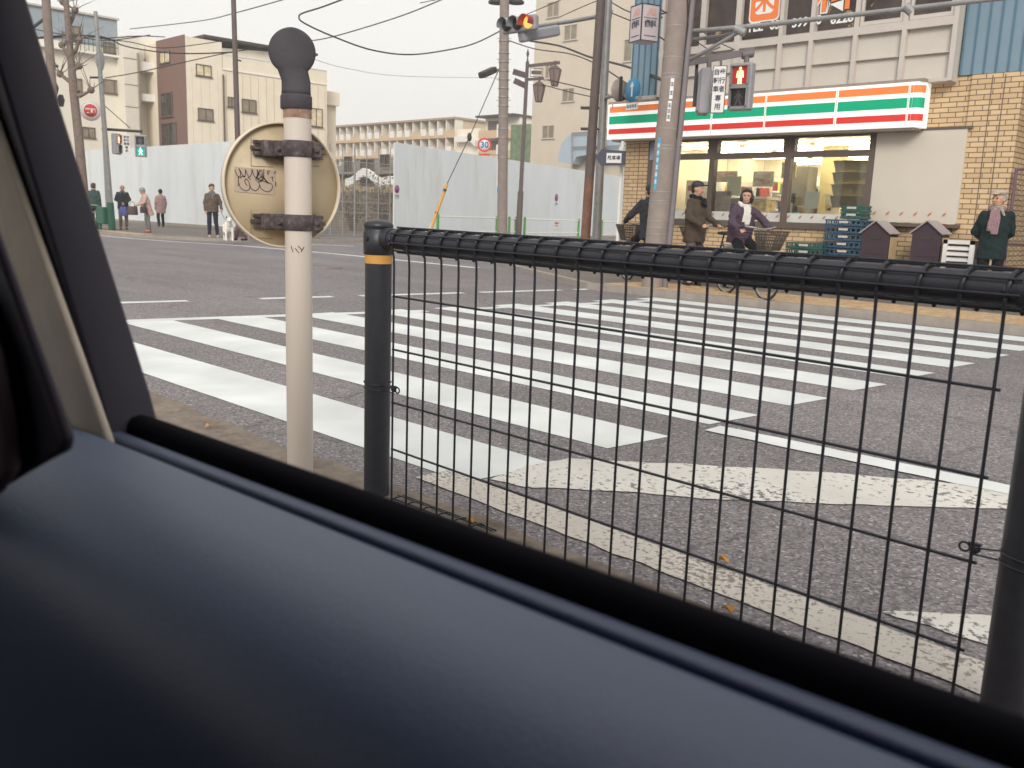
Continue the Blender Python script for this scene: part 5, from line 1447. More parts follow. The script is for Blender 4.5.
# small camera below
# concrete utility pole in the middle distance
mp = stand(503, 33); tm = lean_for(mp, 504.5, 0); dm = (tm - mp) / (tm.z - mp.z)
root = thing('utility_pole', 'concrete utility pole rising behind the traffic light, with a white and blue plate low down', 'utility pole', (mp.x, mp.y, .1))
mb = MB(); mb.tube([mp, mp + dm * 12], [.19, .155], 18); pole = mb.build('pole', M_conc, root)
mb = MB()
for z in (3.2, 3.9, 4.2, 4.6, 5.0, 5.3, 5.6, 5.9, 6.2, 6.5, 6.8, 7.2, 7.9): mb.lathe(mp + dm * (z - .1), [(.19, -.02), (.2, 0), (.19, .02)], 14)
for z in (4.4, 5.1, 5.8, 6.5, 7.2): 
    for s in (-1, 1): mb.cyl(mp + dm * z + pvr * s * .17, mp + dm * z + pvr * s * .26, .012, n=5)
build_each(mb, 'step_band', M_steel, pole)
f_ = facing_cam(503, 0); rt = V((-f_.y, f_.x, 0)); 
cc = dep(500, 172, 32.75); mb = MB(); mb.box(cc, (.22, .03, 1.3), axes(rt, UP)); p2 = mb.build('plate', M_plate, pole)
mb = MB()
for k in range(7): mb.box(cc + UP * (.1 - k * .085) + f_ * .02, (.1, .01, .05), axes(rt, UP))
mb.build('lettering', M_txtd, p2)
mb = MB(); mb.box(cc + UP * .52 + f_ * .02, (.16, .01, .2), axes(rt, UP)); mb.build('red_mark', M_red, p2)
mb = MB(); mb.box(dep(500, 189.5, 32.75), (.22, .04, .22), axes(rt, UP)); mb.build('blue_plate', M_sky, pole)
mb = MB(); mb.box(dep(506, 159, 32.75), (.12, .1, .3), axes(rt, UP), bev=.02); mb.build('yellow_box', M_yel, pole)
# lamp heads/insulators at its top
mb = MB()
for dx in (-3.5, 16): 
    p = dep(500 + dx, 2, 32.9); mb.lathe(p, [(.30, -.05), (.30, .02), (.12, .16), (.06, .4)], 14)
mb.cyl(dep(497, 0, 32.9), dep(517, 0, 32.9), .05, n=8)
mb.build('insulator', M_dsteel, pole)
mb = MB(); c = dep(487.5, 72, 32.5); a_ = dep(481, 75.5, 32.3); b_ = dep(494.5, 69.5, 32.8); d = b_ - a_; mb.box((a_ + b_) / 2, (d.length, .3, .22), axes(d, UP), bev=.05); mb.cyl(b_, dep(501, 70, 33), .03, n=6)
mb.build('street_lamp_head', M_dsteel, root)
# 30 speed sign
t = disc_sign(484.5, 145, 32.5, .25, 0, 'round speed limit sign reading 30 with a red ring, left of the concrete utility pole', M_plate, plate=False, rim=M_red)
f_ = facing_cam(484, 0); rt = V((-f_.y, f_.x, 0)); cc = dep(484.5, 145, 32.5)
mb = MB(); put_text(mb, '30', cc + f_ * .022, rt, UP, .30, weight=.02); mb.build('lettering', M_navy, t)
mb = MB(); mb.cyl(cc - UP * .3, cc + rt * .65 - UP * .35, .02, n=6); mb.build('bracket', M_steel, t)
mb = MB(); mb.box(cc - UP * .34, (.4, .03, .06), axes(rt, UP)); mb.build('plate', M_red, t)
# guy wire with yellow guard
gw0 = stand(427, 32); gw1 = dep(469.5, 137, 32.8)
t = thing('guy_wire', 'guy wire with a yellow sleeve slanting up from the pavement before the hoarding', 'guy wire', gw0)
a_ = dep(427.5, 238, 32); b_ = dep(447, 184, 32.2)
mb = MB(); mb.tube([a_, b_], .055, 10); sl_ = mb.build('yellow_sleeve', M_yel, t)
mb = MB(); mb.tube([b_, gw1, dep(503, 60, 33)], .016, 6); mb.build('cable', M_cable, t)
mb = MB()
for py in (190, 213): px = 427.5 + (238 - py) * 19.5 / 54; p = dep(px, py, 32.1); d = (b_ - a_).normalized(); mb.cyl(p - d * .03, p + d * .03, .062, n=10)
mb.build('black_band', M_cable, sl_)
mb = MB(); d = (b_ - a_).normalized(); p = dep(431, 228, 32.05); mb.cyl(p - d * .16, p + d * .16, .062, n=10); mb.build('white_band', M_wh, sl_)
mb = MB(); mb.ell(gw1, (.09, .09, .16)); mb.build('guy_insulator', M_dsteel, t)
# decorative street lamp
lp = stand(519, 36); tl = lean_for(lp, 527.5, 62); dl = (tl - lp) / (tl.z - lp.z)
root = thing('street_lamp', 'dark brown street lamp post with two hexagonal lanterns and small direction boards', 'street lamp', (lp.x, lp.y, .1))
mb = MB(); mb.tube([lp, lp + dl * 2.0, lp + dl * 2.02, tl], [.13, .12, .085, .07], 12); mb.tube([tl, tl + UP * .15, tl + UP * .3, tl + UP * .5], [.05, .02, .06, .005], 10); mb.build('post', M_brownpole, root)
mb = MB(); beam(mb, dep(528, 66, 36), dep(560, 62.5, 36), .12, .08); beam(mb, dep(527, 79.5, 36), dep(544, 78.5, 36), .10, .08)
mb.build('arm', M_brownpole, root)
for (px, py) in ((555, 76), (539, 92)):
    c = dep(px, py, 36); mb = MB(); mb.lathe(c, [(.13, -.36), (.25, .24)], 6, smooth=False); lt = mb.build('lantern', sm('lantern_glass', (140, 122, 118), rough=.3), root)
    mb = MB()
    for k in range(6): a = k * math.pi / 3; mb.cyl(c + V((math.cos(a) * .135, math.sin(a) * .135, -.36)), c + V((math.cos(a) * .255, math.sin(a) * .255, .24)), .018, n=5)
    mb.lathe(c, [(.145, -.39), (.145, -.36)], 6, smooth=False); mb.lathe(c, [(.27, .24), (.26, .27), (.14, .36), (.04, .42), (.04, .58)], 6, smooth=False); mb.build('lantern_cage', M_brownpole, lt)
for a_, b_ in (((513, 71.5), (526, 75.5)), ((514, 80.5), (527, 86.5))):
    mb = MB(); p, q = dep(a_[0], a_[1], 36), dep(b_[0], b_[1], 36.1); d = q - p; mb.box((p + q) / 2, (d.length, .05, .22), axes(d, UP)); mb.build('direction_board', M_brownpole, root)
mb = MB(); c = dep(536.5, 72.5, 36); f_ = facing_cam(536, 0); rt = V((-f_.y, f_.x, 0)); mb.box(c, (.42, .05, .14), axes(rt, UP)); mb.build('name_board', M_brownpole, root)
mb = MB()
for dx, dz, w_, h_ in ((0, .16, .5, .025), (0, -.16, .5, .025), (-.25, 0, .025, .32), (.25, 0, .025, .32)): mb.box(c + rt * dx + UP * dz, (w_, .03, h_), axes(rt, UP))
mb.build('board_frame', M_brownpole, root)

# far left : tree, poles, signals
sp_ = stand(111, 33); ts = lean_for(sp_, 97.5, 38); ds = (ts - sp_) / (ts.z - sp_.z)
root = thing('signal_pole', 'slim grey pole with green base at the far left corner carrying pedestrian signals', 'pole', (sp_.x, sp_.y, .1))
mb = MB(); mb.tube([sp_ + ds * 1.0, sp_ + ds * 3, sp_ + ds * 7.6], [.10, .09, .065], 14); mb.build('pole', M_steel, root)
mb = MB(); mb.tube([sp_, sp_ + ds * 1.0], [.13, .12], 14); mb.build('green_base', M_dgreen, root)
mb = MB(); mb.lathe(dep(100, 60, 33), [(.09, -.35), (.16, -.1), (.15, .15), (.08, .35)], 12); mb.build('lamp_head', M_lgrey, root)
mb = MB(); mb.cyl(dep(102, 129, 33), dep(142, 131.5, 33), .05, n=8); mb.cyl(dep(105, 106, 33), dep(130, 128, 33), .015, n=6); mb.cyl(dep(90, 77.5, 33), dep(101, 77.5, 33), .04, n=6); mb.build('arm', M_dsteel, root)
ped_signal(140.8, 146, 32.9, .78, facing_cam(140, -8), 'far pedestrian signal showing a green walking figure above the waiting people', 'green')
ped_signal(116.5, 144, 32.9, .74, facing_cam(116, 62), 'far pedestrian signal turned sideways with an orange glow, beside the slim grey pole', 'red')
c = dep(126.5, 144, 32.85); f_ = facing_cam(126, 0); rt = V((-f_.y, f_.x, 0))
t = thing('signal_plate', 'far white plate with dark characters between the two far pedestrian signals', 'sign', c - UP * .35)
mb = MB(); mb.box(c, (.24, .03, .68), axes(rt, UP), bev=.005); p2 = mb.build('plate', M_plate, t)
mb = MB()
for i, ch in enumerate('歩行者'): put_text(mb, ch, c + rt * .05 + UP * (.24 - i * .12) + f_ * .018, rt, UP, .10, weight=.03)
for i, ch in enumerate('自転車'): put_text(mb, ch, c - rt * .05 + UP * (.24 - i * .12) + f_ * .018, rt, UP, .10, weight=.03)
for i, ch in enumerate('専用'): put_text(mb, ch, c + UP * (-.13 - i * .12) + f_ * .018, rt, UP, .10, weight=.03)
mb.build('lettering', M_txtd, p2)
# red round sign
c = onX(90.5, 110.5, X1 + .6); c = dep(90.5, 110.5, 38); f_ = facing_cam(90, 0); rt = V((-f_.y, f_.x, 0)); A = Matrix((rt, UP, rt.cross(UP))).transposed()
t = thing('round_sign', 'round white shop sign with a red centre and white characters, behind the bare tree', 'sign', c - UP * .4)
mb = MB(); mb.lathe(c, [(.42, -.08), (.42, .0), (.001, .0)], 32, A); fc = mb.build('sign_face', M_plate, t)
mb = MB(); mb.lathe(c + f_ * .002, [(.26, .0), (.26, .008), (.001, .008)], 32, A); rc_ = mb.build('red_disc', M_red, fc)
mb = MB(); put_text(mb, '実践', c + f_ * .012 - UP * .02, rt, UP, .21, weight=.03)
mb.build('lettering', M_txtw, rc_)
mb = MB()
for k in range(22):
    a = 2 * math.pi * k / 22; mb.box(c + f_ * .004 + rt * math.cos(a) * .36 + UP * math.sin(a) * .36, (.03, .004, .03), axes(rt, UP))
mb.build('ring_lettering', M_red, fc)
mb = MB(); mb.cyl(c - f_ * .05, c - f_ * .05 + rt * .45, .03, n=6); mb.cyl(c - f_ * .05 + rt * .45 + UP * .4, V((c.x, c.y, .1)) + rt * .45, .05, n=8); mb.build('support', M_steel, t)
# pollarded tree
tr = stand(88, 31); pts_t = [(88, 240, .19), (84, 200, .17), (79, 140, .15), (74, 95, .14), (71, 60, .12), (68, 25, .10), (66, 0, .09), (65, -25, .08)]
root = thing('bare_tree', 'pollarded bare street tree with knobbly stubs at the left edge of the window', 'tree', (tr.x, tr.y, .1))
P = [dep(px, py, 31 - i * .05) for i, (px, py, _) in enumerate(pts_t)]; P[0] = V((tr.x, tr.y, .05))
mb = MB(); mb.tube(P, [q[2] for q in pts_t], 12); trunk = mb.build('trunk', M_bark, root)
random.seed(11)
br = [[(75, 95), (80, 96), (86, 93), (91, 90)], [(72, 60), (66, 52), (62, 45)], [(71, 55), (76, 50), (79, 40)], [(69, 25), (73, 17), (75, 10)], [(78, 92), (70, 82), (60, 74)], [(67, 8), (63, 2)], [(73, 70), (79, 66)]]
for b_ in br:
    mb = MB(); Q = [dep(px, py, 31 - random.random() * .3) for px, py in b_]; mb.tube(Q, [.085 * (1 - .2 * i) for i in range(len(Q))], 8); mb.ell(Q[-1], .12)
    for k in range(7):
        v = V([random.gauss(0, 1) for _ in range(3)]); v.z = abs(v.z) + .3; v.normalize(); L = random.uniform(.4, 1.3); mb.tube([Q[-1], Q[-1] + v * L * .5 + V((random.gauss(0, .05), random.gauss(0, .05), 0)), Q[-1] + v * L], [.018, .012, .004], 4)
    mb.build('limb', M_bark, root)
# old pole with crossarms left of the tree
op = stand(60, 36); to = lean_for(op, 46, 0); do = (to - op) / (to.z - op.z)
root = thing('utility_pole', 'brown utility pole with a crossarm at the very left, half hidden by the window frame', 'utility pole', (op.x, op.y, .1))
mb = MB(); mb.tube([op, op + do * 11], [.19, .15], 14); pole = mb.build('pole', sm('pole_brown', (130, 116, 108), rough=.85, var=.15), root)
mb = MB(); mb.cyl(dep(30, 30, 36), dep(45, 18, 36), .06, n=6); mb.cyl(dep(36, 38, 36), dep(62, 36, 36), .05, n=6); mb.cyl(dep(44, 68, 36), dep(58, 66, 36), .05, n=6)
for (px, py) in ((61, 100), (55, 88)): p = dep(px, py, 35.8); mb.lathe(p, [(.08, -.25), (.14, 0), (.08, .2)], 10)
build_each(mb, 'crossarm', M_dsteel, pole)
# brown pole behind the sign
bp2 = stand(240, 31); tb2 = lean_for(bp2, 233.5, 0); d2 = (tb2 - bp2) / (tb2.z - bp2.z)
root = thing('brown_pole', 'slender dark brown pole standing behind the round road sign', 'pole', (bp2.x, bp2.y, .1))
mb = MB(); mb.tube([bp2, bp2 + d2 * 10], [.10, .075], 12); mb.build('pole', M_brownpole, root)
mb = MB(); mb.cyl(dep(238, 60, 31) , dep(241, 61, 31), .03, n=6); mb.build('hook', M_dsteel, root)

# overhead wires
WG = 'overhead wires crossing the sky'
def wire(pts, r, lb, sub=6):
    P = [dep(px, py, t) for px, py, t in pts]; Q = []
    for i in range(len(P) - 1):
        a_, b_, c_, d_ = P[max(i - 1, 0)], P[i], P[i + 1], P[min(i + 2, len(P) - 1)]
        for k in range(sub):
            t = k / sub; Q.append(.5 * ((2 * b_) + (c_ - a_) * t + (2 * a_ - 5 * b_ + 4 * c_ - d_) * t * t + (3 * b_ - a_ - 3 * c_ + d_) * t ** 3))
    Q.append(P[-1]); mb = MB(); mb.tube(Q, r, 5)
    tag(mb.build('overhead_wire', M_cable), lb, 'wire', WG)
wire([(346, -2, 26), (322, 7, 26), (303, 13, 26), (299, 17, 26), (304, 23, 26), (332, 36, 27), (372, 50, 28), (412, 54.5, 30), (455, 48.5, 32), (478, 42, 32.6), (502, 30, 33)], .024, 'thick wire looping sharply back on itself in the middle of the sky')
wire([(310, 41, 30), (332, 37, 29), (375, 24.5, 28), (412, 12, 27), (450, -4, 26)], .018, 'wire rising from the grey sign cap to the top right')
wire([(105, 78, 33), (140, 72, 33), (185, 62, 33), (232, 52, 31), (270, 47, 30), (310, 41, 30)], .018, 'wire rising past the brown pole towards the sign cap')
wire([(40, 37, 36), (97, 36, 33), (125, 46, 34), (160, 52, 33), (195, 53.5, 32), (235, 52, 31)], .024, 'wire sagging across the beige building to the brown pole')
wire([(97, 38, 33), (130, 42, 34), (165, 48, 36), (222, 41, 40)], .018, 'thin wire crossing the brown tiled wall')
wire([(30, 38, 36), (62, 38, 35), (97, 37, 33)], .018, 'wire between the leftmost pole and the slim grey pole')
wire([(28, 28, 36), (60, 34, 35), (97, 40, 33)], .018, 'second wire between the leftmost pole and the slim grey pole')
wire([(97, 37, 33), (110, 38, 36), (140, 36, 40), (165, 37, 45)], .024, 'cable running from the slim grey pole over the roof railing')
wire([(97, 40, 33), (115, 40, 36), (150, 35, 42)], .024, 'upper cable from the slim grey pole towards the tower block')
wire([(130, 29, 40), (200, 21, 36), (235, 13, 31), (268, 4, 30), (292, -3, 30)], .018, 'upper thin wire passing the brown pole near the top left')
wire([(507, 40, 33), (535, 49, 33), (570, 54, 30), (600, 66, 26), (640, 92, 22), (668, 100, 15)], .02, 'wire dropping from the concrete utility pole towards the shop')
wire([(530, 41, 33), (560, 46, 31), (590, 57, 28), (625, 66, 24), (668, 82, 15)], .032, 'thick cable sagging across the tall taupe building')
wire([(548, 80, 36), (575, 86, 33), (598, 92, 28), (640, 104, 24)], .022, 'wire from the street lamp to the right behind the brown pole')
wire([(540, 84, 36), (570, 92, 33), (598, 98, 28)], .018, 'lower wire from the street lamp to the right')
wire([(512, 20, 33), (530, 13, 30), (570, -4, 28)], .014, 'thin wire rising right from the concrete utility pole top')
wire([(560, 17, 30), (582, 7, 28), (600, 0, 27), (640, -12, 25)], .014, 'thin wire rising across the tall taupe building top')
wire([(609, 12, 21.8), (640, 25, 19), (672, 45, 14.4)], .014, 'dark wire from the grey signal pole down to the big pole')
wire([(608, 0, 21.8), (630, 12, 19), (660, 14, 16), (675, 8, 14.4)], .014, 'dark wire passing over the dentist box sign')
wire([(612, -3, 22), (640, 0, 19), (672, 16, 14.4)], .014, 'short dark wire at the top beside the big pole')
wire([(420, 3, 30), (440, -1, 30)], .014, 'short end of a wire at the top edge of the sky')
wire([(313, 59, 30), (345, 68, 34), (400, 76, 40), (500, 78, 45)], .008, 'faint thin wire low in the sky behind the sign cap')

# ------------------------------------------------------------------ people
def remesh(mb, voxel, smooth=4):
    me = mb.mesh('tmp', M_wh); o = bpy.data.objects.new('tmp', me); COL.objects.link(o)
    md = o.modifiers.new('r', 'REMESH'); md.mode = 'VOXEL'; md.voxel_size = voxel; md.use_smooth_shade = True
    ms = o.modifiers.new('s', 'SMOOTH'); ms.factor = .5; ms.iterations = smooth
    bpy.context.view_layer.update()
    out = bpy.data.meshes.new_from_object(o.evaluated_get(bpy.context.evaluated_depsgraph_get()))
    bpy.data.objects.remove(o); bpy.data.meshes.remove(me)
    return out
def link_mesh(name, me, mt, parent, M=None):
    me.materials.clear(); me.materials.append(mt); me.name = name
    if M is not None: me.transform(M)
    o = bpy.data.objects.new(name, me); COL.objects.link(o)
    if parent: o.parent = parent
    return o
M_skin = mat('skin', (.50, .30, .21), rough=.55, var=.06, scale=8)
M_hairb = mat('black_hair', (.02, .016, .014), rough=.5, var=.3, scale=40)
M_hairg = mat('grey_hair', (.28, .27, .26), rough=.7, var=.2, scale=40)
M_hairbr = mat('brown_hair', (.06, .035, .025), rough=.5, var=.3, scale=40)
def cloth(n, c, **k): return mat('cloth_' + n, c, rough=.9, var=k.get('var', .16), scale=k.get('scale', 9), bump=.3, bscale=30, spec=.2)
def person(label, loc, rz, H, pose=None, wear=None, face=False, fine=False, group=None):
    P = dict(hip=(0, 0, .90), lean=0, shL=(.155, 0, 1.325), elL=(.215, .02, 1.08), haL=(.215, -.06, .84), shR=(-.155, 0, 1.325), elR=(-.215, .02, 1.08), haR=(-.215, -.06, .84),
             knL=(.10, -.03, .49), anL=(.105, .02, .08), knR=(-.10, -.03, .49), anR=(-.105, .02, .08), head=(0, -.015, 1.545), hyaw=0, htilt=0, fold=False)
    P.update(pose or {}); W = dict(top=None, hem=.80, bot=None, shoe=None, hair=None, hat=None, scarf=None, puff=1.0, collar=None, hood=None)
    W.update(wear or {})
    k = H / 1.65
    hip = V(P['hip']); lean = Matrix.Rotation(R_(P['lean']), 4, 'X')
    def up(p):      # upper-body transform
        return hip + lean @ (V(p) - V((0, 0, .90)))
    hy = Matrix.Rotation(R_(P['hyaw']), 3, 'Z') @ Matrix.Rotation(R_(P['htilt']), 3, 'X')
    hc = up(P['head'])
    shL, shR = up(P['shL']), up(P['shR']); ab = P.get('abs', False)
    elL, elR, haL, haR = [V(P[q]) if ab else up(P[q]) for q in ('elL', 'elR', 'haL', 'haR')]
    hL, hR = hip + V((.09, 0, -.02)), hip + V((-.09, 0, -.02)); knL, knR, anL, anR = [V(P[q]) for q in ('knL', 'knR', 'anL', 'anR')]
    vox = .008 if fine else .011
    L3 = lean.to_3x3()
    # body (one continuous surface)
    mb = MB()
    mb.ell(hc + hy @ V((0, .01, .015)), (.076, .094, .100), hy); mb.ell(hc + hy @ V((0, -.022, -.055)), (.056, .062, .06), hy)
    mb.cap(hc + hy @ V((0, -.092, .005)), hc + hy @ V((0, -.103, -.022)), .009, .014)         # nose
    for sx in (-1, 1):
        mb.ell(hc + hy @ V((sx * .078, .01, -.01)), (.012, .02, .03), hy)                      # ears
        mb.ell(hc + hy @ V((sx * .032, -.073, -.032)), (.022, .016, .02), hy)                   # cheeks
    mb.cap(hc + hy @ V((-.035, -.083, .028)), hc + hy @ V((.035, -.083, .028)), .010)           # brow
    mb.cap(hc + hy @ V((-.016, -.082, -.058)), hc + hy @ V((.016, -.082, -.058)), .009)         # lips
    mb.cap(hc + hy @ V((0, .02, -.04)), up((0, .02, 1.40)), .052, .062)
    rg = [((0, 0, .86), .145, .10), ((0, 0, .95), .15, .105), ((0, -.005, 1.06), .13, .10), ((0, 0, 1.20), .155, .115), ((0, .005, 1.31), .155, .10), ((0, .01, 1.385), .09, .07), ((0, .012, 1.44), .055, .055)]
    mb.loft([(up(c), rx, ry, L3) for c, rx, ry in rg], 18)
    for a_, e_, h_, s in ((shL, elL, haL, 1), (shR, elR, haR, -1)):
        mb.cap(a_, e_, .052, .040); mb.cap(e_, h_, .040, .026)
        d = (h_ - e_).normalized(); sd_ = d.cross(V((0, 1, .2))).normalized()
        pm = h_ + d * .045; mb.cap(h_, pm, .026, .030); cur = V((0, -1, 0)) - d * d.dot(V((0, -1, 0))); cur = cur.normalized() if cur.length > .1 else V((0, -1, 0))
        if P['fold']: cur = -UP
        for q in range(4):
            o_ = sd_ * (-.027 + .018 * q); L = (.05, .058, .055, .045)[q]
            f0 = pm + o_ + d * .015; f1 = f0 + d * L * .5 + cur * .008; f2 = f1 + d * L * .35 + cur * .028
            mb.cap(f0, f1, .0095, .0088); mb.cap(f1, f2, .0088, .0075)
        th = h_ + d * .012 + sd_ * (-.028 * s); t1 = th + (d * .7 + sd_ * (-.6 * s) + cur * .5).normalized() * .03; mb.cap(th, t1, .012, .010); mb.cap(t1, t1 + (d + cur * .4).normalized() * .028, .010, .008)
    for a_, e_, h_ in ((hL, knL, anL), (hR, knR, anR)):
        mb.cap(a_, e_, .078, .052); mb.cap(e_, h_, .052, .036); mb.cap(h_, h_ + V((0, -.11, -.04)), .036, .03)
    S = Matrix.Diagonal((k, k, k, 1))
    body = link_mesh('person', remesh(mb, vox), M_skin, None, S)
    body.location = V(loc); body.rotation_euler = (0, 0, rz); tag(body, label, 'person', group)
    def garment(nm, mb, mt, v=.012, sm_=3):
        me = remesh(mb, v, sm_)
        if nm in ('coat', 'trousers', 'scarf'):
            off_ = len(bpy.data.objects) * 1.7; amp = {'coat': .016, 'trousers': .012, 'scarf': .008}[nm]
            ns = [v_.normal.copy() for v_ in me.vertices]
            for v_, n_ in zip(me.vertices, ns):
                p = v_.co; q = pnoise(V((p.x * 9 + off_, p.y * 9, p.z * 13 + p.x * 6))) + .5 * pnoise(V((p.x * 22, p.y * 22 + off_, p.z * 18)))
                v_.co = p + n_ * q * amp
        return link_mesh(nm, me, mt, body, S)
    if W['bot']:
        mb = MB(); mb.loft([(hip + V((0, 0, -.06)), .158, .118), (hip + V((0, 0, .1)), .162, .12)], 16)
        for a_, e_, h_ in ((hL, knL, anL), (hR, knR, anR)):
            mb.cap(a_, e_, .092, .070); mb.cap(e_, h_ + (e_ - h_).normalized() * .02, .070, .056)
        garment('trousers', mb, W['bot'])
    if W['shoe']:
        for e_, h_ in ((knL, anL), (knR, anR)):
            mb = MB(); mb.cap(h_ + V((0, .03, -.035)), h_ + V((0, -.13, -.045)), .042, .036); mb.cap(h_, h_ + V((0, .0, -.03)), .045, .045); 
            o = garment('shoe', mb, W['shoe'], .010, 2)
    if W['top']:
        f = W['puff']; hem = W['hem']; mb = MB()
        rg = [((0, 0, hem), .185 * f, .145 * f), ((0, 0, hem + .1), .18 * f, .142 * f), ((0, -.005, 1.06), .168 * f, .135 * f), ((0, 0, 1.20), .182 * f, .14 * f), ((0, .005, 1.31), .178, .125), ((0, .01, 1.36), .15, .105), ((0, .012, 1.40), .10, .08), ((0, .015, 1.44), .072, .07)]
        if W.get('puffrings'):
            rr = []; n_ = 22
            for q in range(n_ + 1):
                z = hem + (1.31 - hem) * q / n_; rr.append(((0, 0, z), (.185 + .012 * math.sin(q * math.pi * .95)) * f, (.145 + .012 * math.sin(q * math.pi * .95)) * f))
            rg = rr + rg[-3:]
        mb.loft([(up(c), rx, ry, L3) for c, rx, ry in rg], 20)
        for a_, e_, h_ in ((shL, elL, haL), (shR, elR, haR)):
            mb.cap(a_, e_, .066 * (f * .5 + .5), .058 * f); mb.cap(e_, h_ - (h_ - e_).normalized() * .01, .056 * f, .043)
        garment('coat', mb, W['top'])
        if W.get('inner'):
            mb = MB(); mb.loft([(up((0, -.09, hem + .06)), .075, .062, L3), (up((0, -.085, 1.1)), .072, .064, L3), (up((0, -.075, 1.3)), .06, .065, L3), (up((0, -.045, 1.40)), .045, .05, L3)], 14); garment('shirt', mb, W['inner'], .010)
        if W.get('collar'):
            mb = MB(); mb.loft([(up((0, .0, 1.385)), .10, .095, L3), (up((0, .01, 1.45)), .085, .085, L3)], 16)
            for sx in (-1, 1): mb.cap(up((sx * .04, -.10, 1.40)), up((sx * .075, -.115, 1.33)), .025, .018)
            garment('collar', mb, W['collar'], .009, 2)
    if W['hair']:
        mb = MB(); st_ = W.get('hairstyle', 'short')
        if st_ == 'bald':
            for sx in (-1, 1): mb.ell(hc + hy @ V((sx * .062, .035, .01)), (.026, .06, .05), hy)
            mb.ell(hc + hy @ V((0, .075, .0)), (.06, .035, .055), hy)
        else:
            mb.ell(hc + hy @ V((0, .028, .045)), (.088, .094, .085), hy); mb.ell(hc + hy @ V((0, -.035, .085)), (.065, .05, .03), hy)
            mb.ell(hc + hy @ V((0, .06, -.01)), (.078, .055, .075), hy)
            if st_ == 'bob':
                for sx in (-1, 1): mb.ell(hc + hy @ V((sx * .075, .01, -.03)), (.036, .058, .085), hy)
                mb.ell(hc + hy @ V((0, .07, -.05)), (.085, .05, .07), hy)
            if st_ == 'curly':
                random.seed(9)
                for q in range(22):
                    a = random.random() * 6.28; e = random.uniform(.2, 1.4); mb.ell(hc + hy @ V((.08 * math.cos(a) * math.sin(e), .03 + .085 * math.sin(a) * math.sin(e), .04 + .085 * math.cos(e))), .028)
        garment('hair', mb, W['hair'], .009, 2)
    if W['hat']:
        kind, mt = W['hat']; mb = MB()
        if kind == 'flat':
            mb.ell(hc + hy @ V((0, -.005, .092)), (.100, .125, .045), hy); mb.ell(hc + hy @ V((0, .01, .07)), (.088, .102, .045), hy); mb.ell(hc + hy @ V((0, -.115, .068)), (.07, .04, .012), hy)
        elif kind == 'cap':
            mb.ell(hc + hy @ V((0, .012, .06)), (.088, .104, .07), hy); mb.ell(hc + hy @ V((0, -.125, .052)), (.065, .06, .012), hy)
        elif kind == 'beanie':
            mb.ell(hc + hy @ V((0, .018, .045)), (.095, .11, .088), hy); mb.ell(hc + hy @ V((0, .02, .135)), .02)
        elif kind == 'bucket':
            mb.ell(hc + hy @ V((0, .01, .06)), (.092, .105, .075), hy); mb.ell(hc + hy @ V((0, .0, .035)), (.115, .13, .02), hy)
        garment('hat', mb, mt, .009, 2)
    if W['scarf']:
        mb = MB(); mt = W['scarf']
        for q in range(14):
            a = 2 * math.pi * q / 14; b_ = 2 * math.pi * (q + 1) / 14
            mb.cap(up((.078 * math.cos(a), .01 + .082 * math.sin(a), 1.425 - .03 * (math.sin(a) < 0) )), up((.078 * math.cos(b_), .01 + .082 * math.sin(b_), 1.43 - .03 * (math.sin(b_) < 0))), .032)
        x = W.get('scarfx', .02); Ls = W.get('scarfl', .32)
        mb.loft([(up((x, -.135, 1.40)), .04, .02, L3), (up((x + .01, -.165, 1.25)), .045, .015, L3), (up((x - .01, -.168, 1.40 - Ls)), .05, .012, L3)], 12)
        mb.loft([(up((x - .05, -.13, 1.40)), .035, .02, L3), (up((x - .055, -.163, 1.28)), .04, .014, L3), (up((x - .07, -.165, 1.44 - Ls)), .045, .012, L3)], 12)
        garment('scarf', mb, mt, .009, 2)
    if face:
        mb = MB()
        for sx in (-1, 1): mb.ell(hc + hy @ V((sx * .031, -.083, .008)), (.012, .008, .006), hy)
        e_ = mb.mesh('eyes', M_cable); link_mesh('eyes', e_, M_cable, body, S)
        mb = MB()
        mb.cap(hc + hy @ V((-.018, -.0915, -.058)), hc + hy @ V((.018, -.0915, -.058)), .0025); link_mesh('mouth', mb.mesh('m', M_red), mat('lip', (.25, .09, .07), var=0), body, S)
    return body
def yaw_to(px, deg=0):      # rotation so that local -Y points at the camera, plus deg (positive turns to the person's left / image right)
    d = ray(px, hz(px)); return math.atan2(-d.y, -d.x) + math.pi / 2 + R_(deg)
dark = cloth('charcoal', (.035, .036, .045)); navy = cloth('navy_jeans', (.022, .026, .045)); brown = cloth('brown', (.12, .085, .065)); pink = cloth('pink_beige', (.48, .34, .30)); mauve = cloth('mauve', (.33, .23, .22))
green = cloth('dark_green', (.012, .026, .027)); purple = cloth('purple_down', (.075, .05, .072)); cream = cloth('cream', (.62, .56, .48)); taupe = cloth('taupe', (.20, .16, .13)); black = cloth('black', (.012, .012, .016))
grey = cloth('grey', (.16, .16, .165)); shoeb = mat('shoe_beige', (.50, .42, .30), rough=.7, var=.1); shoek = mat('shoe_black', (.02, .018, .02), rough=.5, var=.1); shoer = mat('shoe_red', (.5, .07, .06), rough=.6, var=.1)

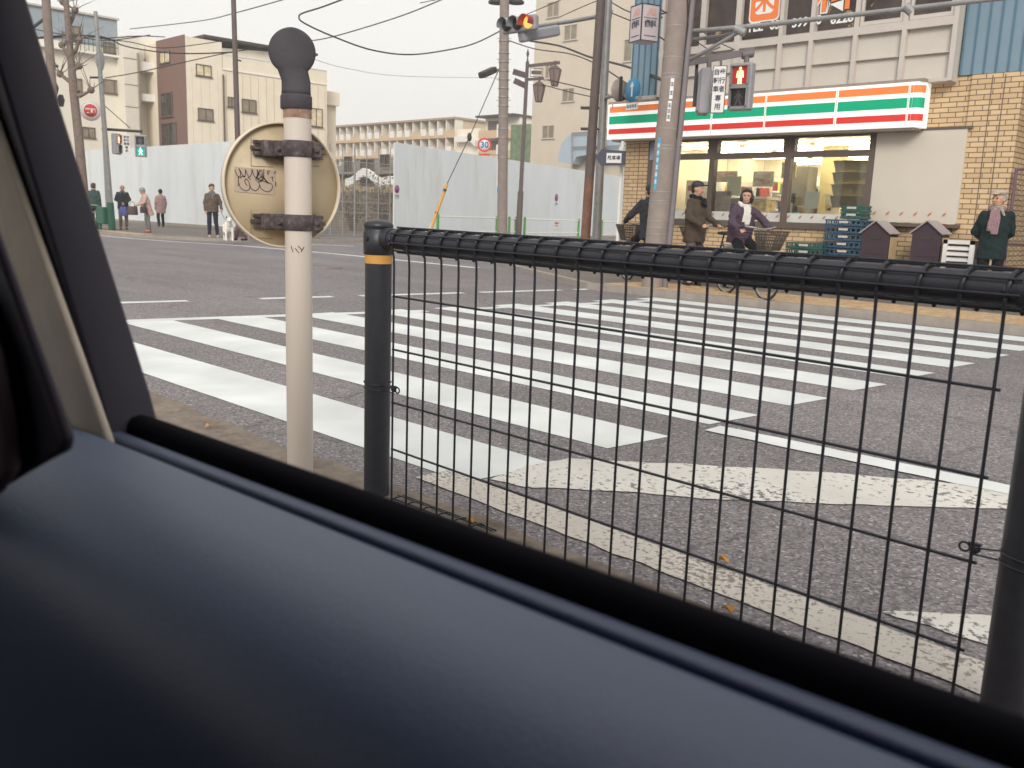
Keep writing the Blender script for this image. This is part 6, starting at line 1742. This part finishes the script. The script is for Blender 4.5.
# old man at right
c = g(984, 310, .1)
person('old man in beige flat cap, pinkish scarf and green jacket, hands behind back', (c.x, c.y, .1), yaw_to(984, 8), 1.60,
       dict(elL=(.225, .09, 1.09), haL=(.09, .17, .96), elR=(-.225, .09, 1.09), haR=(-.05, .18, .94), hyaw=-42, knL=(.10, -.02, .49), anL=(.13, .02, .08), anR=(-.12, .0, .08)),
       dict(top=green, hem=.72, bot=black, shoe=shoeb, hair=M_hairg, hairstyle='bald', hat=('flat', cloth('cap_beige', (.42, .36, .29))), scarf=cloth('pink_scarf', (.25, .16, .18), var=.6, scale=60), scarfx=-.02, scarfl=.34, puff=1.04, collar=cloth('light_collar', (.30, .29, .27))), face=True, fine=True)
# man in cap and brown jacket beside a bicycle
cH = stand(695, 14.9)
person('man in dark cap and long brown jacket standing beside a bicycle at the shop', cH, yaw_to(693, 58), 1.70,
       dict(elL=(.25, -.05, 1.12), haL=(.20, -.30, .98), elR=(-.25, -.03, 1.1), haR=(-.22, -.26, .98), hyaw=8),
       dict(top=cloth('olive_brown', (.075, .058, .045)), hem=.70, bot=cloth('plum_grey', (.12, .085, .09)), shoe=shoek, hair=M_hairb, hat=('cap', cloth('slate', (.05, .055, .075))), scarf=black, scarfl=.1, puff=1.1), face=True)
# cyclist woman
cI = stand(748, 13.2)
hI = R_(-28)
def bike(label, loc, head, frame_m, basket_m, kid=False):
    t = thing('bicycle', label, 'bicycle', loc, head)
    R = .33; wb = .54
    for sx in (-1, 1):
        c = V((sx * wb, 0, R)); AA = Matrix(((1, 0, 0), (0, 0, 1), (0, -1, 0)))
        mb = MB(); mb.tube([c + V((math.cos(a) * R, 0, math.sin(a) * R)) for a in [2 * math.pi * k / 32 for k in range(32)]], .018, 8, closed=True); ty = mb.build('tyre', M_cable, t, world=False)
        mb = MB(); mb.tube([c + V((math.cos(a) * (R - .02), 0, math.sin(a) * (R - .02))) for a in [2 * math.pi * k / 32 for k in range(32)]], .011, 6, closed=True)
        for k in range(16): a = 2 * math.pi * k / 16; mb.cyl(c, c + V((math.cos(a) * (R - .02), 0, math.sin(a) * (R - .02))), .0018, n=3)
        mb.cyl(c - V((0, .05, 0)), c + V((0, .05, 0)), .022, n=8); mb.build('rim', M_steel, ty, world=False)
        mb = MB(); mb.tube([c + V((math.cos(a) * (R + .03), 0, math.sin(a) * (R + .03))) for a in [R_(20 + k * 12) if sx > 0 else R_(10 + k * 14) for k in range(11)]], .014, 6); mb.build('mudguard', M_steel, t, world=False)
    bb = V((-.10, 0, .28)); st = V((-.24, 0, .74)); hd = V((.36, 0, .78)); hl = V((.40, 0, .60)); rw_ = V((-wb, 0, R)); fw = V((wb, 0, R))
    mb = MB(); mb.cyl(bb, st, .018); mb.tube([hl, V((.2, 0, .42)), V((.02, 0, .31)), bb], .022, 8); mb.tube([hd, V((.2, 0, .55)), V((0, 0, .45)), bb + (st - bb) * .4], .014, 8)
    for sy in (-.045, .045): mb.cyl(bb + V((0, sy * .6, 0)), rw_ + V((0, sy, 0)), .01); mb.cyl(st, rw_ + V((0, sy, 0)), .008)
    mb.cyl(hd + V((-.02, 0, .04)), hl, .02)
    mb.build('frame', frame_m, t, world=False)
    mb = MB()
    for sy in (-.05, .05): mb.tube([hl, hl + V((.02, sy, -.06)), fw + V((0, sy, 0))], .011, 6)
    mb.build('fork', M_steel, t, world=False)
    mb = MB(); mb.tube([hd, V((.33, 0, .98))], .013, 8); mb.tube([V((.18, -.27, 1.0)), V((.28, -.25, 1.02)), V((.36, -.12, 1.0)), V((.34, 0, .98)), V((.36, .12, 1.0)), V((.28, .25, 1.02)), V((.18, .27, 1.0))], .012, 8); hb = mb.build('handlebar', M_steel, t, world=False)
    for sy in (-1, 1): mb = MB(); mb.cyl((.16, sy * .272, .998), (.28, sy * .252, 1.018), .018, n=8); mb.build('grip', M_cable, hb, world=False)
    mb = MB(); mb.cyl(st, st + V((-.03, 0, .12)), .014); mb.ell(st + V((-.06, 0, .15)), (.13, .09, .035)); mb.ell(st + V((.06, 0, .145)), (.08, .03, .025)); mb.build('saddle', M_cable, t, world=False)
    mb = MB(); b0_, b1_ = V((.50, 0, .70)), V((.56, 0, .96)); A0 = [b0_ + V((x, y, 0)) for x, y in ((-.09, -.12), (.12, -.12), (.12, .12), (-.09, .12))]; A1 = [b1_ + V((x, y, 0)) for x, y in ((-.15, -.18), (.17, -.18), (.17, .18), (-.15, .18))]
    for i in range(4):
        j = (i + 1) % 4
        for k in range(11): u = k / 10; mb.cyl(A0[i].lerp(A0[j], u), A1[i].lerp(A1[j], u), .0065, n=4)
        for k in range(7): u = k / 6; mb.cyl(A0[i].lerp(A1[i], u), A0[j].lerp(A1[j], u), .0065 if k < 6 else .011, n=4)
    for k in range(8): u = k / 7; mb.cyl(A0[0].lerp(A0[1], u), A0[3].lerp(A0[2], u), .004, n=4)
    mb.build('basket', basket_m, t, world=False)
    mb = MB()
    for sy in (-.06, 0, .06): mb.cyl((-.28, sy, .71), (-.62, sy, .70), .007, n=6)
    for sy in (-.06, .06): mb.cyl((-.5, sy, .70), (-wb, sy * .9, R), .006, n=6)
    mb.build('rear_rack', M_steel, t, world=False)
    mb = MB(); mb.cyl(bb - V((0, .06, 0)), bb + V((0, .06, 0)), .02); mb.cyl(bb + V((0, .06, 0)), bb + V((.14, .08, -.1)), .01); mb.cyl(bb - V((0, .06, 0)), bb + V((-.14, -.08, .1)), .01)
    mb.box(bb + V((.14, .12, -.1)), (.09, .07, .02)); mb.box(bb + V((-.14, -.12, .1)), (.09, .07, .02)); mb.ell(bb + V((0, .045, 0)), (.08, .006, .08)); mb.build('crankset', M_steel, t, world=False)
    mb = MB(); mb.ell((.5, 0, .62), (.04, .03, .03)); mb.build('headlight', M_wh, t, world=False)
    return t
M_bask = mat('dark_basket', (.07, .055, .045), rough=.6, var=.1)
fI = V((math.cos(hI), math.sin(hI), 0)); bI = cI + fI * .06
bike('silver city bicycle ridden by the woman in the purple jacket, with a dark front basket', (bI.x, bI.y, .1), hI, M_steel, M_bask)
seat = bI - fI * .27
person('woman with white scarf and purple jacket riding a bicycle past the shop window', (seat.x, seat.y, .1), hI + math.pi / 2, 1.53,
       dict(hip=(0, 0, .93), lean=10, abs=True, elL=(.30, -.24, 1.16), haL=(.27, -.47, 1.04), elR=(-.30, -.24, 1.16), haR=(-.27, -.47, 1.04), knL=(.10, -.40, .72), anL=(.10, -.30, .32), knR=(-.10, -.36, .60), anR=(-.10, -.14, .22), hyaw=-35),
       dict(top=purple, hem=.80, bot=black, shoe=shoek, hair=M_hairb, hairstyle='bob', scarf=cloth('white_scarf', (.68, .66, .62)), scarfx=0, scarfl=.28, puff=1.14, puffrings=True), face=True, fine=True)
bkH = cH + V((.32, -.18, 0)) * 1.0
bike('dark city bicycle standing beside the man in the cap, mostly hidden by the railing', (cH.x + .12, cH.y + .40, .1), R_(160), M_dsteel, M_bask)
cG = stand(644, 15.4)
hG = R_(153)
bike('orange framed bicycle with a dark basket, half hidden behind the big concrete pole', (cG.x, cG.y, .1), hG, mat('orange_frame', (.6, .16, .04), rough=.4, var=.05), M_bask)
fG = V((math.cos(hG), math.sin(hG), 0)); sG = cG - fG * .27
person('rider in a dark coat mostly hidden behind the big concrete pole, on the orange bicycle', (sG.x, sG.y, .1), hG + math.pi / 2, 1.62,
       dict(hip=(0, 0, .93), lean=10, abs=True, elL=(.27, -.24, 1.16), haL=(.27, -.47, 1.04), elR=(-.27, -.24, 1.16), haR=(-.27, -.47, 1.04), knL=(.10, -.40, .72), anL=(.10, -.30, .32), knR=(-.10, -.36, .60), anR=(-.10, -.14, .22)),
       dict(top=dark, hem=.72, bot=black, shoe=shoek, hair=M_hairb, puff=1.12))
# clerk in the shop
person('shop clerk with dark hair standing inside behind the third window', (onY(798, 205, FY + 2.0).x, FY + 2.0, .12), R_(20), 1.62, dict(), dict(top=cloth('clerk_uniform', (.35, .33, .30)), bot=black, shoe=shoek, hair=M_hairb), face=True)
person('customer in dark clothes inside the shop behind the cyclist', (onY(724, 205, FY + 2.1).x, FY + 2.1, .12), R_(160), 1.62, dict(), dict(top=brown, bot=black, shoe=shoek, hair=M_hairb), face=False)

# pedestrians waiting on the far corner
def at(px, py, z=.1): q = g(px, py, z); return (q.x, q.y, z)
person('balding man in a dark jacket holding a blue bag before him, on the far pavement', at(124, 229.6), yaw_to(124, 4), 1.66,
       dict(elL=(.24, -.03, 1.12), haL=(.04, -.19, .96), elR=(-.24, -.03, 1.12), haR=(-.05, -.19, .99)),
       dict(top=dark, hem=.78, bot=taupe, shoe=shoek, hair=M_hairg, hairstyle='bald', puff=1.12, collar=grey), face=True)
c = V(at(124, 229.6)); d = -V((c.x, c.y, 0)).normalized(); bb_ = c + d * .26 + UP * .60 + pvr * .02
def bag(nm, c, w_, h_, dd, rz, mt, hl, lb, cat='bag'):
    t = thing(nm, lb, cat, c, rz); mb = MB(); mb.loft([(V((0, 0, 0)), w_ * .46, dd * .5), (V((0, 0, h_ * .1)), w_ * .5, dd * .5), (V((0, 0, h_ * .85)), w_ * .46, dd * .36), (V((0, 0, h_)), w_ * .42, dd * .22)], 16); mb.build('body', mt, t, world=False)
    mb = MB()
    for sy in (-1, 1): mb.tube([V((-w_ * .25, sy * dd * .15, h_ * .95)), V((-w_ * .18, sy * dd * .1, h_ + hl * .8)), V((0, 0, h_ + hl)), V((w_ * .18, sy * dd * .1, h_ + hl * .8)), V((w_ * .25, sy * dd * .15, h_ * .95))], .010, 6)
    mb.build('handle', mt, t, world=False)
    return t
bag('shopping_bag', c + d * .22 + UP * .52, .24, .34, .12, yaw_to(124), mat('blue_bag', (.10, .13, .42), rough=.5, var=.1), .08, 'small blue bag held in front of the balding man')
rw1 = yaw_to(149, -72)
person('woman in pale pink coat, grey hat and red shoes, leaning forward', at(148.5, 232.5), rw1, 1.56,
       dict(lean=14, elL=(.22, -.14, 1.14), haL=(.18, -.36, 1.10), elR=(-.22, -.10, 1.14), haR=(-.17, -.36, 1.06), htilt=14),
       dict(top=pink, hem=.62, bot=grey, shoe=shoer, hair=M_hairg, hairstyle='short', hat=('bucket', cloth('hat_grey', (.26, .26, .27))), puff=1.1))
c = V(at(148.5, 232.5)); left = -pvr
fw1 = Matrix.Rotation(rw1, 3, 'Z') @ V((0, -1, 0))
bag('tote_bag', c + fw1 * .52 + UP * .60, .36, .30, .14, yaw_to(140), mat('dark_brown_leather', (.07, .045, .045), rough=.6, var=.1), .16, 'dark brown tote bag hanging from the hand of the woman in pink', 'bag')
dC = -V((c.x, c.y, 0)).normalized()
bag('shoulder_bag', c + dC * .24 + fw1 * .14 + UP * .68, .26, .22, .1, yaw_to(148, 20), mat('plum_leather', (.06, .035, .045), rough=.6, var=.1), .10, 'small dark shoulder bag at the hip of the woman in pink')
person('woman in a quilted mauve coat and black hat, seen from behind walking away', at(161.5, 227.2), yaw_to(161, 195), 1.62,
       dict(knL=(.11, -.06, .49), anL=(.13, .10, .10), knR=(-.10, -.12, .49), anR=(-.12, -.14, .08)),
       dict(top=mauve, hem=.62, bot=black, shoe=shoek, hair=M_hairb, hairstyle='short', hat=('beanie', black), puff=1.14, puffrings=True, collar=mauve))
person('young man with curly hair and open brown jacket holding the dog lead', at(213, 237.6), yaw_to(213, 6), 1.68,
       dict(haL=(.27, -.10, .90), elL=(.25, .0, 1.12), anL=(.14, -.02, .08), anR=(-.10, .03, .08)),
       dict(top=brown, hem=.80, bot=navy, shoe=shoeb, hair=M_hairbr, hairstyle='curly', inner=grey, puff=1.1, hood=grey, collar=grey), face=True)
person('person in mauve trousers almost hidden behind the round road sign', at(241, 240.5), yaw_to(241, -60), 1.66,
       dict(anL=(.10, .10, .08), anR=(-.10, -.12, .08)), dict(top=dark, hem=.80, bot=cloth('mauve_dark', (.16, .09, .11)), shoe=shoek, hair=M_hairb))
person('man in a dark green jacket half hidden by the car window frame', at(95.5, 229), yaw_to(95, 150), 1.68, dict(), dict(top=cloth('teal_green', (.04, .075, .07)), hem=.75, bot=dark, shoe=shoek, hair=M_hairbr, puff=1.15))

# white dog
cD = V(at(229, 241)); t = thing('dog', 'white dog with grey ears standing on a lead beside the young man', 'dog', cD, yaw_to(229, 6))
M_fur = mat('white_fur', (.74, .70, .64), rough=.95, var=.12, scale=14, bump=.6, bscale=50)
mb = MB()
mb.loft([(V((0, y, z)), rx, rz_, Matrix.Rotation(R_(90), 3, 'X')) for y, z, rx, rz_ in ((-.16, .44, .07, .08), (-.10, .43, .13, .15), (.05, .43, .135, .15), (.22, .45, .11, .12), (.36, .46, .10, .11), (.42, .46, .04, .05))], 16)
for sx in (-1, 1):
    mb.cap((sx * .085, -.10, .38), (sx * .095, -.12, .22), .052, .036); mb.cap((sx * .095, -.12, .22), (sx * .095, -.125, .05), .034, .03); mb.cap((sx * .095, -.125, .035), (sx * .095, -.17, .028), .032, .028)
    mb.cap((sx * .08, .32, .42), (sx * .10, .26, .27), .07, .045); mb.cap((sx * .10, .26, .27), (sx * .10, .40, .16), .04, .026); mb.cap((sx * .10, .40, .16), (sx * .10, .38, .04), .026, .024); mb.cap((sx * .10, .38, .03), (sx * .10, .33, .025), .028, .024)
mb.cap((0, -.14, .48), (0, -.22, .60), .08, .07); mb.ell((0, -.25, .63), (.085, .085, .075)); mb.cap((0, -.31, .61), (0, -.37, .59), .045, .036)
mb.cap((0, .40, .50), (0, .48, .62), .025, .018)
o = link_mesh('body', remesh(mb, .012, 3), M_fur, t)
for sx in (-1, 1):
    mb = MB(); mb.prism([(sx * .045, -.235, .68), (sx * .105, -.235, .655), (sx * .095, -.235, .755)], (0, .03, 0)); mb.build('ear', mat('grey_ear', (.12, .11, .11), var=.1), o, world=False)
    mb = MB(); mb.ell((sx * .034, -.325, .645), (.010, .008, .010)); mb.build('eye', M_cable, o, world=False)
mb = MB(); mb.ell((0, -.405, .598), (.018, .012, .014)); mb.build('nose', M_cable, o, world=False)
mb = MB(); q0 = cD + UP * .55; hnd = V(at(213, 237.6)) + pvr * .28 + UP * .88; mb.tube([hnd, (hnd + q0) / 2 - UP * .08, q0], .008, 5); tag(mb.build('dog_lead', M_cable), 'dark lead between the young man and the white dog', 'lead')

# ------------------------------------------------------------------ things in front of the shop
def crate(c, lb, mt, grp, rz=0, small=False):
    t = thing('bread_crate', lb, 'crate', c, rz, grp); w_, d_, h_ = (.66, .45, .11) if not small else (.38, .34, .11)
    mb = MB()
    mb.box((0, 0, .008), (w_ - .02, d_ - .02, .014))
    for s in (-1, 1):
        for z, hh in ((.022, .03), (.095, .022)): mb.box((0, s * (d_ / 2 - .008), z), (w_, .016, hh)); mb.box((s * (w_ / 2 - .008), 0, z), (.016, d_ - .034, hh))
        for k in range(8): mb.box((-w_ / 2 + .03 + k * (w_ - .06) / 7, s * (d_ / 2 - .009), .06), (.028, .010, .05)); 
        for k in range(5): mb.box((s * (w_ / 2 - .009), -d_ / 2 + .04 + k * (d_ - .08) / 4, .06), (.010, .028, .05))
    mb.build('tray', mt, t, world=False)
    mb = MB()
    for s in (-1, 1): mb.box((0, s * (d_ / 2 + .002), .068), (.16, .008, .034))
    o = mb.build('label_panel', M_alu, t, world=False)
    return t
M_cb = mat('crate_blue', (.035, .085, .14), rough=.45, var=.15, scale=6); M_cg = mat('crate_teal', (.03, .10, .09), rough=.45, var=.15, scale=6)
ordn = ['bottom', 'second from the bottom', 'third from the bottom', 'fourth from the bottom', 'fifth from the bottom', 'sixth from the bottom', 'seventh from the bottom', 'eighth from the bottom', 'ninth from the bottom', 'tenth from the bottom', 'eleventh from the bottom']
cB_ = onY(846, 250, 14.75); random.seed(4)
ztop = onY(846, 219, 14.75).z; nB = 10; hB = (ztop - .1) / nB
for k in range(nB):
    nm = ordn[k] if k < nB - 1 else 'topmost blue one'
    crate((cB_.x + random.uniform(-.012, .012), 14.78 + random.uniform(-.015, .015), .1 + k * hB), 'blue bread crate, ' + nm + ' of the tall stack by the shop window', M_cb, 'stacked blue bread crates', random.uniform(-.03, .03))
for k in range(2):
    crate((cB_.x + .08, 14.80, ztop + .002 + k * .112), 'teal bread crate, ' + ('lower' if k == 0 else 'upper') + ' of two on top of the blue stack', M_cg, 'teal bread crates', random.uniform(-.03, .03), True)
cG_ = onY(809, 250, 14.6); zt_ = onY(809, 242.5, 14.6).z; nG = 7
for k in range(nG):
    nm = ordn[k] if k < nG - 1 else 'topmost one'
    crate((cG_.x, 14.62 + random.uniform(-.01, .01), .1 + k * (zt_ - .1) / nG), 'teal bread crate, ' + nm + ' of the low stack left of the blue stack', M_cg, 'teal bread crates', random.uniform(-.03, .03))
# gabled purple bins
M_bin = mat('plum_bin', (.055, .033, .046), rough=.6, var=.12, scale=6)
def gbin(px, lb):
    q = onY(px, 250, 14.55); w_ = .44; dd = .34; x = q.x; zt = onY(px, 222, 14.55).z; ze = zt - .17
    t = thing('gabled_bin', lb, 'bin', (x, 14.55, .1), 0, 'gabled bins in front of the shop')
    mb = MB(); mb.prism([(x - w_ / 2, 14.55, .1), (x + w_ / 2, 14.55, .1), (x + w_ / 2, 14.55, ze), (x, 14.55, zt), (x - w_ / 2, 14.55, ze)], (0, dd, 0)); b_ = mb.build('body', M_bin, t)
    mb = MB()
    for s in (-1, 1):
        p0 = V((x, 14.51, zt + .012)); p1 = V((x + s * (w_ / 2 + .03), 14.51, ze - .02)); n_ = V((-(p1 - p0).z, 0, (p1 - p0).x)).normalized() * .02 * (1 if s > 0 else -1)
        mb.prism([p0, p1, p1 + n_, p0 + n_], (0, dd + .06, 0))
    mb.build('roof', sm('bin_roof_grey', (158, 148, 150), rough=.5), t)
    mb = MB(); mb.bb((x + w_ / 2 + .002, 14.60, .15), (x + w_ / 2 + .012, 14.86, ze - .06)); mb.build('lit_side', sm('bin_lit_side_cream', (190, 168, 130), rough=.6), t)  # lit look of the right face put into a cream panel
    mb = MB(); mb.bb((x - .09, 14.54, ze - .10), (x + .09, 14.549, ze - .06)); mb.bb((x - w_ / 2 + .04, 14.542, .75), (x + w_ / 2 - .04, 14.549, .76)); mb.build('flap', M_dsteel, b_)
gbin(874, 'plum coloured gabled bin right of the stack of blue crates'); gbin(925, 'plum coloured gabled bin left of the white slatted box')
q = onY(958, 250, 14.5); zt = onY(955, 240, 14.5).z
t = thing('slatted_box', 'white slatted box standing against the brick wall behind the old man', 'vent box', (q.x, 14.5, .1))
mb = MB(); mb.bb((q.x - .19, 14.55, .1), (q.x + .19, 14.85, zt)); b_ = mb.build('body', M_dsteel, t)
mb = MB()
for s in (-1, 1): mb.bb((q.x + s * .19 - .03, 14.49, .1), (q.x + s * .19 + .03, 14.55, zt))
mb.bb((q.x - .22, 14.49, zt - .06), (q.x + .22, 14.548, zt))
k = zt - .15
while k > .2: mb.prism([(q.x - .16, 14.50, k), (q.x + .16, 14.50, k), (q.x + .16, 14.545, k + .045), (q.x - .16, 14.545, k + .045)], (0, 0, .015)); k -= .085
mb.build('slats', M_wh, t)

# more goods and boards inside the shop
random.seed(21)
spots = [(-10.75, 1.0, 1.75, .35, .5), (-10.3, 1.5, 2.1, .5, .22), (-9.45, 1.5, 2.05, .45, .3), (-9.2, 2.2, 1.75, .4, .35), (-8.75, 1.2, 2.2, .3, .3), (-7.9, 1.4, 1.55, .3, .42), (-7.6, 2.4, 2.0, .35, .5), (-7.4, 1.1, 1.45, .26, .22), (-7.0, 1.2, 1.5, .22, .3), (-10.1, .8, 1.45, .5, .25)]
bm_ = [mat('board_white', (.75, .72, .65), var=.08, scale=9), mat('board_red', (.5, .12, .08), var=.3, scale=14), mat('board_brown', (.28, .18, .12), var=.4, scale=10), mat('board_yellow', (.72, .58, .25), var=.2, scale=10), mat('board_grey', (.3, .29, .27), var=.3, scale=12)]
adj = ['white', 'red', 'brown', 'yellow', 'grey']
where = ['at the left end of the left window', 'hanging high behind the left window', 'hanging high beside the first mullion', 'behind the cyclist\'s head', 'hanging near the middle window light', 'standing in the third window', 'in the third window beside the blind', 'low in the third window', 'low at the blind in the third window', 'low behind the man in the cap']
for i, (x, dy, z, w_, h_) in enumerate(spots):
    k = (i * 2) % 5; mb = MB(); mb.box((x, FY + dy, z), (w_, .03, h_), bev=.004)
    t = thing('display_board', adj[k] + ' display board inside the shop, ' + where[i], 'board', (x, FY + dy, z - h_ / 2), 0, 'boards inside the shop'); mb.build('panel', bm_[k], t)
    mb = MB()
    for q in range(5): mb.box((x + random.uniform(-.3, .3) * w_, FY + dy - .02, z + random.uniform(-.38, .38) * h_), (w_ * random.uniform(.15, .4), .006, h_ * random.uniform(.08, .2)))
    o = mb.build('picture_patch', bm_[(k + 1 + i % 3) % 5], t); o['kind'] = 'stuff'
    if z > 1.9: mb = MB(); mb.cyl((x, FY + dy, z + h_ / 2), (x, FY + dy, 2.75), .006, n=5); mb.build('hanger', M_steel, t)

# ------------------------------------------------------------------ thin afternoon haze over the whole place
mb = MB(); mb.bb((-190, -25, -1.2), (70, 165, 27))
hz_m = bpy.data.materials.new('thin_haze'); hz_m.use_nodes = True
n_ = hz_m.node_tree.nodes; n_.remove(n_['Principled BSDF'])
pv_ = n_.new('ShaderNodeVolumePrincipled'); pv_.inputs['Color'].default_value = (.95, .94, .93, 1); pv_.inputs['Density'].default_value = .0017; pv_.inputs['Anisotropy'].default_value = .2
hz_m.node_tree.links.new(pv_.outputs[0], n_['Material Output'].inputs['Volume'])
h_ = mb.build('haze', hz_m); h_['kind'] = 'stuff'; h_['label'] = 'thin pale haze fading the far buildings'; h_['category'] = 'haze'
